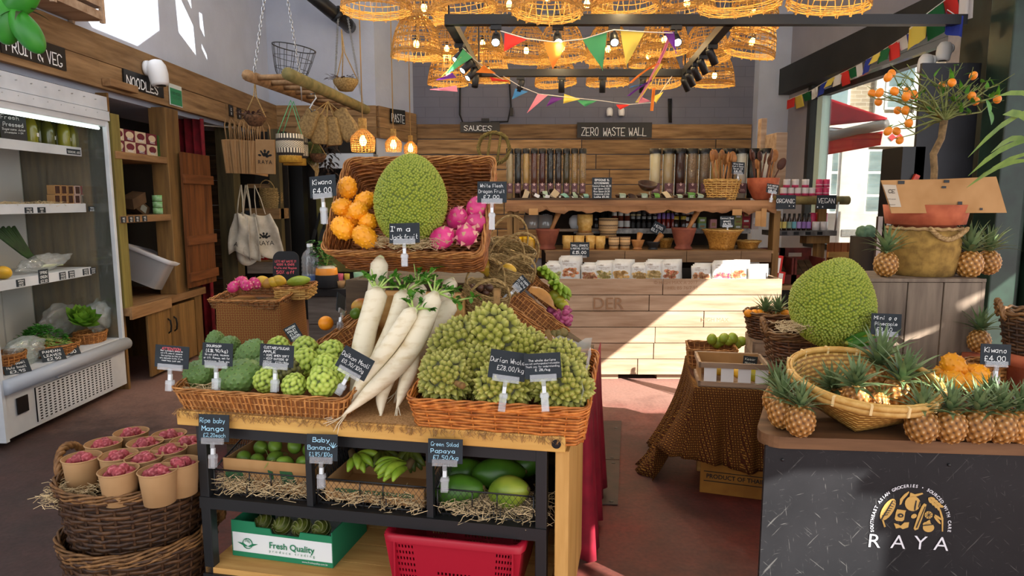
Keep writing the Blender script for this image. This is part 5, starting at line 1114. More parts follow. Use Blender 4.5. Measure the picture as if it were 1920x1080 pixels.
ys = atx(330, 180, -3.24).y; e = E('rating_sticker', 'green food hygiene rating card on the fascia', 'sticker', (-3.243, ys, 2.6), (0, 0, PI/2)); B(False).box((0, 0, 0), (.24, .006, .2)).obj('card', mat('sticker_white', '#cfd6d0', rough=.5), e); B(False).box((0, -.004, -.015), (.22, .004, .15)).obj('green_panel', mat('sticker_green', '#2f8a5a', rough=.5), e); letters(e, ['FOOD HYGIENE', '0 1 2 3 4 5'], .2, .1, -.008, BLACKP, wt=.12)
for i, px in enumerate((434, 449)): ys = atx(px, 212, -3.24).y; e = E('small_notice', 'small black notice at the far end of the fascia, %s of two' % ORD[i], 'notice', (-3.243, ys, 2.62), (0, 0, PI/2)); B(False).box((0, 0, 0), (.12, .006, .13)).obj('card', BLACKP, e); letters(e, ['E', '8'], .06, .1, -.005, CHALK)
def cctv(label, loc, rot, s=1):
    e = E('security_camera', label, 'camera', loc, rot, None, s); B().lathe([(.0, 0), (.05, 0), (.05, .02), (0, .03)], 24).obj('mount', WHITE, e); b = B(); b.tube([(0, .055, .06), (0, .045, .062), (0, .01, .07), (0, -.04, .08), (0, -.1, .088), (0, -.115, .09)], [.02, .045, .062, .064, .058, .05], 18); b.obj('housing', WHITE, e); B().tube([(0, -.112, .09), (0, -.118, .09)], .036, 18).obj('lens', BLACKP, e); return e
p = atx(278, 128, -3.22); cctv('white dome security camera on the fascia above the NOODLES board', (p.x-.02, p.y, p.z), (PI/2, 0, PI/2+.0), 1.3)
e = E('wooden_block', 'small plank block nailed to the fascia beside the NOODLES board', 'block', (-3.22, 5.55, 2.53)); B(False).bx(-.03, .04, -.1, .3, -.03, .03).obj('block', OAKY, e, bevel=.004)
e = E('fruit_crate', 'slatted wooden crate lying on top of the fascia', 'crate', (-3.04, 4.9, 2.905), .0); b = B(False)
for k in range(3): b.bx(-.25, .0, -.3, .3, .02+k*.09, .08+k*.09)
for x in (-.25, -.02):
    for y in (-.28, .26): b.bx(x, x+.03, y, y+.03, 0, .27)
b.obj('slats', PALE, e)
TOY = mat('toy_green', '#3f9a2a', '#2c7a2a', 5, rough=.35)
for i, (px, py, rr_, rt, l) in enumerate(((12, 40, (.05, .05, .085), (.1, .15, 0), 'bright green mango ornament hanging at the far left edge'), (50, 58, (.046, .046, .088), (.2, -.45, 0), 'darker green mango ornament hanging lowest'), (40, 0, (.048, .048, .085), (.3, 1.0, .2), 'green mango ornament at the top of the hanging bunch'))): ovoid('mango_ornament', l, 'ornament', at(px, py, 2.6), rt, rr_, TOY, .15, 'mango ornaments hung in the corner')
b = B()
for k in range(6): p = at(42, 20, 2.6); blade(b, (p.x, p.y, p.z), (math.cos(k), math.sin(k), .2-.1*k), (0, 0, 1), .1, .02, .8, .3, 5)
b.tube([at(40, 15, 2.6), at(42, -40, 2.6)], .003, 5); tag(b.obj('ornament_leaves', mat('toy_leaf', '#3f4a2a', rough=.6)), 'dark leaves tied above the mango ornaments', 'ornament')

# ------------------------------------------------------------------ shelving beyond the chiller
def fY(px, x=-3.25): return atx(px, 400, x).y
sh = E('shelf_unit', 'rough timber shelf unit between the chiller and the dark doorway', 'shelf unit', (-3.25, 5.53, 0)); U = lambda px: fY(px)-5.53
b = B(False).bx(-.85, -.02, 0, .03, .0, 2.46); b.obj('side_panel', OAKZ, sh); B(False).bx(-.2, .0, -.0, .12, .7, 2.3).obj('side_post', wood('olive_post', '#8a7f42', '#6a5a30', 2, 4), sh)
B(False).bx(-.14, .02, U(318), U(342), .7, 2.46).obj('post', OAKZ, sh, bevel=.005)
for z, x1 in ((2.0, U(330)), (1.47, U(330))): B(False).bx(-.85, .01, .02, x1, z-.06, z).obj('shelf', OAKY, sh, bevel=.004)
b = B(False).bx(-.85, .03, .0, U(372), .63, .7).bx(.03, .055, .0, U(300), .6, .7); b.obj('counter_top', OAKY, sh, bevel=.004)
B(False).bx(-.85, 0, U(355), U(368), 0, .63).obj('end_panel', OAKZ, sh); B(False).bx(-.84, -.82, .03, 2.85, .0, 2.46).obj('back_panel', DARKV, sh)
HNG = mat('iron', '#1c1a18', rough=.5, metal=.4)
for a, c in ((258, 302), (303, 350)):
    d = planks('', U(a)+.004, U(c)-.004, .03, .6, 1, OAKZ, .02); dr = B(False)
    n = 3
    for k in range(n): y0_, y1_ = U(a)+(U(c)-U(a))*k/n, U(a)+(U(c)-U(a))*(k+1)/n; dr.bx(0, .022, y0_+.002, y1_-.002, .03, .6)
    dd = dr.obj('cupboard_door', wood('cupboard_plank', '#96713f', '#6d5230', 2, 4), sh, bevel=.003); y = U(c)-.05 if a < 300 else U(a)+.05
    B().tube([(.02, y, .36), (.045, y, .38), (.05, y, .43), (.045, y, .48), (.02, y, .5)], .008, 6).obj('handle', HNG, dd)
b = B(False).bx(.005, .012, U(346), U(350), .47, .56).bx(.005, .012, U(346), U(350), .08, .17); b.obj('hinges', STEEL, sh)
for i, px in enumerate((228, 242, 254, 268)): o = B(False).box((.013, U(px) if px > 225 else .06, 1.44), (.004, .07, .05)).obj('shelf_ticket', SLATE, sh); scrawl(['MIE', '£2'], .06, .045, wt=.14).obj('lettering', CHALK, o, (.016, U(px) if px > 225 else .06, 1.44), PI/2)
NP = mat('noodle_pack_cream', '#cdb99a', rough=.6); NM = mat('noodle_pack_maroon', '#6b2430', rough=.6); NG = mat('noodle_pack_green', '#3f5a22', rough=.6); NYL = mat('pack_print', '#c9a64a', '#8f7a2e', 30, rough=.6)
for i in range(10):
    r_, c_ = divmod(i, 5); px = 222+c_*21; p0 = fY(px, -3.3); gr = c_ >= 3.5
    e = E('noodle_pack', '%s food carton, %s from the chiller in the %s row of the noodle shelf' % ('green' if gr else 'maroon' if (i % 2 == 0) else 'cream', ORD[c_], 'upper' if r_ else 'lower'), 'carton', (-3.3, p0, 2.002+r_*.1), 0, 'food cartons on the noodle shelf'); w_ = .19 if c_ == 4 else .17
    B(False).bx(-.08, 0, 0, w_, 0, .098).obj('box', NG if gr else (NM if i % 2 == 0 else NP), e); b = B(False); b.poly([(.001, w_/2+.06*math.cos(a), .055+.03*math.sin(a)) for a in np.linspace(0, 2*PI, 14, endpoint=False)], (.002, 0, 0)); b.obj('print', NYL if gr else (NP if i % 2 == 0 else NM), e); s_ = scrawl(['LONGAN' if gr else 'NOODLE'], .11, .03, wt=.14); s_.obj('lettering', CHALK, e, (.004, w_/2, .025), PI/2)
for i, (px, z) in enumerate(((298, 1.472), (298, 1.532), (298, 1.592))): lathe_thing('green_tin', 'light green tin on the dark middle shelf, %s from the bottom of its pile' % ORD[i], 'tin', (-3.36, fY(px, -3.36), z), [('tin', [(0, 0), (.05, 0), (.052, .055), (0, .056)], mat('light_green_tin', '#6fae5c', '#a8cfa0', 30, rough=.4), 18)], 'green tins on the middle shelf')
for i, (px, z, r_, l) in enumerate(((262, 1.6, .3, 'kraft parcel leaning at the left of the dark middle shelf'), (278, 1.53, -.4, 'kraft parcel with a grey label on the dark middle shelf'), (240, 1.55, .8, 'dark cardboard parcel at the back of the middle shelf'))):
    e = E('kraft_parcel', l, 'parcel', (-3.45-.05*i, fY(px, -3.4), z), (r_, .1, 0)); B(False).box((0, 0, 0), (.12, .22, .1)).obj('box', mat('dim_card', '#5d452d', '#48341f', 5, rough=.9), e, bevel=.004)
    if i == 1: B(False).box((.061, 0, 0), (.003, .1, .06)).obj('label', mat('grey_label', '#8f8f86', rough=.7), e)
# translucent storage box leaning on the counter
TUBM = clear('milky_plastic', (.8, .79, .8), .06, .25, tint=.35)
e = E('storage_box', 'large translucent plastic storage box tilted on the timber counter', 'storage box', (-3.5, fY(275, -3.5), .715)); m0 = Euler((rad(-10), rad(24), rad(6)))
P, n = outline(('rect', .42, .68, .04), 40); b = B(); b.grid([np.column_stack([P*(.86+.14*z/.28), np.full(40, z)]) for z in (0, .1, .2, .28)], False, True); b.add(np.column_stack([P*.86, np.zeros(40)]), [list(range(40))]); b.obj('tub', TUBM, e, (-.05, 0, .09), m0)
b = B(); b.grid([np.column_stack([P*k, np.full(40, z)]) for k, z in ((1.03, .26), (1.05, .27), (1.05, .295), (.96, .3), (.93, .29), (.5, .29), (.01, .29))], False, True); b.obj('lid', clear('milky_lid', (.74, .74, .77), .06, .25, tint=.8), e, (-.05, 0, .09), m0)
v, f = ico(3); B().add(v*np.array((.15, .2, .09)), f).obj('contents', mat('dim_contents', '#6b4a42', '#4a352c', 9, rough=.8), e, (-.02, 0, .2), m0)
e = E('kraft_box', 'open kraft box behind the translucent storage box', 'box', (-3.45, fY(318, -3.45), .96), (.25, 0, 0)); B(False).box((0, 0, 0), (.2, .26, .16)).obj('carton', CARD, e, bevel=.003); B(False).bx(-.1, .1, .08, .2, .08, .084).obj('flap', CARD, e); B(False).box((-3.45, fY(318, -3.45), .8), (.18, .24, .16)).obj('kraft_box', CARD); tag(bpy.data.objects['kraft_box.001'], 'kraft box on the counter carrying the open kraft box', 'box')
e = E('plank_shutter', 'reddish plank shutter with three cross battens hung on the shelf post', 'shutter', (-3.195, fY(332), .74)); hw = fY(385)-fY(332); b = B(False)
for k in range(5): b.bx(0, .025, hw*k/5+.001, hw*(k+1)/5-.001, 0, 1.32)
b.obj('boards', wood('red_brown_board', '#7d4a22', '#4f2c14', 2, 4), e, bevel=.002)
for z in (.06, .42, 1.02): B(False).bx(.025, .05, -.01, hw+.01, z, z+.09).obj('batten', wood('red_brown_batten', '#86502a', '#5d3518', 1, 4), e, bevel=.003)
b = B(); b.grid([[(-3.75+.5*s, 7.2+.03*math.sin(s*38)+.012*math.sin(s*17), z) for z in np.linspace(.04, 2.45, 5)] for s in np.linspace(0, 1, 70)]); tag(b.obj('door_curtain', REDC, solid=.003), 'dark red curtain pulled aside at the dark doorway', 'curtain')
B().tube([(-3.8, 7.2, 2.43), (-3.2, 7.9, 2.43)], .012, 8).obj('curtain_rail', STEEL); tag(bpy.data.objects['curtain_rail'], 'metal rail at the top of the dark doorway', 'rail')
plank_obj('wall_doorway', planks('', 0, .75, .0, 2.46, 8, DARKW, .03, seed=22, lens=(2, 3)), DARKW, (-4.2, 8.45, 0))
wallbox('pillar_doorway', -3.47, -3.28, 7.95, 8.15, 0, 2.48, wood('mossy_post', '#5d5236', '#3e3726', 2, 4)); wallbox('pillar_shelf', -2.98, -2.86, 8.3, 8.42, 0, 2.46, MATS['mossy_post'])
e = E('back_shelf', 'dim timber shelves behind the paper and tote bags', 'shelf unit', (-3.28, 8.25, 0)); 
for z in (1.5, .86): B(False).bx(0, .42, 0, .35, z-.13 if z > 1 else z-.02, z).obj('shelf', OAK, e, bevel=.004)
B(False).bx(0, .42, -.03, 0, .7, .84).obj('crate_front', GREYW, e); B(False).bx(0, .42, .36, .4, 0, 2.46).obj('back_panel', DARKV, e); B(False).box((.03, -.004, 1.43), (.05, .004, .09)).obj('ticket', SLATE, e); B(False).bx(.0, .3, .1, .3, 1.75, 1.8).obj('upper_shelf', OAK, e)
b_ = bag('small lidded palm leaf basket on the dim shelf', 508, 376, 8.36, .24, .2, .24, (0, 0, 0), .05, .12); b_.location.z = 1.502; b_['group'] = 'palm leaf baskets'
for i, (px, py, n, Y) in enumerate(((505, 480, 5, 8.45), (522, 482, 4, 8.35))):
    for k in range(n): lathe_thing('paper_cup', 'brown paper cup, %s up in the %s stack on the dim shelf' % (ORD[k], 'left' if i == 0 else 'right'), 'cup', (at(px, py, Y).x, Y, .862+k*.045), [('cup', [(0, 0), (.055, 0), (.07, .09), (.066, .09)], mat('dim_kraft', '#7a5638', rough=.9), 16)], 'stacked paper cups')
e = E('red_packet', 'red and white packet on the dim shelf', 'packet', (at(482, 495, 8.32).x, 8.34, .89), (.2, .1, 0)); B(False).box((0, 0, 0), (.27, .08, .1)).obj('packet', mat('packet_red', '#a81f22', rough=.4), e); B(False).box((.0, -.042, .02), (.2, .003, .02)).obj('print', PAPERW, e)
# kitchen end
e = E('extractor_hood', 'steel extractor hood behind the pendant lamps', 'hood', (-2.45, 9.0, 2.02)); B(False).bx(-.2, .6, 0, .38, 0, .05).bx(-.2, .6, .05, .38, .05, .2).obj('hood', STEEL, e)
wallbox('pillar_kitchen', -2.97, -2.76, 8.9, 9.1, 0, 2.46, BLACKP)
B(False).bx(-2.72, -1.95, 9.34, 9.39, .6, 1.7).obj('green_board', mat('olive_board', '#6f6a34', '#4f4a22', 3, rough=.7)); tag(bpy.data.objects['green_board'], 'olive green board with hanging knives at the kitchen end', 'board')
for i in range(3): e = E('kitchen_knife', 'black handled knife on the olive board, %s from the left' % ORD[i], 'knife', at(592+i*14, 430, 9.3), (0, .3, 0), 'knives on the olive board'); B(False).box((0, 0, .12), (.03, .02, .24)).obj('handle', BLACKP, e); B(False).box((.0, 0, -.14), (.05, .004, .28)).obj('blade', mat('dark_steel', '#3a3a3a', rough=.4, metal=.5), e)
# ------------------------------------------------------------------ overhead: bamboo dome lamps
def bamboo_glow():
    t = Nt('lamp_bamboo'); co = t.coord((60, 60, 60)); c = t.ramp(t.noise(co, 1, 2), [(.35, lin('#d6ae60')), (.65, lin('#b98a40'))]); c = t.island(c, .25); t.l(c, t.b.inputs['Base Color']); t.b.inputs['Roughness'].default_value = .55
    tr = t.n('ShaderNodeBsdfTranslucent'); t.l(c, tr.inputs[0]); mx = t.n('ShaderNodeMixShader'); mx.inputs[0].default_value = .45; t.l(t.b.outputs[0], mx.inputs[1]); t.l(tr.outputs[0], mx.inputs[2]); t.l(mx.outputs[0], t.out.inputs[0]); return t.m
LAMPM = bamboo_glow(); BULB = mat('warm_bulb', '#ffc76a', rough=.3, emit=22); CORD = mat('black_cord', '#141414', rough=.6); CORDB = mat('tan_cord', '#9c7b49', rough=.8)
def dome_mesh(seed):
    rr = random.Random(seed); b = B(); Rd, H = .26, .43
    rf = lambda z: Rd*(1-(max(0, z)/H)**2.5)**.55*(1-.06*math.sin(PI*z/H))
    n = 17
    for k in range(n):
        for tw in (.1, -.1):
            a = k/n*2*PI+rr.uniform(-.02, .02)+tw*.2; zt = H*(.995 if k % 2 else .93); b.tube([(rf(z)*math.cos(a+tw*z/H*3), rf(z)*math.sin(a+tw*z/H*3), z) for z in np.linspace(-.012*rr.random(), zt, 9)], .0062, 4, cap=False, flat=(1, .35))
    zs = [.004+i*.0095 for i in range(7)]+[.105, .14]+[.17+i*.0095 for i in range(4)]+[.24, .28, .318, .352, .382, .405, .422]
    for j, z in enumerate(zs):
        a = np.arange(68)/68*2*PI; w_ = .004*np.cos(a*17+j*PI); z_ = z+.004*np.sin(a*2+j)+rr.uniform(-.002, .002); r_ = np.array([rf(max(z, 0)) for _ in a])+w_
        b.tube(np.column_stack([r_*np.cos(a), r_*np.sin(a), z_]), .0052, 4, closed=True, flat=(.4, 1))
    m = b.mesh('shade'); m.materials.append(LAMPM); return m
def small(name, b, m): q = b.mesh(name); q.materials.append(m); return q
DOMES = [dome_mesh(s) for s in range(3)]
BULBME = small('bulb', B().lathe([(0, -.05), (.018, -.045), (.029, -.025), (.03, -.008), (.02, .02), (.012, .035)], 12), BULB); SOCK = small('socket', B().lathe([(0, .03), (.016, .03), (.018, .08), (.008, .1), (0, .1)], 10), BLACKP)
def lamp_light(par, loc, e=13, r=.03):
    if 'll' not in PROTO: PROTO['ll'] = {}
    if e not in PROTO['ll']:
        l = bpy.data.lights.new('lamp_glow', 'POINT'); l.energy = e; l.color = (1, .74, .38); l.shadow_soft_size = r; PROTO['ll'][e] = l
    o = bpy.data.objects.new('lamp_glow', PROTO['ll'][e]); COL.objects.link(o); o.parent = par; o.location = loc
def dome_lamp(px, py_rim, w, label, k, tilt=(0, 0)):
    Y = .52*FPX/w/1.0; p = at(px, py_rim-w*.06, Y); e = E('dome_lamp', label, 'lamp', p, (tilt[0], tilt[1], k*.7), 'bamboo dome lamps'); mk('shade', DOMES[k % 3], e)
    mk('bulb', BULBME, e, (0, 0, .14)); mk('socket', SOCK, e, (0, 0, .12)); b = B().tube([(0, 0, .2), (0, 0, 4.95-p.z)], .0035, 5); c = b.obj('cord', CORD, e); 
    if tilt != (0, 0): c.rotation_euler = (-tilt[0], -tilt[1], 0)
    lamp_light(e, (0, 0, .085))
FRONT = [(706, 30, 126), (870, 30, 118), (1025, 33, 128), (1172, 26, 122), (1385, 22, 146), (1552, 20, 142)]
SECOND = [(797, 45, 92), (955, 42, 98), (1100, 40, 96), (1290, 38, 100), (1410, 56, 92)]
MID = [(781, 113, 92), (905, 108, 80), (985, 122, 82), (1055, 118, 88), (1140, 120, 84), (1245, 104, 88), (1325, 118, 84), (1404, 108, 90)]
BACK = [(840, 163, 74), (838, 116, 76), (915, 160, 80), (1042, 163, 76), (1139, 163, 78), (1240, 162, 72), (1338, 166, 74), (1215, 128, 70)]
k = 0
for rn, row in (('front row', FRONT), ('second row', SECOND), ('middle row', MID), ('back row', BACK)):
    for i, (x, y, w) in enumerate(sorted(row)): dome_lamp(x, y, w, 'woven bamboo dome lamp glowing in the %s, %s from the left' % (rn, ORD[i]), k, (.08, .2) if (x, y) == (1404, 108) else (-.06, -.1) if k % 4 == 1 else (.03, .06) if k % 4 == 2 else (0, 0)); k += 1
# bottle shaped rattan pendants
def bottle_lamp(px, py0, py1, Y, label):
    p = at(px, py1, Y); h = at(px, py0, Y).z-p.z; e = E('pendant_lamp', label, 'lamp', p, 0, 'bottle shaped rattan pendants'); b = B(); Rd = h*.4
    prof = lambda s: Rd*(1-.12*(1-s)**2)*(1 if s < .35 else max(.3, 1-((s-.35)/.35)**1.7)) if s < .68 else Rd*.3
    for k in range(20):
        for t_ in (.25, -.25): b.tube([(prof(s)*math.cos(k*PI/10+t_*s), prof(s)*math.sin(k*PI/10+t_*s), s*h) for s in np.linspace(0, 1, 10)], .0028, 4, cap=False)
    for s in np.linspace(.0, .68, 11): a = np.arange(24)/24*2*PI; b.tube(np.column_stack([prof(s)*np.cos(a), prof(s)*np.sin(a), np.full(24, s*h)]), .0028, 4, closed=True)
    b.obj('shade', LAMPM, e); B().lathe([(Rd*.27, h*.66), (Rd*.31, h), (0, h)], 16).obj('neck', mat('rattan_wrap', '#c08a3e', '#9a6a28', 60, rough=.6), e)
    mk('bulb', BULBME, e, (0, 0, h*.35)); B().tube([(0, 0, h), (.0, 0, 4.9-p.z)], .005, 5).obj('cord', CORDB, e); lamp_light(e, (0, 0, h*.16), 4)
bottle_lamp(681, 222, 284, 5.6, 'largest rattan bottle pendant, left of the three above the tilted basket'); bottle_lamp(738, 242, 284, 6.4, 'middle rattan bottle pendant above the tilted basket'); bottle_lamp(770, 254, 288, 7.0, 'smallest rattan bottle pendant at the right of the three')
# ------------------------------------------------------------------ black track frame with spotlights
TZ = 3.0
f0, f1, r0, r1 = atz(842, 38, TZ), atz(1368, 38, TZ), atz(898, 137, TZ), atz(1284, 137, TZ); FYF, FYR = f0.y, r0.y
f2 = at(1738, 25, FYF)
e = E('track_frame', 'black square tube lighting frame hanging among the dome lamps', 'lighting frame', ((f0.x+f1.x)/2, FYF, TZ)); O = Vector(e.location)
def bar(a, c, w=.075):
    a, c = Vector(a)-O, Vector(c)-O; d = c-a; m = d.to_track_quat('Y', 'Z').to_matrix().to_4x4(); b = B(False).box((0, d.length/2, 0), (w, d.length, w)); b.xf(Matrix.Translation(a) @ m); b.obj('bar', BLACK, e)
bar((f0.x-.03, FYF, TZ), (f2.x+.3, FYF, TZ)); bar((f0.x, FYF, TZ), (r0.x, FYR, TZ)); bar((f1.x, FYF, TZ), (r1.x, FYR, TZ)); bar((r0.x, FYR, TZ), (r1.x, FYR, TZ))
for p in (f0, f1, r0, r1): B(False).bx(-.008, .008, -.008, .008, 0, 1.98).obj('hanger', BLACK, e, Vector((p.x, p.y, TZ))-O)
GLOWD = mat('spot_glow', '#fff4e2', emit=30)
def spot(label, p, aim, lit):
    e = E('spotlight', label, 'spotlight', (p.x, p.y, TZ-.04), 0, 'spotlights on the track frame', .72); B(False).bx(-.06, .06, -.03, .03, -.045, 0).bx(-.012, .012, -.012, .012, -.11, -.04).obj('mount', BLACK, e)
    d = Vector(aim).normalized(); q = d.to_track_quat('-Z', 'Y').to_euler(); B().lathe([(0, .1), (.04, .1), (.048, .07), (.048, -.1), (.043, -.1), (.04, -.09)], 18).obj('head', BLACK, e, (0, 0, -.14), q); B().lathe([(.04, -.088), (0, -.09)], 18).obj('lens', GLOWD if lit else mat('dark_lens', '#2a2a28', rough=.2), e, (0, 0, -.14), q)
    if lit:
        l = bpy.data.lights.new('spot_beam', 'SPOT'); l.energy = 45; l.spot_size = rad(50); l.spot_blend = .6; l.color = (1, .9, .75); l.shadow_soft_size = .04; o = bpy.data.objects.new('spot_beam', l); COL.objects.link(o); o.parent = e; o.location = Vector((0, 0, -.14))+d*.105; o.rotation_euler = q
for i, px in enumerate((930, 1046, 1152, 1268)): spot('lit spotlight under the front bar, %s from the left' % ORD[i], at(px, 40, FYF), (-.05+.1*(i % 2), -1, -.75), True)
for i, s in enumerate((.28, .5, .68, .84)): p = f0.lerp(r0, s); spot('black spotlight on the left bar, %s from the front' % ORD[i], Vector((p.x, p.y, TZ)), (-.6, -.5, -.7) if i < 3 else (-.1, -.3, -1), i < 3)
for i, s in enumerate((.3, .5, .66, .82, .96)): p = f1.lerp(r1, s); spot('black spotlight on the right bar, %s from the front' % ORD[i], Vector((p.x, p.y, TZ)), (.5, .3, -.8), False)
for i, px in enumerate((976, 1053, 1130, 1205)): spot('black spotlight under the rear bar, %s from the left' % ORD[i], at(px, 137, FYR), (-.3, -.1, -1) if i == 0 else (0, .1, -1), False)
# ------------------------------------------------------------------ bunting
def fabric(name, col): return mat(name, col, rough=.8, transl=.35)
FC = {'red': '#e23a34', 'orange': '#f08a35', 'green': '#4aa06c', 'yellow': '#ecd45e', 'purple': '#6a2f8c', 'pink': '#ee8fa6', 'blue': '#4b8fd0', 'white': '#e3e0dc', 'dgreen': '#1f6a3c', 'navy': '#2c3f9c'}
def cord_line(e, pts, r=.004, m=None):
    P = np.array([tuple(p) for p in pts]); t = np.linspace(0, len(P)-1, 8*len(P)); q = np.column_stack([np.interp(t, range(len(P)), P[:, i]) for i in range(3)]); B().tube(q, r, 5).obj('cord', m or mat('white_tape', '#dcd7d0', rough=.9), e); return q
def flag(e, a, c, tip, col, name='flag', wave=.02):
    a, c, tip = Vector(a), Vector(c), Vector(tip); P = []
    for i in range(9):
        s = i/8; l, r_ = a.lerp(tip, s), c.lerp(tip, s); P.append([tuple(l.lerp(r_, u/4)+Vector((0, wave*math.sin(s*5+u)*s, 0))) for u in range(5)])
    B().grid(P).obj(name, fabric('flag_'+col, FC[col]), e)
def bunting(label, line, flags, Y):
    e = E('bunting', label, 'bunting', (0, 0, 0)); O = at(*line[0], Y[0] if isinstance(Y, tuple) else Y); e.location = O; yy = lambda i, n: Y if not isinstance(Y, tuple) else Y[0]+(Y[1]-Y[0])*i/n
    cord_line(e, [at(x, y, yy(i, len(line)-1))-O for i, (x, y) in enumerate(line)])
    X = [l[0] for l in line]
    for (x0, y0), (x1, y1), (x2, y2), col in flags:
        q = (x0-X[0])/(X[-1]-X[0]+1e-6); yv = Y if not isinstance(Y, tuple) else Y[0]+(Y[1]-Y[0])*min(1, max(0, q)); flag(e, at(x0, y0, yv)-O, at(x1, y1, yv)-O, at(x2, y2, yv-.02)-O, col)
bunting('bright bunting strung under the front bar with red orange green and yellow pennants', [(938, 58), (985, 72), (1040, 79), (1095, 73), (1150, 56), (1210, 60), (1262, 62)], [((946, 62), (988, 74), (945, 96), 'red'), ((1020, 79), (1064, 79), (1036, 130), 'orange'), ((1092, 74), (1138, 61), (1130, 132), 'green'), ((1163, 56), (1208, 61), (1174, 124), 'yellow'), ((1244, 58), (1264, 60), (1268, 100), 'purple')], FYF-.1)
bunting('twisted bunting hanging on the left bar with green yellow and purple pennants', [(868, 90), (890, 112), (925, 138), (945, 150)], [((868, 92), (886, 108), (836, 140), 'green'), ((852, 116), (868, 104), (828, 144), 'yellow'), ((848, 136), (856, 146), (818, 150), 'purple'), ((856, 160), (858, 172), (806, 168), 'pink'), ((892, 136), (930, 138), (908, 122), 'orange'), ((918, 144), (922, 152), (954, 152), 'red')], (6.0, 7.2))
bunting('rear bunting sagging across the grey wall with faded wind blown pennants', [(936, 138), (975, 162), (1010, 176), (1060, 182), (1120, 188), (1180, 196), (1225, 192), (1262, 140)], [((966, 166), (990, 172), (960, 186), 'blue'), ((1008, 176), (1028, 178), (988, 212), 'pink'), ((1034, 182), (1056, 184), (1024, 200), 'purple'), ((1058, 176), (1088, 186), (1056, 194), 'yellow'), ((1082, 188), (1120, 189), (1096, 200), 'green'), ((1155, 196), (1182, 196), (1162, 206), 'red'), ((1196, 194), (1220, 190), (1205, 182), 'pink'), ((1222, 182), (1244, 172), (1230, 194), 'yellow')], 7.62)
e = E('ribbon', 'long pink and yellow ribbon hanging from the right end of the front bunting', 'ribbon', at(1258, 64, FYF)); O = Vector(e.location)
for (pa, pb, pc, col) in (((1256, 66), (1238, 120), (1196, 190), 'pink'), ((1240, 120), (1212, 165), (1194, 192), 'yellow'), ((1236, 118), (1206, 132), (1182, 156), 'orange'), ((1224, 150), (1202, 160), (1178, 180), 'purple'), ((1206, 158), (1190, 160), (1182, 164), 'blue'), ((1226, 165), (1224, 185), (1222, 208), 'orange')):
    P = [[tuple(at(pa[0]*(1-s)**2+2*pb[0]*s*(1-s)+pc[0]*s*s+o, pa[1]*(1-s)**2+2*pb[1]*s*(1-s)+pc[1]*s*s, FYF-.05+1.6*s*0+.02*math.sin(s*6+o))-O) for o in (-3, 0, 3)] for s in np.linspace(0, 1, 10)]; B().grid(P).obj('ribbon_strip', fabric('flag_'+col, FC[col]), e)
# cables and small cameras on the back wall
e = E('power_cable', 'black power cable running down the grey wall to the SAUCES board', 'cable', at(864, 60, 10.3)); O = Vector(e.location)
for ln in ([(864, 60), (863, 140), (862, 215), (868, 230), (900, 229), (930, 229)], [(955, 150), (958, 200), (952, 228), (920, 229)], [(1254, 185), (1255, 230)], [(1258, 185), (1258, 230)]): B().tube([at(x, y, 10.37)-O for x, y in ln], .014, 6).obj('cable', CORD, e)
B(False).box(at(910, 226, 10.34)-O, (.12, .06, .06)).obj('junction_box', BLACKP, e); B(False).box(at(959, 210, 10.35)-O, (.05, .05, .12)).obj('plug', BLACKP, e)
for i, px in enumerate((1142, 1164)): cctv('small white camera on the grey wall, %s of the pair' % ('left' if i == 0 else 'right'), at(px, 208, 10.39), (PI/2, 0, 0), .75)
def wall_board(label, x0, x1, y0, y1, Y, lines, yaw=0, **k): 
    c = at((x0+x1)/2, (y0+y1)/2, Y); m = ppm(Y, c.z); w, h = (x1-x0)*m/math.cos(yaw), (y1-y0)*m; e = E('sign_board', label, 'sign', c, (0, 0, yaw)); B(False).box((0, 0, 0), (w, .02, h)).obj('board', BLACKP, e); letters(e, lines, w, h, -.013, CHALK, fill=True, **k); return e
wall_board('black board hand lettered ZERO WASTE WALL', 1082, 1222, 230, 258, 10.33, ['ZERO WASTE WALL'], wt=.1, pad=.12); wall_board('small black board hand lettered SAUCES', 863, 937, 229, 248, 10.32, ['SAUCES '], wt=.1, pad=.2)
wall_board('narrow black board reading PASTE on the slanted plank return', 735, 757, 206, 232, 9.78, ['PASTE'], rad(50), wt=.12)
# ------------------------------------------------------------------ black drain pipe, ladder and everything hung from it
e = E('drain_pipe', 'black drain pipe elbow sticking out of the blue wall', 'pipe', at(590, 0, 8.0)); O = Vector(e.location); B().tube([at(560, -30, 8.6)-O, at(620, 20, 8.9)-O, at(650, 44, 9.2)-O, at(655, 50, 9.45)-O], .09, 16).obj('pipe', mat('black_pipe', '#18191b', rough=.4), e); B().tube([at(628, 24, 8.95)-O, at(636, 30, 9.0)-O], .105, 16).obj('collar', MATS['black_pipe'], e)
LA0, LA1, LB0, LB1 = at(463, 141, 6.05), at(630, 203, 8.2), at(539, 138, 5.9), at(686, 206, 8.05)
e = E('hanging_ladder', 'rustic bamboo ladder hung flat on chains from the ceiling', 'ladder', LA0); O = LA0; LOG = mat('ladder_pole', '#a8835a', '#7a5b39', 14, rough=.8); LOGG = mat('ladder_pole_mossy', '#8a7a4a', '#6a6238', 10, rough=.85)
B().tube([LA0-O, LA1-O], .05, 10).obj('rail', LOG, e); B().tube([LB0-O, LB1-O], .055, 10).obj('rail', LOGG, e)
for k in range(8): s = .06+k*.125; B().tube([LA0.lerp(LA1, s)-O, LB0.lerp(LB1, s)-O], .026, 8).obj('rung', LOG, e)
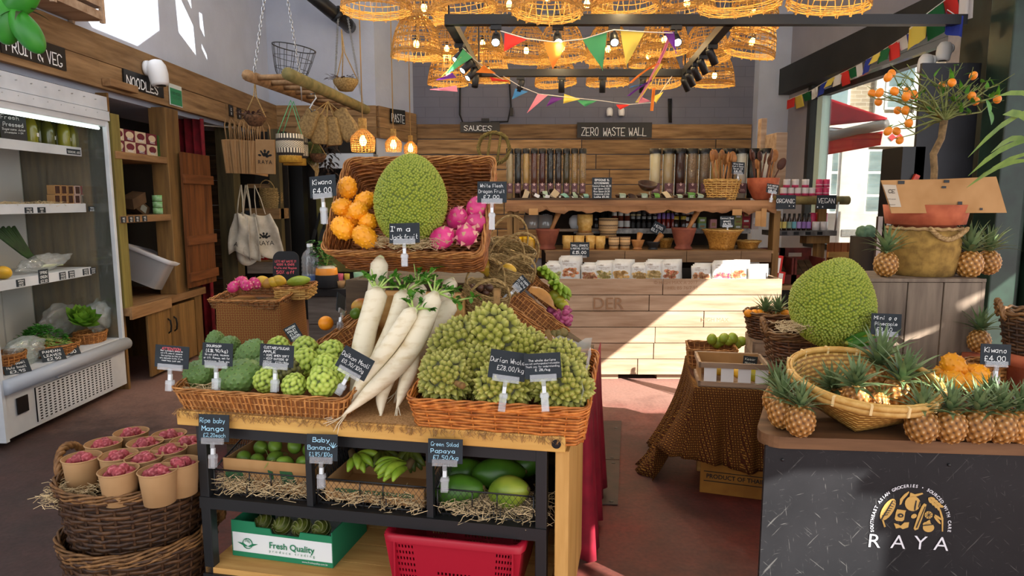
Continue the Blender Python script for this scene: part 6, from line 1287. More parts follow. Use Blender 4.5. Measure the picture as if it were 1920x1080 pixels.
def chain(label, a, c, n=None, r=.011):
    a, c = Vector(a), Vector(c); L = (c-a).length; n = n or int(L/.036); e = E('chain', label, 'chain', a, 0, 'ladder chains'); d = (c-a).normalized(); s1 = d.cross(Vector((0, 1, 0))).normalized(); s2 = d.cross(s1); b = B()
    for k in range(n):
        p = d*(L*(k+.5)/n); u = s1 if k % 2 else s2; an = np.arange(8)/8*2*PI; b.tube([p+d*(.024*math.cos(q))+u*(.012*math.sin(q)) for q in an], .0038, 4, closed=True)
    b.obj('links', STEEL, e)
chain('steel chain holding the near left corner of the ladder', at(476, 140, 6.1), at(498, -20, 6.1)); chain('steel chain holding the near right corner of the ladder', at(564, 148, 6.3), at(536, -20, 6.2)); chain('thin steel chain at the far end of the ladder, right', at(682, 204, 7.95), at(652, 34, 8.9), 60); chain('thin steel chain at the far end of the ladder, left', at(626, 196, 8.0), at(634, 34, 8.9), 60)
B().tube([at(x, y, 6.25) for x, y in ((567, 138), (571, 150), (564, 155), (566, 190))], .006, 6).obj('chain_hook', STEEL); tag(bpy.data.objects['chain_hook'], 'loose steel chain end dangling from the near ladder rail', 'hook')
e = E('wire_bowl', 'round black wire basket sitting on the ladder', 'wire basket', at(545, 150, 6.6), (0, .15, 0)); b = B(); Rb, Hb = .2, .3
for k in range(16): a = k*PI/8; b.tube([(Rb*(.55+.45*s**.6)*math.cos(a), Rb*(.55+.45*s**.6)*math.sin(a), Hb*s) for s in np.linspace(0, 1, 6)], .003, 4)
for s, r_ in ((0, .004), (.33, .003), (.66, .003), (1, .006)): a = np.arange(30)/30*2*PI; q = Rb*(.55+.45*s**.6); b.tube(np.column_stack([q*np.cos(a), q*np.sin(a), np.full(30, Hb*s)]), r_, 4, closed=True)
b.obj('wires', WIRE, e)
COCO = mat('coconut_husk', '#6b4a30', '#3d2817', 40, rough=.95, bump=.6); DRY = mat('dried_flowers', '#5b3634', '#3c2422', 20, rough=.9)
def hanging_planter(label, px, py, Y, r, top, n=3, m=None, dry=True):
    p = at(px, py, Y); e = E('hanging_planter', label, 'planter', p); B().lathe([(0, -r*.85), (r*.55, -r*.75), (r*.95, -r*.2), (r, .0), (r*.9, .02), (r*.8, 0), (0, -r*.2)], 18).obj('bowl', m or COCO, e); q = at(*top, Y)-p
    for k in range(n): a = k*2*PI/n; B().tube([(r*math.cos(a), r*math.sin(a), 0), tuple(Vector((r*.35*math.cos(a), r*.35*math.sin(a), 0))*.3+q*.55), tuple(q)], .006, 5).obj('rope', TWINE, e)
    if dry:
        b = B()
        for k in range(60): a = R.uniform(0, 6.28); x = R.uniform(.2, 1.1)*r; blade(b, (x*math.cos(a)-r*.3, x*math.sin(a), R.uniform(0, .05)), (math.cos(a), math.sin(a), R.uniform(-.3, .9)), (0, 0, 1), .06, .02, .7, .3, 3, tip=1)
        b.obj('dried_flowers', DRY, e)
    return e
hanging_planter('woven bowl of dried flowers hung by three ropes before the blue wall', 648, 152, 7.4, .135, (640, 55), 3, SEAG); hanging_planter('coconut husk planter hung above the paper bags', 478, 220, 6.3, .1, (478, 147), 2)
e = hanging_planter('small hairy coconut hung beside the moss ball', 596, 292, 6.9, .085, (588, 236), 2, dry=False)
e = E('moss_ball', 'green moss ball hung under the palm leaf bags', 'moss ball', at(584, 284, 7.0)); b = B(); b.sph((0, 0, 0), .1, 14, 10)
for p in fib(260, .1): q = p*.1; b.tube([q, q*1.25+[0, 0, -.02]], .0025, 3)
b.obj('moss', mat('moss', '#5d6332', '#3c431f', 30, rough=.95), e); b = B()
for k in range(7): b.tube([(.02*k-.06, 0, -.08), (.03+.006*k, 0, -.2), (.03+.01*math.sin(k), .01, -.33)], .005, 4)
b.obj('roots', TWINE, e); b = B().tube([(0, 0, .1), (.02, 0, .3)], .005, 4); b.obj('rope', TWINE, e)
e = E('dried_bunch', 'dark dried flower bunch hung behind the moss ball', 'dried flowers', at(614, 300, 7.3)); b = B()
for k in range(160): a = R.uniform(0, 6.28); h_ = R.uniform(-.25, .2); blade(b, (.1*math.cos(a)*R.random(), .1*math.sin(a)*R.random(), h_), (math.cos(a), math.sin(a), -.4), (0, 0, 1), .08, .03, .8, .3, 3, tip=1)
B().tube([(0, 0, .1), tuple(at(612, 196, 7.3)-at(614, 300, 7.3))], .005, 5).obj('string', TWINE, e); b.obj('flowers', mat('dark_dried', '#2e1f1c', '#1d1412', 20, rough=.9), e)
def bw_pattern():
    t = Nt('black_white_weave'); tc = t.n('ShaderNodeTexCoord'); sp = t.n('ShaderNodeSeparateXYZ'); t.l(tc.outputs['Object'], sp.inputs[0]); an = t.math('MULTIPLY', t.math('ARCTAN2', sp.outputs[1], sp.outputs[0]), 14/PI*2)
    z = t.math('MULTIPLY', sp.outputs[2], 60.0); tri = t.math('PINGPONG', an, 1.0); f = t.math('GREATER_THAN', t.math('FRACT', t.math('ADD', z, tri)), .5)
    sq = t.math('MULTIPLY', t.math('GREATER_THAN', t.math('FRACT', t.math('MULTIPLY', an, .5)), .45), t.math('GREATER_THAN', t.math('FRACT', t.math('MULTIPLY', z, .25)), .35)); band = t.math('GREATER_THAN', t.math('FRACT', t.math('MULTIPLY', z, .125)), .5)
    v = t.math('ADD', t.math('MULTIPLY', f, t.math('SUBTRACT', 1.0, band)), t.math('MULTIPLY', sq, band)); t.l(t.ramp(v, [(.45, lin('#2a2522')), (.55, lin('#d8cdb4'))]), t.b.inputs['Base Color']); t.b.inputs['Roughness'].default_value = .75; return t.m
BWP = bw_pattern(); MUST = mat('mustard_weave', '#b98d2e', '#9a7222', 40, rough=.75)
def pattern_pot(label, px, py0, py1, Y, wpx, hang=None, mats=None, s=.8):
    p = at(px, py1, Y); h = (at(px, py0, Y)-p).z; r = wpx*ppm(Y)/2; e = E('woven_pot', label, 'woven pot', p); m1, m2 = mats or (BWP, MUST); B().lathe([(0, 0), (r*.82, 0), (r*.82, h*.24)], 26).obj('base', m2, e); B().lathe([(r*.82, h*.24), (r*.98, h*.32), (r, h*.6), (r*.96, h), (r*.9, h), (r*.9, h*.4), (0, h*.36)], 28).obj('patterned_body', m1, e)
    if hang:
        q = at(*hang, Y)-p
        for sx in (-1, 1): B().tube([(sx*r*.93, 0, h*.95), tuple(q)], .004, 4).obj('string', mat('green_string', '#5fae7a', rough=.8), e)
    return e
pattern_pot('black and white woven pot with mustard base hung on green strings', 545, 252, 305, 6.5, 50, (545, 188)); pattern_pot('second black and white woven pot half hidden behind the first', 553, 258, 310, 6.8, 50, (550, 190))
PALM = mat('palm_weave', '#94794a', '#6e5631', 50, isl=.1, rough=.7, bump=.4)
for i, (px, py, rt, l) in enumerate(((578, 232, .45, 'palm leaf pouch at the left of the hanging cluster, tilted'), (600, 245, .05, 'palm leaf pouch second from the left in the hanging cluster'), (624, 248, -.08, 'palm leaf pouch third from the left in the hanging cluster'), (650, 235, -.45, 'largest palm leaf pouch at the right of the hanging cluster'))):
    p = at(px, py, 6.7+.06*i); e = E('palm_pouch', l, 'pouch', p, (0, rt*-1*-1, 0), 'palm leaf pouches hung from the ladder'); s = 1.15 if i == 3 else 1; P, n = outline(('rect', .15*s, .1*s, .03), 32)
    b = B(); b.grid([np.column_stack([P*k, np.full(32, z*s)]) for k, z in ((.9, -.13), (1.1, -.1), (1.08, 0), (.85, .09), (.75, .1))], False, True); b.add(np.column_stack([P*.9, np.full(32, -.13*s)]), [list(range(32))[::-1]]); b.obj('body', PALM, e); b = B(); b.grid([np.column_stack([P*k, np.full(32, z*s)]) for k, z in ((.9, .06), (.86, .13), (.5, .15), (.02, .15))], False, True); b.obj('lid', PALM, e)
    q = Matrix.Rotation(-rt, 3, 'Y') @ (at(615, 190, 6.8)-p)
    for sx in (-1, 1): B().tube([(sx*.06, 0, .13*s), tuple(q*.5+Vector((sx*.03, 0, 0))), tuple(q)], .005, 4).obj('strap', TWINE, e)
e = E('s_hook', 'steel S hook holding the palm leaf pouches', 'hook', at(587, 192, 6.5)); B().tube([(.02, 0, -.07), (-.015, 0, -.085), (-.035, 0, -.05), (0, 0, 0), (.03, 0, .04), (.015, 0, .085), (-.02, 0, .075)], .008, 6).obj('hook', STEEL, e)
# paper carrier bags and cotton totes
def logo_mark(par, w, y, m, z0=0, name='logo_print'):
    """a half dome of little produce shapes"""
    b = B(False); rr = random.Random(3)
    for k in range(9):
        a = PI*(.08+.84*(k % 5)/4); r_ = w*(.36 if k < 5 else .16); cx, cz = r_*math.cos(a), r_*math.sin(a)+z0; n = 9; s1, s2 = w*rr.uniform(.06, .1), w*rr.uniform(.1, .15); ro = a+PI/2
        b.poly([(cx+s1*math.cos(q)*math.cos(ro)-s2*math.sin(q)*math.sin(ro), 0, cz+s1*math.cos(q)*math.sin(ro)+s2*math.sin(q)*math.cos(ro)) for q in np.arange(n)/n*2*PI], (0, .002, 0))
    return b.obj(name, m, par, (0, y, 0))
INK = mat('black_ink', '#20201f', rough=.8)
for i in range(11):
    px = 432+i*5.2; tw = -.75+.06*i; p = at(px+4, 292+i*.6, 7.5+.02*(i % 3)); e = E('paper_bag', 'brown paper carrier bag seen edge on, %s from the left of the bunch' % ORD[i], 'carrier bag', p, (.05*math.sin(i*2), -.12+.02*i, 1.25), 'paper carrier bags in the bunch')
    b = B(False); b.box((0, 0, 0), (.26, .022, .36)); b.obj('bag', KRAFT, e, bevel=.003); b = B(); b.tube([(-.06, 0, .18), (-.05, .01, .32), (.0, .02, .42), (.05, .01, .32), (.06, 0, .18)], .006, 4, flat=(1.6, .5)); b.obj('handle', KRAFT, e)
p = at(498, 294, 7.42); e = E('paper_bag', 'brown paper carrier bag facing front with a black printed emblem', 'carrier bag', p, (0, .03, -.1)); B(False).box((0, 0, 0), (.215, .03, .37)).obj('bag', KRAFT, e, bevel=.003); logo_mark(e, .17, -.018, INK, .0); mk('lettering', solid_text('RAYA', .06, .9, .0004, 1.3), e, (0, -.018, -.06)).data.materials.append(INK); b = B(); b.tube([(-.06, 0, .18), (-.05, .0, .32), (.0, .02, .4), (.05, .0, .32), (.06, 0, .18)], .006, 4); b.obj('handle', KRAFT, e)
TOTE = mat('cotton_canvas', '#cfc6b4', '#b9af9b', 12, rough=.9)
for i, (px, py, rt, w, l) in enumerate(((452, 432, .12, .13, 'cream cotton tote hanging at the left of the tote bunch'), (463, 430, .05, .15, 'cream cotton tote in the middle of the tote bunch'), (478, 425, -.2, .17, 'cream cotton tote at the right of the bunch with black printed lettering'), (460, 448, 0, .14, 'cream cotton tote at the back, hanging lowest'))):
    p = at(px, 350, 7.7+.05*(i % 3)+(.12 if i == 3 else 0)); e = E('tote_bag', l, 'tote bag', p, (0, rt*.8, .15*i-.2), 'cotton totes on the post'); P = []
    for z in np.linspace(-.32, -.8 if i != 3 else -.86, 12):
        k = min(1, (-.2-z)/.3); P.append([((u-.5)*w*2*(.35+.65*k), .025*math.sin(u*9+i)+.02*math.sin(z*12+u*5), z+.06*math.sin(u*4+i)*k) for u in np.linspace(0, 1, 14)])
    B().grid(P).obj('bag', TOTE, e, solid=.004)
    for sx in (-1, 1): B().tube([(sx*w*.3, 0, -.33), (sx*w*.2, 0, -.15), (0, 0, .02)], .009, 4, flat=(1.5, .5)).obj('handle', TOTE, e)
    if i in (0, 2): mk('lettering', solid_text('RAYA' if i == 2 else 'A', .075), e, (0, -.06, -.66), (0, .15, 0)).data.materials.append(INK)
    if i == 2: logo_mark(e, .15, -.06, INK, -.6)
# ------------------------------------------------------------------ the refill rack at the back
def X(px, Y): return at(px, 400, Y).x
def Z(py, Y): return at(960, py, Y).z
CX0, CX1 = X(1005, 5.84), X(1472, 5.84); CZ = Z(522, 5.84)
rk = E('display_rack', 'pale pallet wood display rack with stepped shelves at the back', 'display rack', (CX0, 5.84, 0)); rw_ = CX1-CX0
b = planks('', 0, rw_, .05, CZ, 6, PALE, .022, seed=31, lens=(.9, 2.0), gap=.006); b.obj('front_planks', PALE, rk, bevel=.002)
B(False).bx(rw_-.03, rw_-.005, 0, .3, .05, CZ).bx(0, .025, 0, .3, .05, CZ).obj('end_planks', PALE, rk)
for x in (.4, 1.1, 1.75): B(False).bx(x, x+.35, .03, .2, 0, .05).obj('foot', PALE, rk)
B(False).bx(0, rw_, .0, .26, .8, .84).bx(0, rw_, .27, .285, .05, .98).obj('bin', DARKV, rk)
INKB = mat('faded_stencil', '#8d6c50', rough=.9)
for s, px, py, z in (('© HIGH MAX A 2017', 1267, 530, .042), ('HEL BS 76/7 52', 1280, 540, .042), ('HIGH MAX', 1340, 600, .05), ('DER', 1140, 570, .15)): p = at(px, py, 5.815); mk('stencil', solid_text(s, z), rk, p-Vector(rk.location)+Vector((0, -.001, 0))).data.materials.append(INKB)
SB0, SB1 = X(948, 6.2), X(1456, 6.2); rl = SB0-CX0; rr_ = SB1-CX0
zs, zb = Z(470, 6.15), 1.6
B(False).bx(.1, rr_-.03, .31, 1.1, zs-.025, zs).obj('lower_shelf', OAK, rk); b = planks('', .1, rr_-.05, zs-.108, zs, 1, OAK, .02, seed=9, lens=(.5, 1.0)); b.obj('shelf_fascia', wood('greyed_oak', '#8a6a4c', '#5f4730', 0, 4), rk, (0, .31, 0), bevel=.002)
b = B(); n = 60; P = []
for k in range(n+1):
    x = rl+(rr_-rl)*k/n; lo = 1.492+.012*math.sin(k*.9)+.008*math.sin(k*2.3)+.006*math.sin(k*5.1); P.append([(x, .36, 1.6), (x, .355, 1.55), (x, .37, lo), (x, .45, lo), (x, 1.0, 1.55), (x, 1.0, 1.6), (x, .36, 1.6)])
b.sm = False; b.grid(P); b.add([P[0][i] for i in range(6)], [[0, 1, 2, 3, 4, 5]]); b.add([P[-1][i] for i in range(6)], [[5, 4, 3, 2, 1, 0]]); b.obj('live_edge_shelf', wood('live_edge', '#a67a52', '#6f4a2e', 0, 3, isl=.02), rk)
b = B(False).bx(rl+.05, rr_-.45, .42, .44, 1.6, 1.622); b.obj('tray_lip', DARKW, rk)
for px in (957, 967, 1447): x = X(px, 6.4)-CX0; B(False).bx(x-.03, x+.03, .42, .54, .05, 1.5).obj('post', OAKZ, rk)
B(False).bx(.25, rr_-.1, .75, 1.0, 1.29, 1.31).bx(.25, .8, .7, .95, 1.3, 1.32).obj('jar_shelf', PALE, rk); B(False).bx(.4, rr_-.1, .735, .75, 1.275, 1.325).obj('price_rail', mat('marble_strip', '#a8a39b', '#6d6a66', 20, rough=.5), rk)
B(False).bx(.1, rr_, 1.1, 1.13, .05, 1.58).obj('back_board', mat('rack_back', '#3a2b1d', '#241a11', 4, rough=.8), rk)
ps = X(1441, 6.9)-CX0; B(False).bx(ps, ps+.11, .95, 1.25, 1.6, 2.27).bx(ps-.03, ps+.03, 1.3, 1.4, 1.6, 2.45).obj('side_post', PALE, rk, bevel=.004); B(False).bx(.15, rr_-.02, 1.0, 1.25, 1.6, 1.62).obj('dispenser_shelf', DARKW, rk)
# dispensers
LAB = mat('plum_label', '#5b3a40', rough=.6); LABW = mat('label_print', '#c9a8a0', rough=.6)
def grain(name, c, c2=None, sc=150): return mat('grain_'+name, c, c2, sc, rough=.35, coat=.35) if c2 else mat('grain_'+name, c, rough=.35, coat=.35)
GR = dict(beige=('#a8906c',), black=('#1d1917',), tan=('#b08a50',), redbrown=('#5d3426',), maroon=('#4a221e',), dark=('#2c1c18',), olive=('#3f3317',), speckle=('#a98550', '#6d4d2a'), cream=('#cbb893',), brown=('#3b1d15',), mix=('#a38464', '#5e4433'), mix2=('#8f745a', '#5a4636'), white=('#d0c6b8',))
def dispenser(px, Y, r, key, label, grp, ztop):
    x = X(px, Y); h = ztop-1.62; e = E('grain_dispenser', label, 'dispenser', (x, Y, 1.622), 0, grp); c = GR[key]
    B().lathe([(0, 0), (r*.9, 0), (r*.9, h-.04), (0, h-.04)], 18).obj('contents', grain(key, *c), e); B().lathe([(r*.5, 0), (r, .03), (r, h-.03)], 18).obj('tube', GLASS, e); B().lathe([(r*1.08, h-.05), (r*1.08, h), (0, h+.005)], 18).obj('cap', BLACKP, e)
    l = B(False).box((0, -r*1.02, h*.2), (r*1.5, .004, h*.2)).obj('label', LAB, e); b = B(False).poly([(0, 0, .02), (.018, 0, .045), (.006, 0, .04), (0, 0, .06), (-.006, 0, .04), (-.018, 0, .045)], (0, .002, 0)).bx(-r*.5, r*.5, 0, .002, -.03, -.024).bx(-r*.4, r*.4, 0, .002, -.015, -.01); b.obj('print', LABW, l, (0, -r*1.02-.005, h*.2))
for i, k in enumerate('beige black tan redbrown maroon black dark olive speckle speckle'.split()): dispenser(956+i*15, 6.95, .036, k, 'slim %s grain dispenser, %s from the left of the left rank' % (k.replace('redbrown', 'red brown'), ORD[i]), 'slim grain dispensers', Z(279, 6.95))
for i, (px, k) in enumerate(zip((1226, 1250, 1272, 1294, 1317, 1339, 1363, 1386, 1407, 1431), 'cream beige brown mix mix2 tan dark white black white'.split())): dispenser(px, 6.95, .056, k, 'wide %s grain dispenser, %s from the left of the right rank' % ({'mix': 'speckled', 'mix2': 'brown speckled'}.get(k, k), ORD[i]), 'wide grain dispensers', Z(279, 6.95))
# coconut bowls and bits on the live edge shelf
COCOB = mat('coconut_bowl', '#3d2418', '#26150e', 20, rough=.45, rnd=.25); SLV = [mat('sleeve_sage', '#8fa08a', rough=.8), mat('sleeve_green', '#5a8a3a', rough=.8), mat('sleeve_cream', '#b3a184', rough=.8), mat('sleeve_teal', '#6f9c90', rough=.8)]
SPW = mat('spoon_wood', '#b07a44', '#8a562a', 12, rough=.6, rnd=.2); SPD = mat('spoon_dark', '#5f3622', '#452416', 12, rough=.6, rnd=.2)
def coco_bowl(label, px, Y, z, r, rot, sl, grp='coconut bowls on the upper shelf'):
    e = E('coconut_bowl', label, 'bowl', (X(px, Y), Y, z+r*.78), rot, grp); B().lathe([(0, -r*.75), (r*.6, -r*.66), (r*.92, -r*.3), (r, .0), (r*.95, .0), (r*.85, -r*.3), (0, -r*.66)], 18).obj('bowl', COCOB, e)
    if sl is not None:
        b = B(False); s = r*.45; b.grid([[(x, -r*1.02, z_) for x in (-s, s)] for z_ in (-r*.62, .005)]+[[(x, -r*.1, .012) for x in (-s, s)], [(x, r*.8, .01) for x in (-s, s)]]); sv = b.obj('paper_sleeve', SLV[sl], e, solid=.002); scrawl(['COCONUT', 'BOWL'], s*1.7, r*.4, wt=.14).obj('lettering', PAPERW, e, (0, -r*1.03-.004, -r*.3))
ci = 0
for px, r, rot, sl in ((985, .06, (1.2, .5, .4), 2), (1006, .05, (.4, .2, .6), 3), (1022, .055, (.9, 0, .2), 0), (1040, .075, (.5, .7, 0), 2), (1058, .05, (.3, -.3, .4), 3), (1078, .05, (.8, 0, .1), 0), (1098, .05, (.2, 0, 0), 3), (1165, .065, (0, .05, 0), 0), (1186, .05, (.4, .3, 0), None), (1204, .065, (0, 0, .1), 0), (1230, .055, (.3, .1, 0), 1), (1248, .06, (.5, -.2, .2), 2), (1272, .05, (.1, 0, 0), 0), (1292, .075, (0, 0, 0), 1), (1310, .06, (.1, .2, 0), 0)): coco_bowl('dark coconut bowl%s on the live edge shelf, %s from the left' % (' in a paper sleeve' if sl is not None else '', ORD[ci]), px, 6.42+.05*(ci % 2), 1.602, r, rot, sl); ci += 1
coco_bowl('large empty coconut bowl perched on top of the other bowls', 1213, 6.5, 1.69, .095, (.35, .1, 0), None)
for i, px in enumerate((1012, 1030, 1050, 1070, 1088)): e = E('coconut_spoon', 'small coconut spoon with paper tag lying among the bowls, %s from the left' % ORD[i], 'spoon', (X(px, 6.35), 6.36, 1.63), (.2, .5-.3*i, .6*i), 'coconut spoons'); b = B(); b.sph((.05, 0, 0), (.03, .02, .01), 10, 6); b.tube([(.03, 0, 0), (-.1, 0, .01)], .006, 6); b.obj('spoon', COCOB, e); B(False).box((-.03, -.008, .0), (.05, .002, .03)).obj('tag', PAPERW, e)
psign('tall black sign listing coconut cutlery prices on the upper shelf', 1110, 333, 1147, 372, 6.15, [('SPOONS &', 1), ('KITCHENWARE', 1), ('Coconut bowl £8.00', .9), ('Nut Spoon £4.00', .9), ('Rice Spoon £4.50', .9), ('Chopstick £3.00', .9), ('Ladle £5.00', .9)], clip=0, wt=.14, tilt=0)
def utensils(e, base_r, h0, n, seed, mats, L=(.26, .36)):
    rr = random.Random(seed)
    for k in range(n):
        a = rr.uniform(0, 6.28); t_ = rr.uniform(.1, .5)*(1 if k % 3 else .4); d = Vector((math.cos(a)*t_*1.6, math.sin(a)*t_*.5-.1, 1)).normalized(); LL = rr.uniform(*L); p0 = Vector((math.cos(a)*base_r*.5, math.sin(a)*base_r*.5, h0*.3)); p1 = p0+d*LL; b = B(); b.tube([p0, p1], .008, 6)
        m = Matrix.Translation(p1+d*.035) @ d.to_track_quat('Z', 'Y').to_matrix().to_4x4(); w = rr.choice((.024, .03, .036)); q = B(); q.sph((0, 0, 0), (w, .009, w*1.5), 12, 8); q.xf(m); b.merge(q)
        b.obj('utensil', mats[k % len(mats)], e)
SG = 'wooden utensils'
sb = basket('wicker_basket', 'tall wicker basket full of wooden spoons on the upper shelf', ('oval', .24, .22), Z(338, 6.4)-1.602, (X(1352, 6.4), 6.4, 1.602), 0, .4, 20, 9, (BAMB, WICKI, BAMB), 'h', rw=.009, rs=.006, rim=.007)
def loose_spoons(px, Y, z, n, seed, mats, what):
    rr = random.Random(seed)
    for k in range(n):
        a = k/n*6.28+rr.uniform(-.3, .3); lean = rr.uniform(.1, .45); e = E('wooden_spoon', what % ORD[k], 'spoon', (X(px, Y)+.07*math.cos(a), Y+.05*math.sin(a), z), (-.15*math.sin(a), lean*math.cos(a), a*.3), SG+what[-12:]); L = rr.uniform(.16, .25); w = rr.choice((.026, .034, .04)); B().tube([(0, 0, -.1), (0, 0, L)], [.008, .007], 7).obj('handle', mats[k % len(mats)], e); b = B(); b.sph((0, 0, L+w*1.2), (w, .012, w*1.5), 14, 9); b.obj('bowl', mats[k % len(mats)], e)
loose_spoons(1352, 6.4, 1.76, 13, 4, [SPW, SPW, mat('olive_wood', '#9a6c38', '#6f4a22', 14, rough=.6)], 'wooden spoon standing in the wicker basket, %s clockwise from the right'); loose_spoons(1428, 6.4, 1.74, 12, 8, [SPD, SPW, SPD], 'dark wooden spatula standing in the clay pot, %s clockwise from the right')
hp = Z(334, 6.4)-1.602; lathe_thing('clay_pot', 'round terracotta pot holding dark spatulas at the end of the upper shelf', 'pot', (X(1428, 6.4), 6.4, 1.602), [('pot', [(0, 0), (.07, 0), (.085, .01), (.135, hp*.55), (.15, hp), (.14, hp), (.125, hp*.6), (0, hp*.5)], TERRA, 26)])
psign('black sign for olive wood utensils above the spoon basket', 1372, 304, 1396, 326, 6.3, ['Olive Wood', 'Fork & Spoon', 'Server £15', '£16.00'], clip=.02, wt=.12, roll=.05); psign('tiny black sign clipped at the right end of the live edge shelf', 1437, 345, 1460, 362, 6.15, ['CLAY MORTAR', 'PESTLE', '£18.00'], clip=.04, wt=.14, roll=.15); psign('black sign with stars reading ORGANIC', 1455, 366, 1492, 392, 6.13, ['ORGANIC', ('* *', .6, .3)], clip=0, wt=.1, tilt=0); psign('black sign with stars reading VEGAN', 1531, 366, 1568, 392, 6.35, ['VEGAN', ('* *', .6, -.3)], clip=0, wt=.1, tilt=0)
e = E('dried_wreath', 'ring of dried grass hung on the left post of the rack', 'wreath', at(926, 278, 6.6)); b = B()
for k in range(9): a = np.linspace(0, 2*PI, 30)[:-1]; b.tube(np.column_stack([.15*np.cos(a)+.014*np.cos(a*7+k), .02*np.sin(a*5+k), .15*np.sin(a)+.014*np.sin(a*7+k*2)]), .008, 4, closed=True)
for s in (-.07, .03): b.tube([(s, 0, -.14), (s+.04, 0, .14)], .014, 5)
b.obj('ring', mat('dried_grass', '#7a6b38', '#5a4c24', 40, rough=.95), e)
# lower shelf: mortars, sticky rice baskets, bowls
SY = 6.3
def mortar(label, px, top, w, m_, pestle=None, Y=SY):
    h = Z(top, Y)-zs; r = w*ppm(Y)/2; e = E('mortar', label, 'mortar', (X(px, Y), Y, zs+.001)); B().lathe([(0, 0), (r*.68, 0), (r*.7, h*.08), (r*.55, h*.18), (r*.66, h*.3), (r*.95, h*.9), (r, h), (r*.9, h), (r*.75, h*.6), (0, h*.35)], 26).obj('bowl', m_, e)
    if pestle: q = at(pestle[0], pestle[1], Y+.05)-Vector(e.location); B().tube([(0, 0, h*.5), tuple(q*.5+Vector((0, 0, h*.25))), tuple(q)], [.022, .02, .03], 10).obj('pestle', SPW if m_ is not BLACKP else BLACKP, e)
mortar('large red clay mortar with wooden pestle at the left of the lower shelf', 1027, 429, 46, CLAY, (1050, 392)); mortar('large red clay mortar with wooden pestle right of the middle', 1283, 427, 47, CLAY, (1310, 392)); mortar('small wooden mortar with a price sticker', 1197, 450, 26, SPW, (1200, 438)); mortar('small black granite mortar', 1226, 453, 27, mat('black_granite', '#232325', '#151516', 30, rough=.5), (1240, 440))
for i, px in enumerate((972, 984, 996)): lathe_thing('preserve_jar', 'yellow preserve jar at the left end of the lower shelf, %s of three' % ORD[i], 'jar', (X(px, SY+.05*(i % 2)), SY+.05*(i % 2), zs+.001), [('jar', [(0, 0), (.036, 0), (.038, .01), (.038, .09), (.03, .1)], mat('yellow_preserve', '#b98a1e', '#8f6416', 12, rough=.3), 16), ('lid', [(.036, .095), (.036, .12), (0, .12)], mat('yellow_lid', '#e0b01c', rough=.4), 16)], 'yellow preserve jars')
def brown_pattern():
    t = Nt('brown_rice_weave'); tc = t.n('ShaderNodeTexCoord'); sp = t.n('ShaderNodeSeparateXYZ'); t.l(tc.outputs['Object'], sp.inputs[0]); an = t.math('MULTIPLY', t.math('ARCTAN2', sp.outputs[1], sp.outputs[0]), 7.0); z = t.math('MULTIPLY', sp.outputs[2], 75.0); f = t.math('FRACT', t.math('ADD', t.math('MULTIPLY', z, .5), t.math('PINGPONG', an, .5))); band = t.math('GREATER_THAN', t.math('FRACT', t.math('MULTIPLY', z, .2)), .4); v = t.math('MULTIPLY', t.math('GREATER_THAN', f, .5), band)
    t.l(t.ramp(v, [(.4, lin('#c09a68')), (.6, lin('#3a2418'))]), t.b.inputs['Base Color']); t.b.inputs['Roughness'].default_value = .7; return t.m
BRP = brown_pattern()
def rice_basket(label, px, y0, y1, w, patt, z=None, Y=SY):
    h = Z(y0, Y)-Z(y1, Y); z = zs+.001 if z is None else z; r = w*ppm(Y)/2; e = E('sticky_rice_basket', label, 'woven basket', (X(px, Y), Y, z), 0, 'sticky rice baskets'); B().lathe([(0, 0), (r*.86, 0), (r*.86, h*.35), (r, h*.42), (r, h), (r*.93, h), (r*.9, h*.5), (0, h*.5)], 22).obj('basket', BRP if patt else BAMB, e); B().lathe([(0, -.0), (r*.89, 0), (r*.89, h*.12)], 22).obj('base', BAMBD, e); return z+h
rice_basket('plain sticky rice basket beside the left clay mortar', 1065, 444, 470, 21, 0); rice_basket('plain sticky rice basket under the tall stack', 1086, 444, 470, 20, 0); rice_basket('plain sticky rice basket right of the granite mortar sign', 1108, 444, 470, 18, 0); rice_basket('plain sticky rice basket with a shiny band', 1126, 446, 471, 20, 0); rice_basket('small dark patterned basket, left of a pair', 1152, 447, 471, 20, 1); rice_basket('small dark patterned basket, right of a pair', 1173, 447, 471, 20, 1)
zt = rice_basket('patterned flat basket at the bottom of the tall stack', 1097, 436, 446, 33, 1, Z(446, SY+.12), SY+.12); rice_basket('tall plain bamboo basket on top of the stack', 1097, 402, 436, 29, 0, zt, SY+.12); rice_basket('big patterned basket on a bamboo foot above the small pair', 1141, 409, 446, 36, 1, Z(446, SY+.14), SY+.14)
def flared(label, px, y0, w, Y, base=.55): 
    h = Z(y0, Y)-zs; r = w*ppm(Y)/2; e = E('bamboo_bowl', label, 'bamboo basket', (X(px, Y), Y, zs+.001)); P = []
    for s in np.linspace(0, 1, 7):
        row = []
        for k in range(32):
            a = k/32*2*PI; sq = 1/max(abs(math.cos(a+PI/4)), abs(math.sin(a+PI/4)))*.8; q = sq*(1-s)+s; rr2 = r*(base+(1-base)*s**1.7); row.append((rr2*q*math.cos(a), rr2*q*math.sin(a), h*s))
        P.append(row)
    b = B(); b.grid(P, False, True); b.add([(x*.98, y*.98, .004) for x, y, z in P[0]], [list(range(32))]); b.obj('weave', mat('honey_weave', '#c08a3e', '#94601f', 55, rough=.5, bump=.5), e, solid=.004); b = B(); rim_rope(b, ('oval', 2*r, 2*r), 1, h, .006); b.obj('rim', BAMB, e)
flared('flared bamboo basket of coconut halves at the right of the lower shelf', 1356, 431, 73, SY); flared('low bamboo basket at the right end of the lower shelf', 1405, 452, 46, SY+.1, .7); flared('small bamboo basket behind the black granite mortar', 1250, 448, 28, SY+.2, .6)
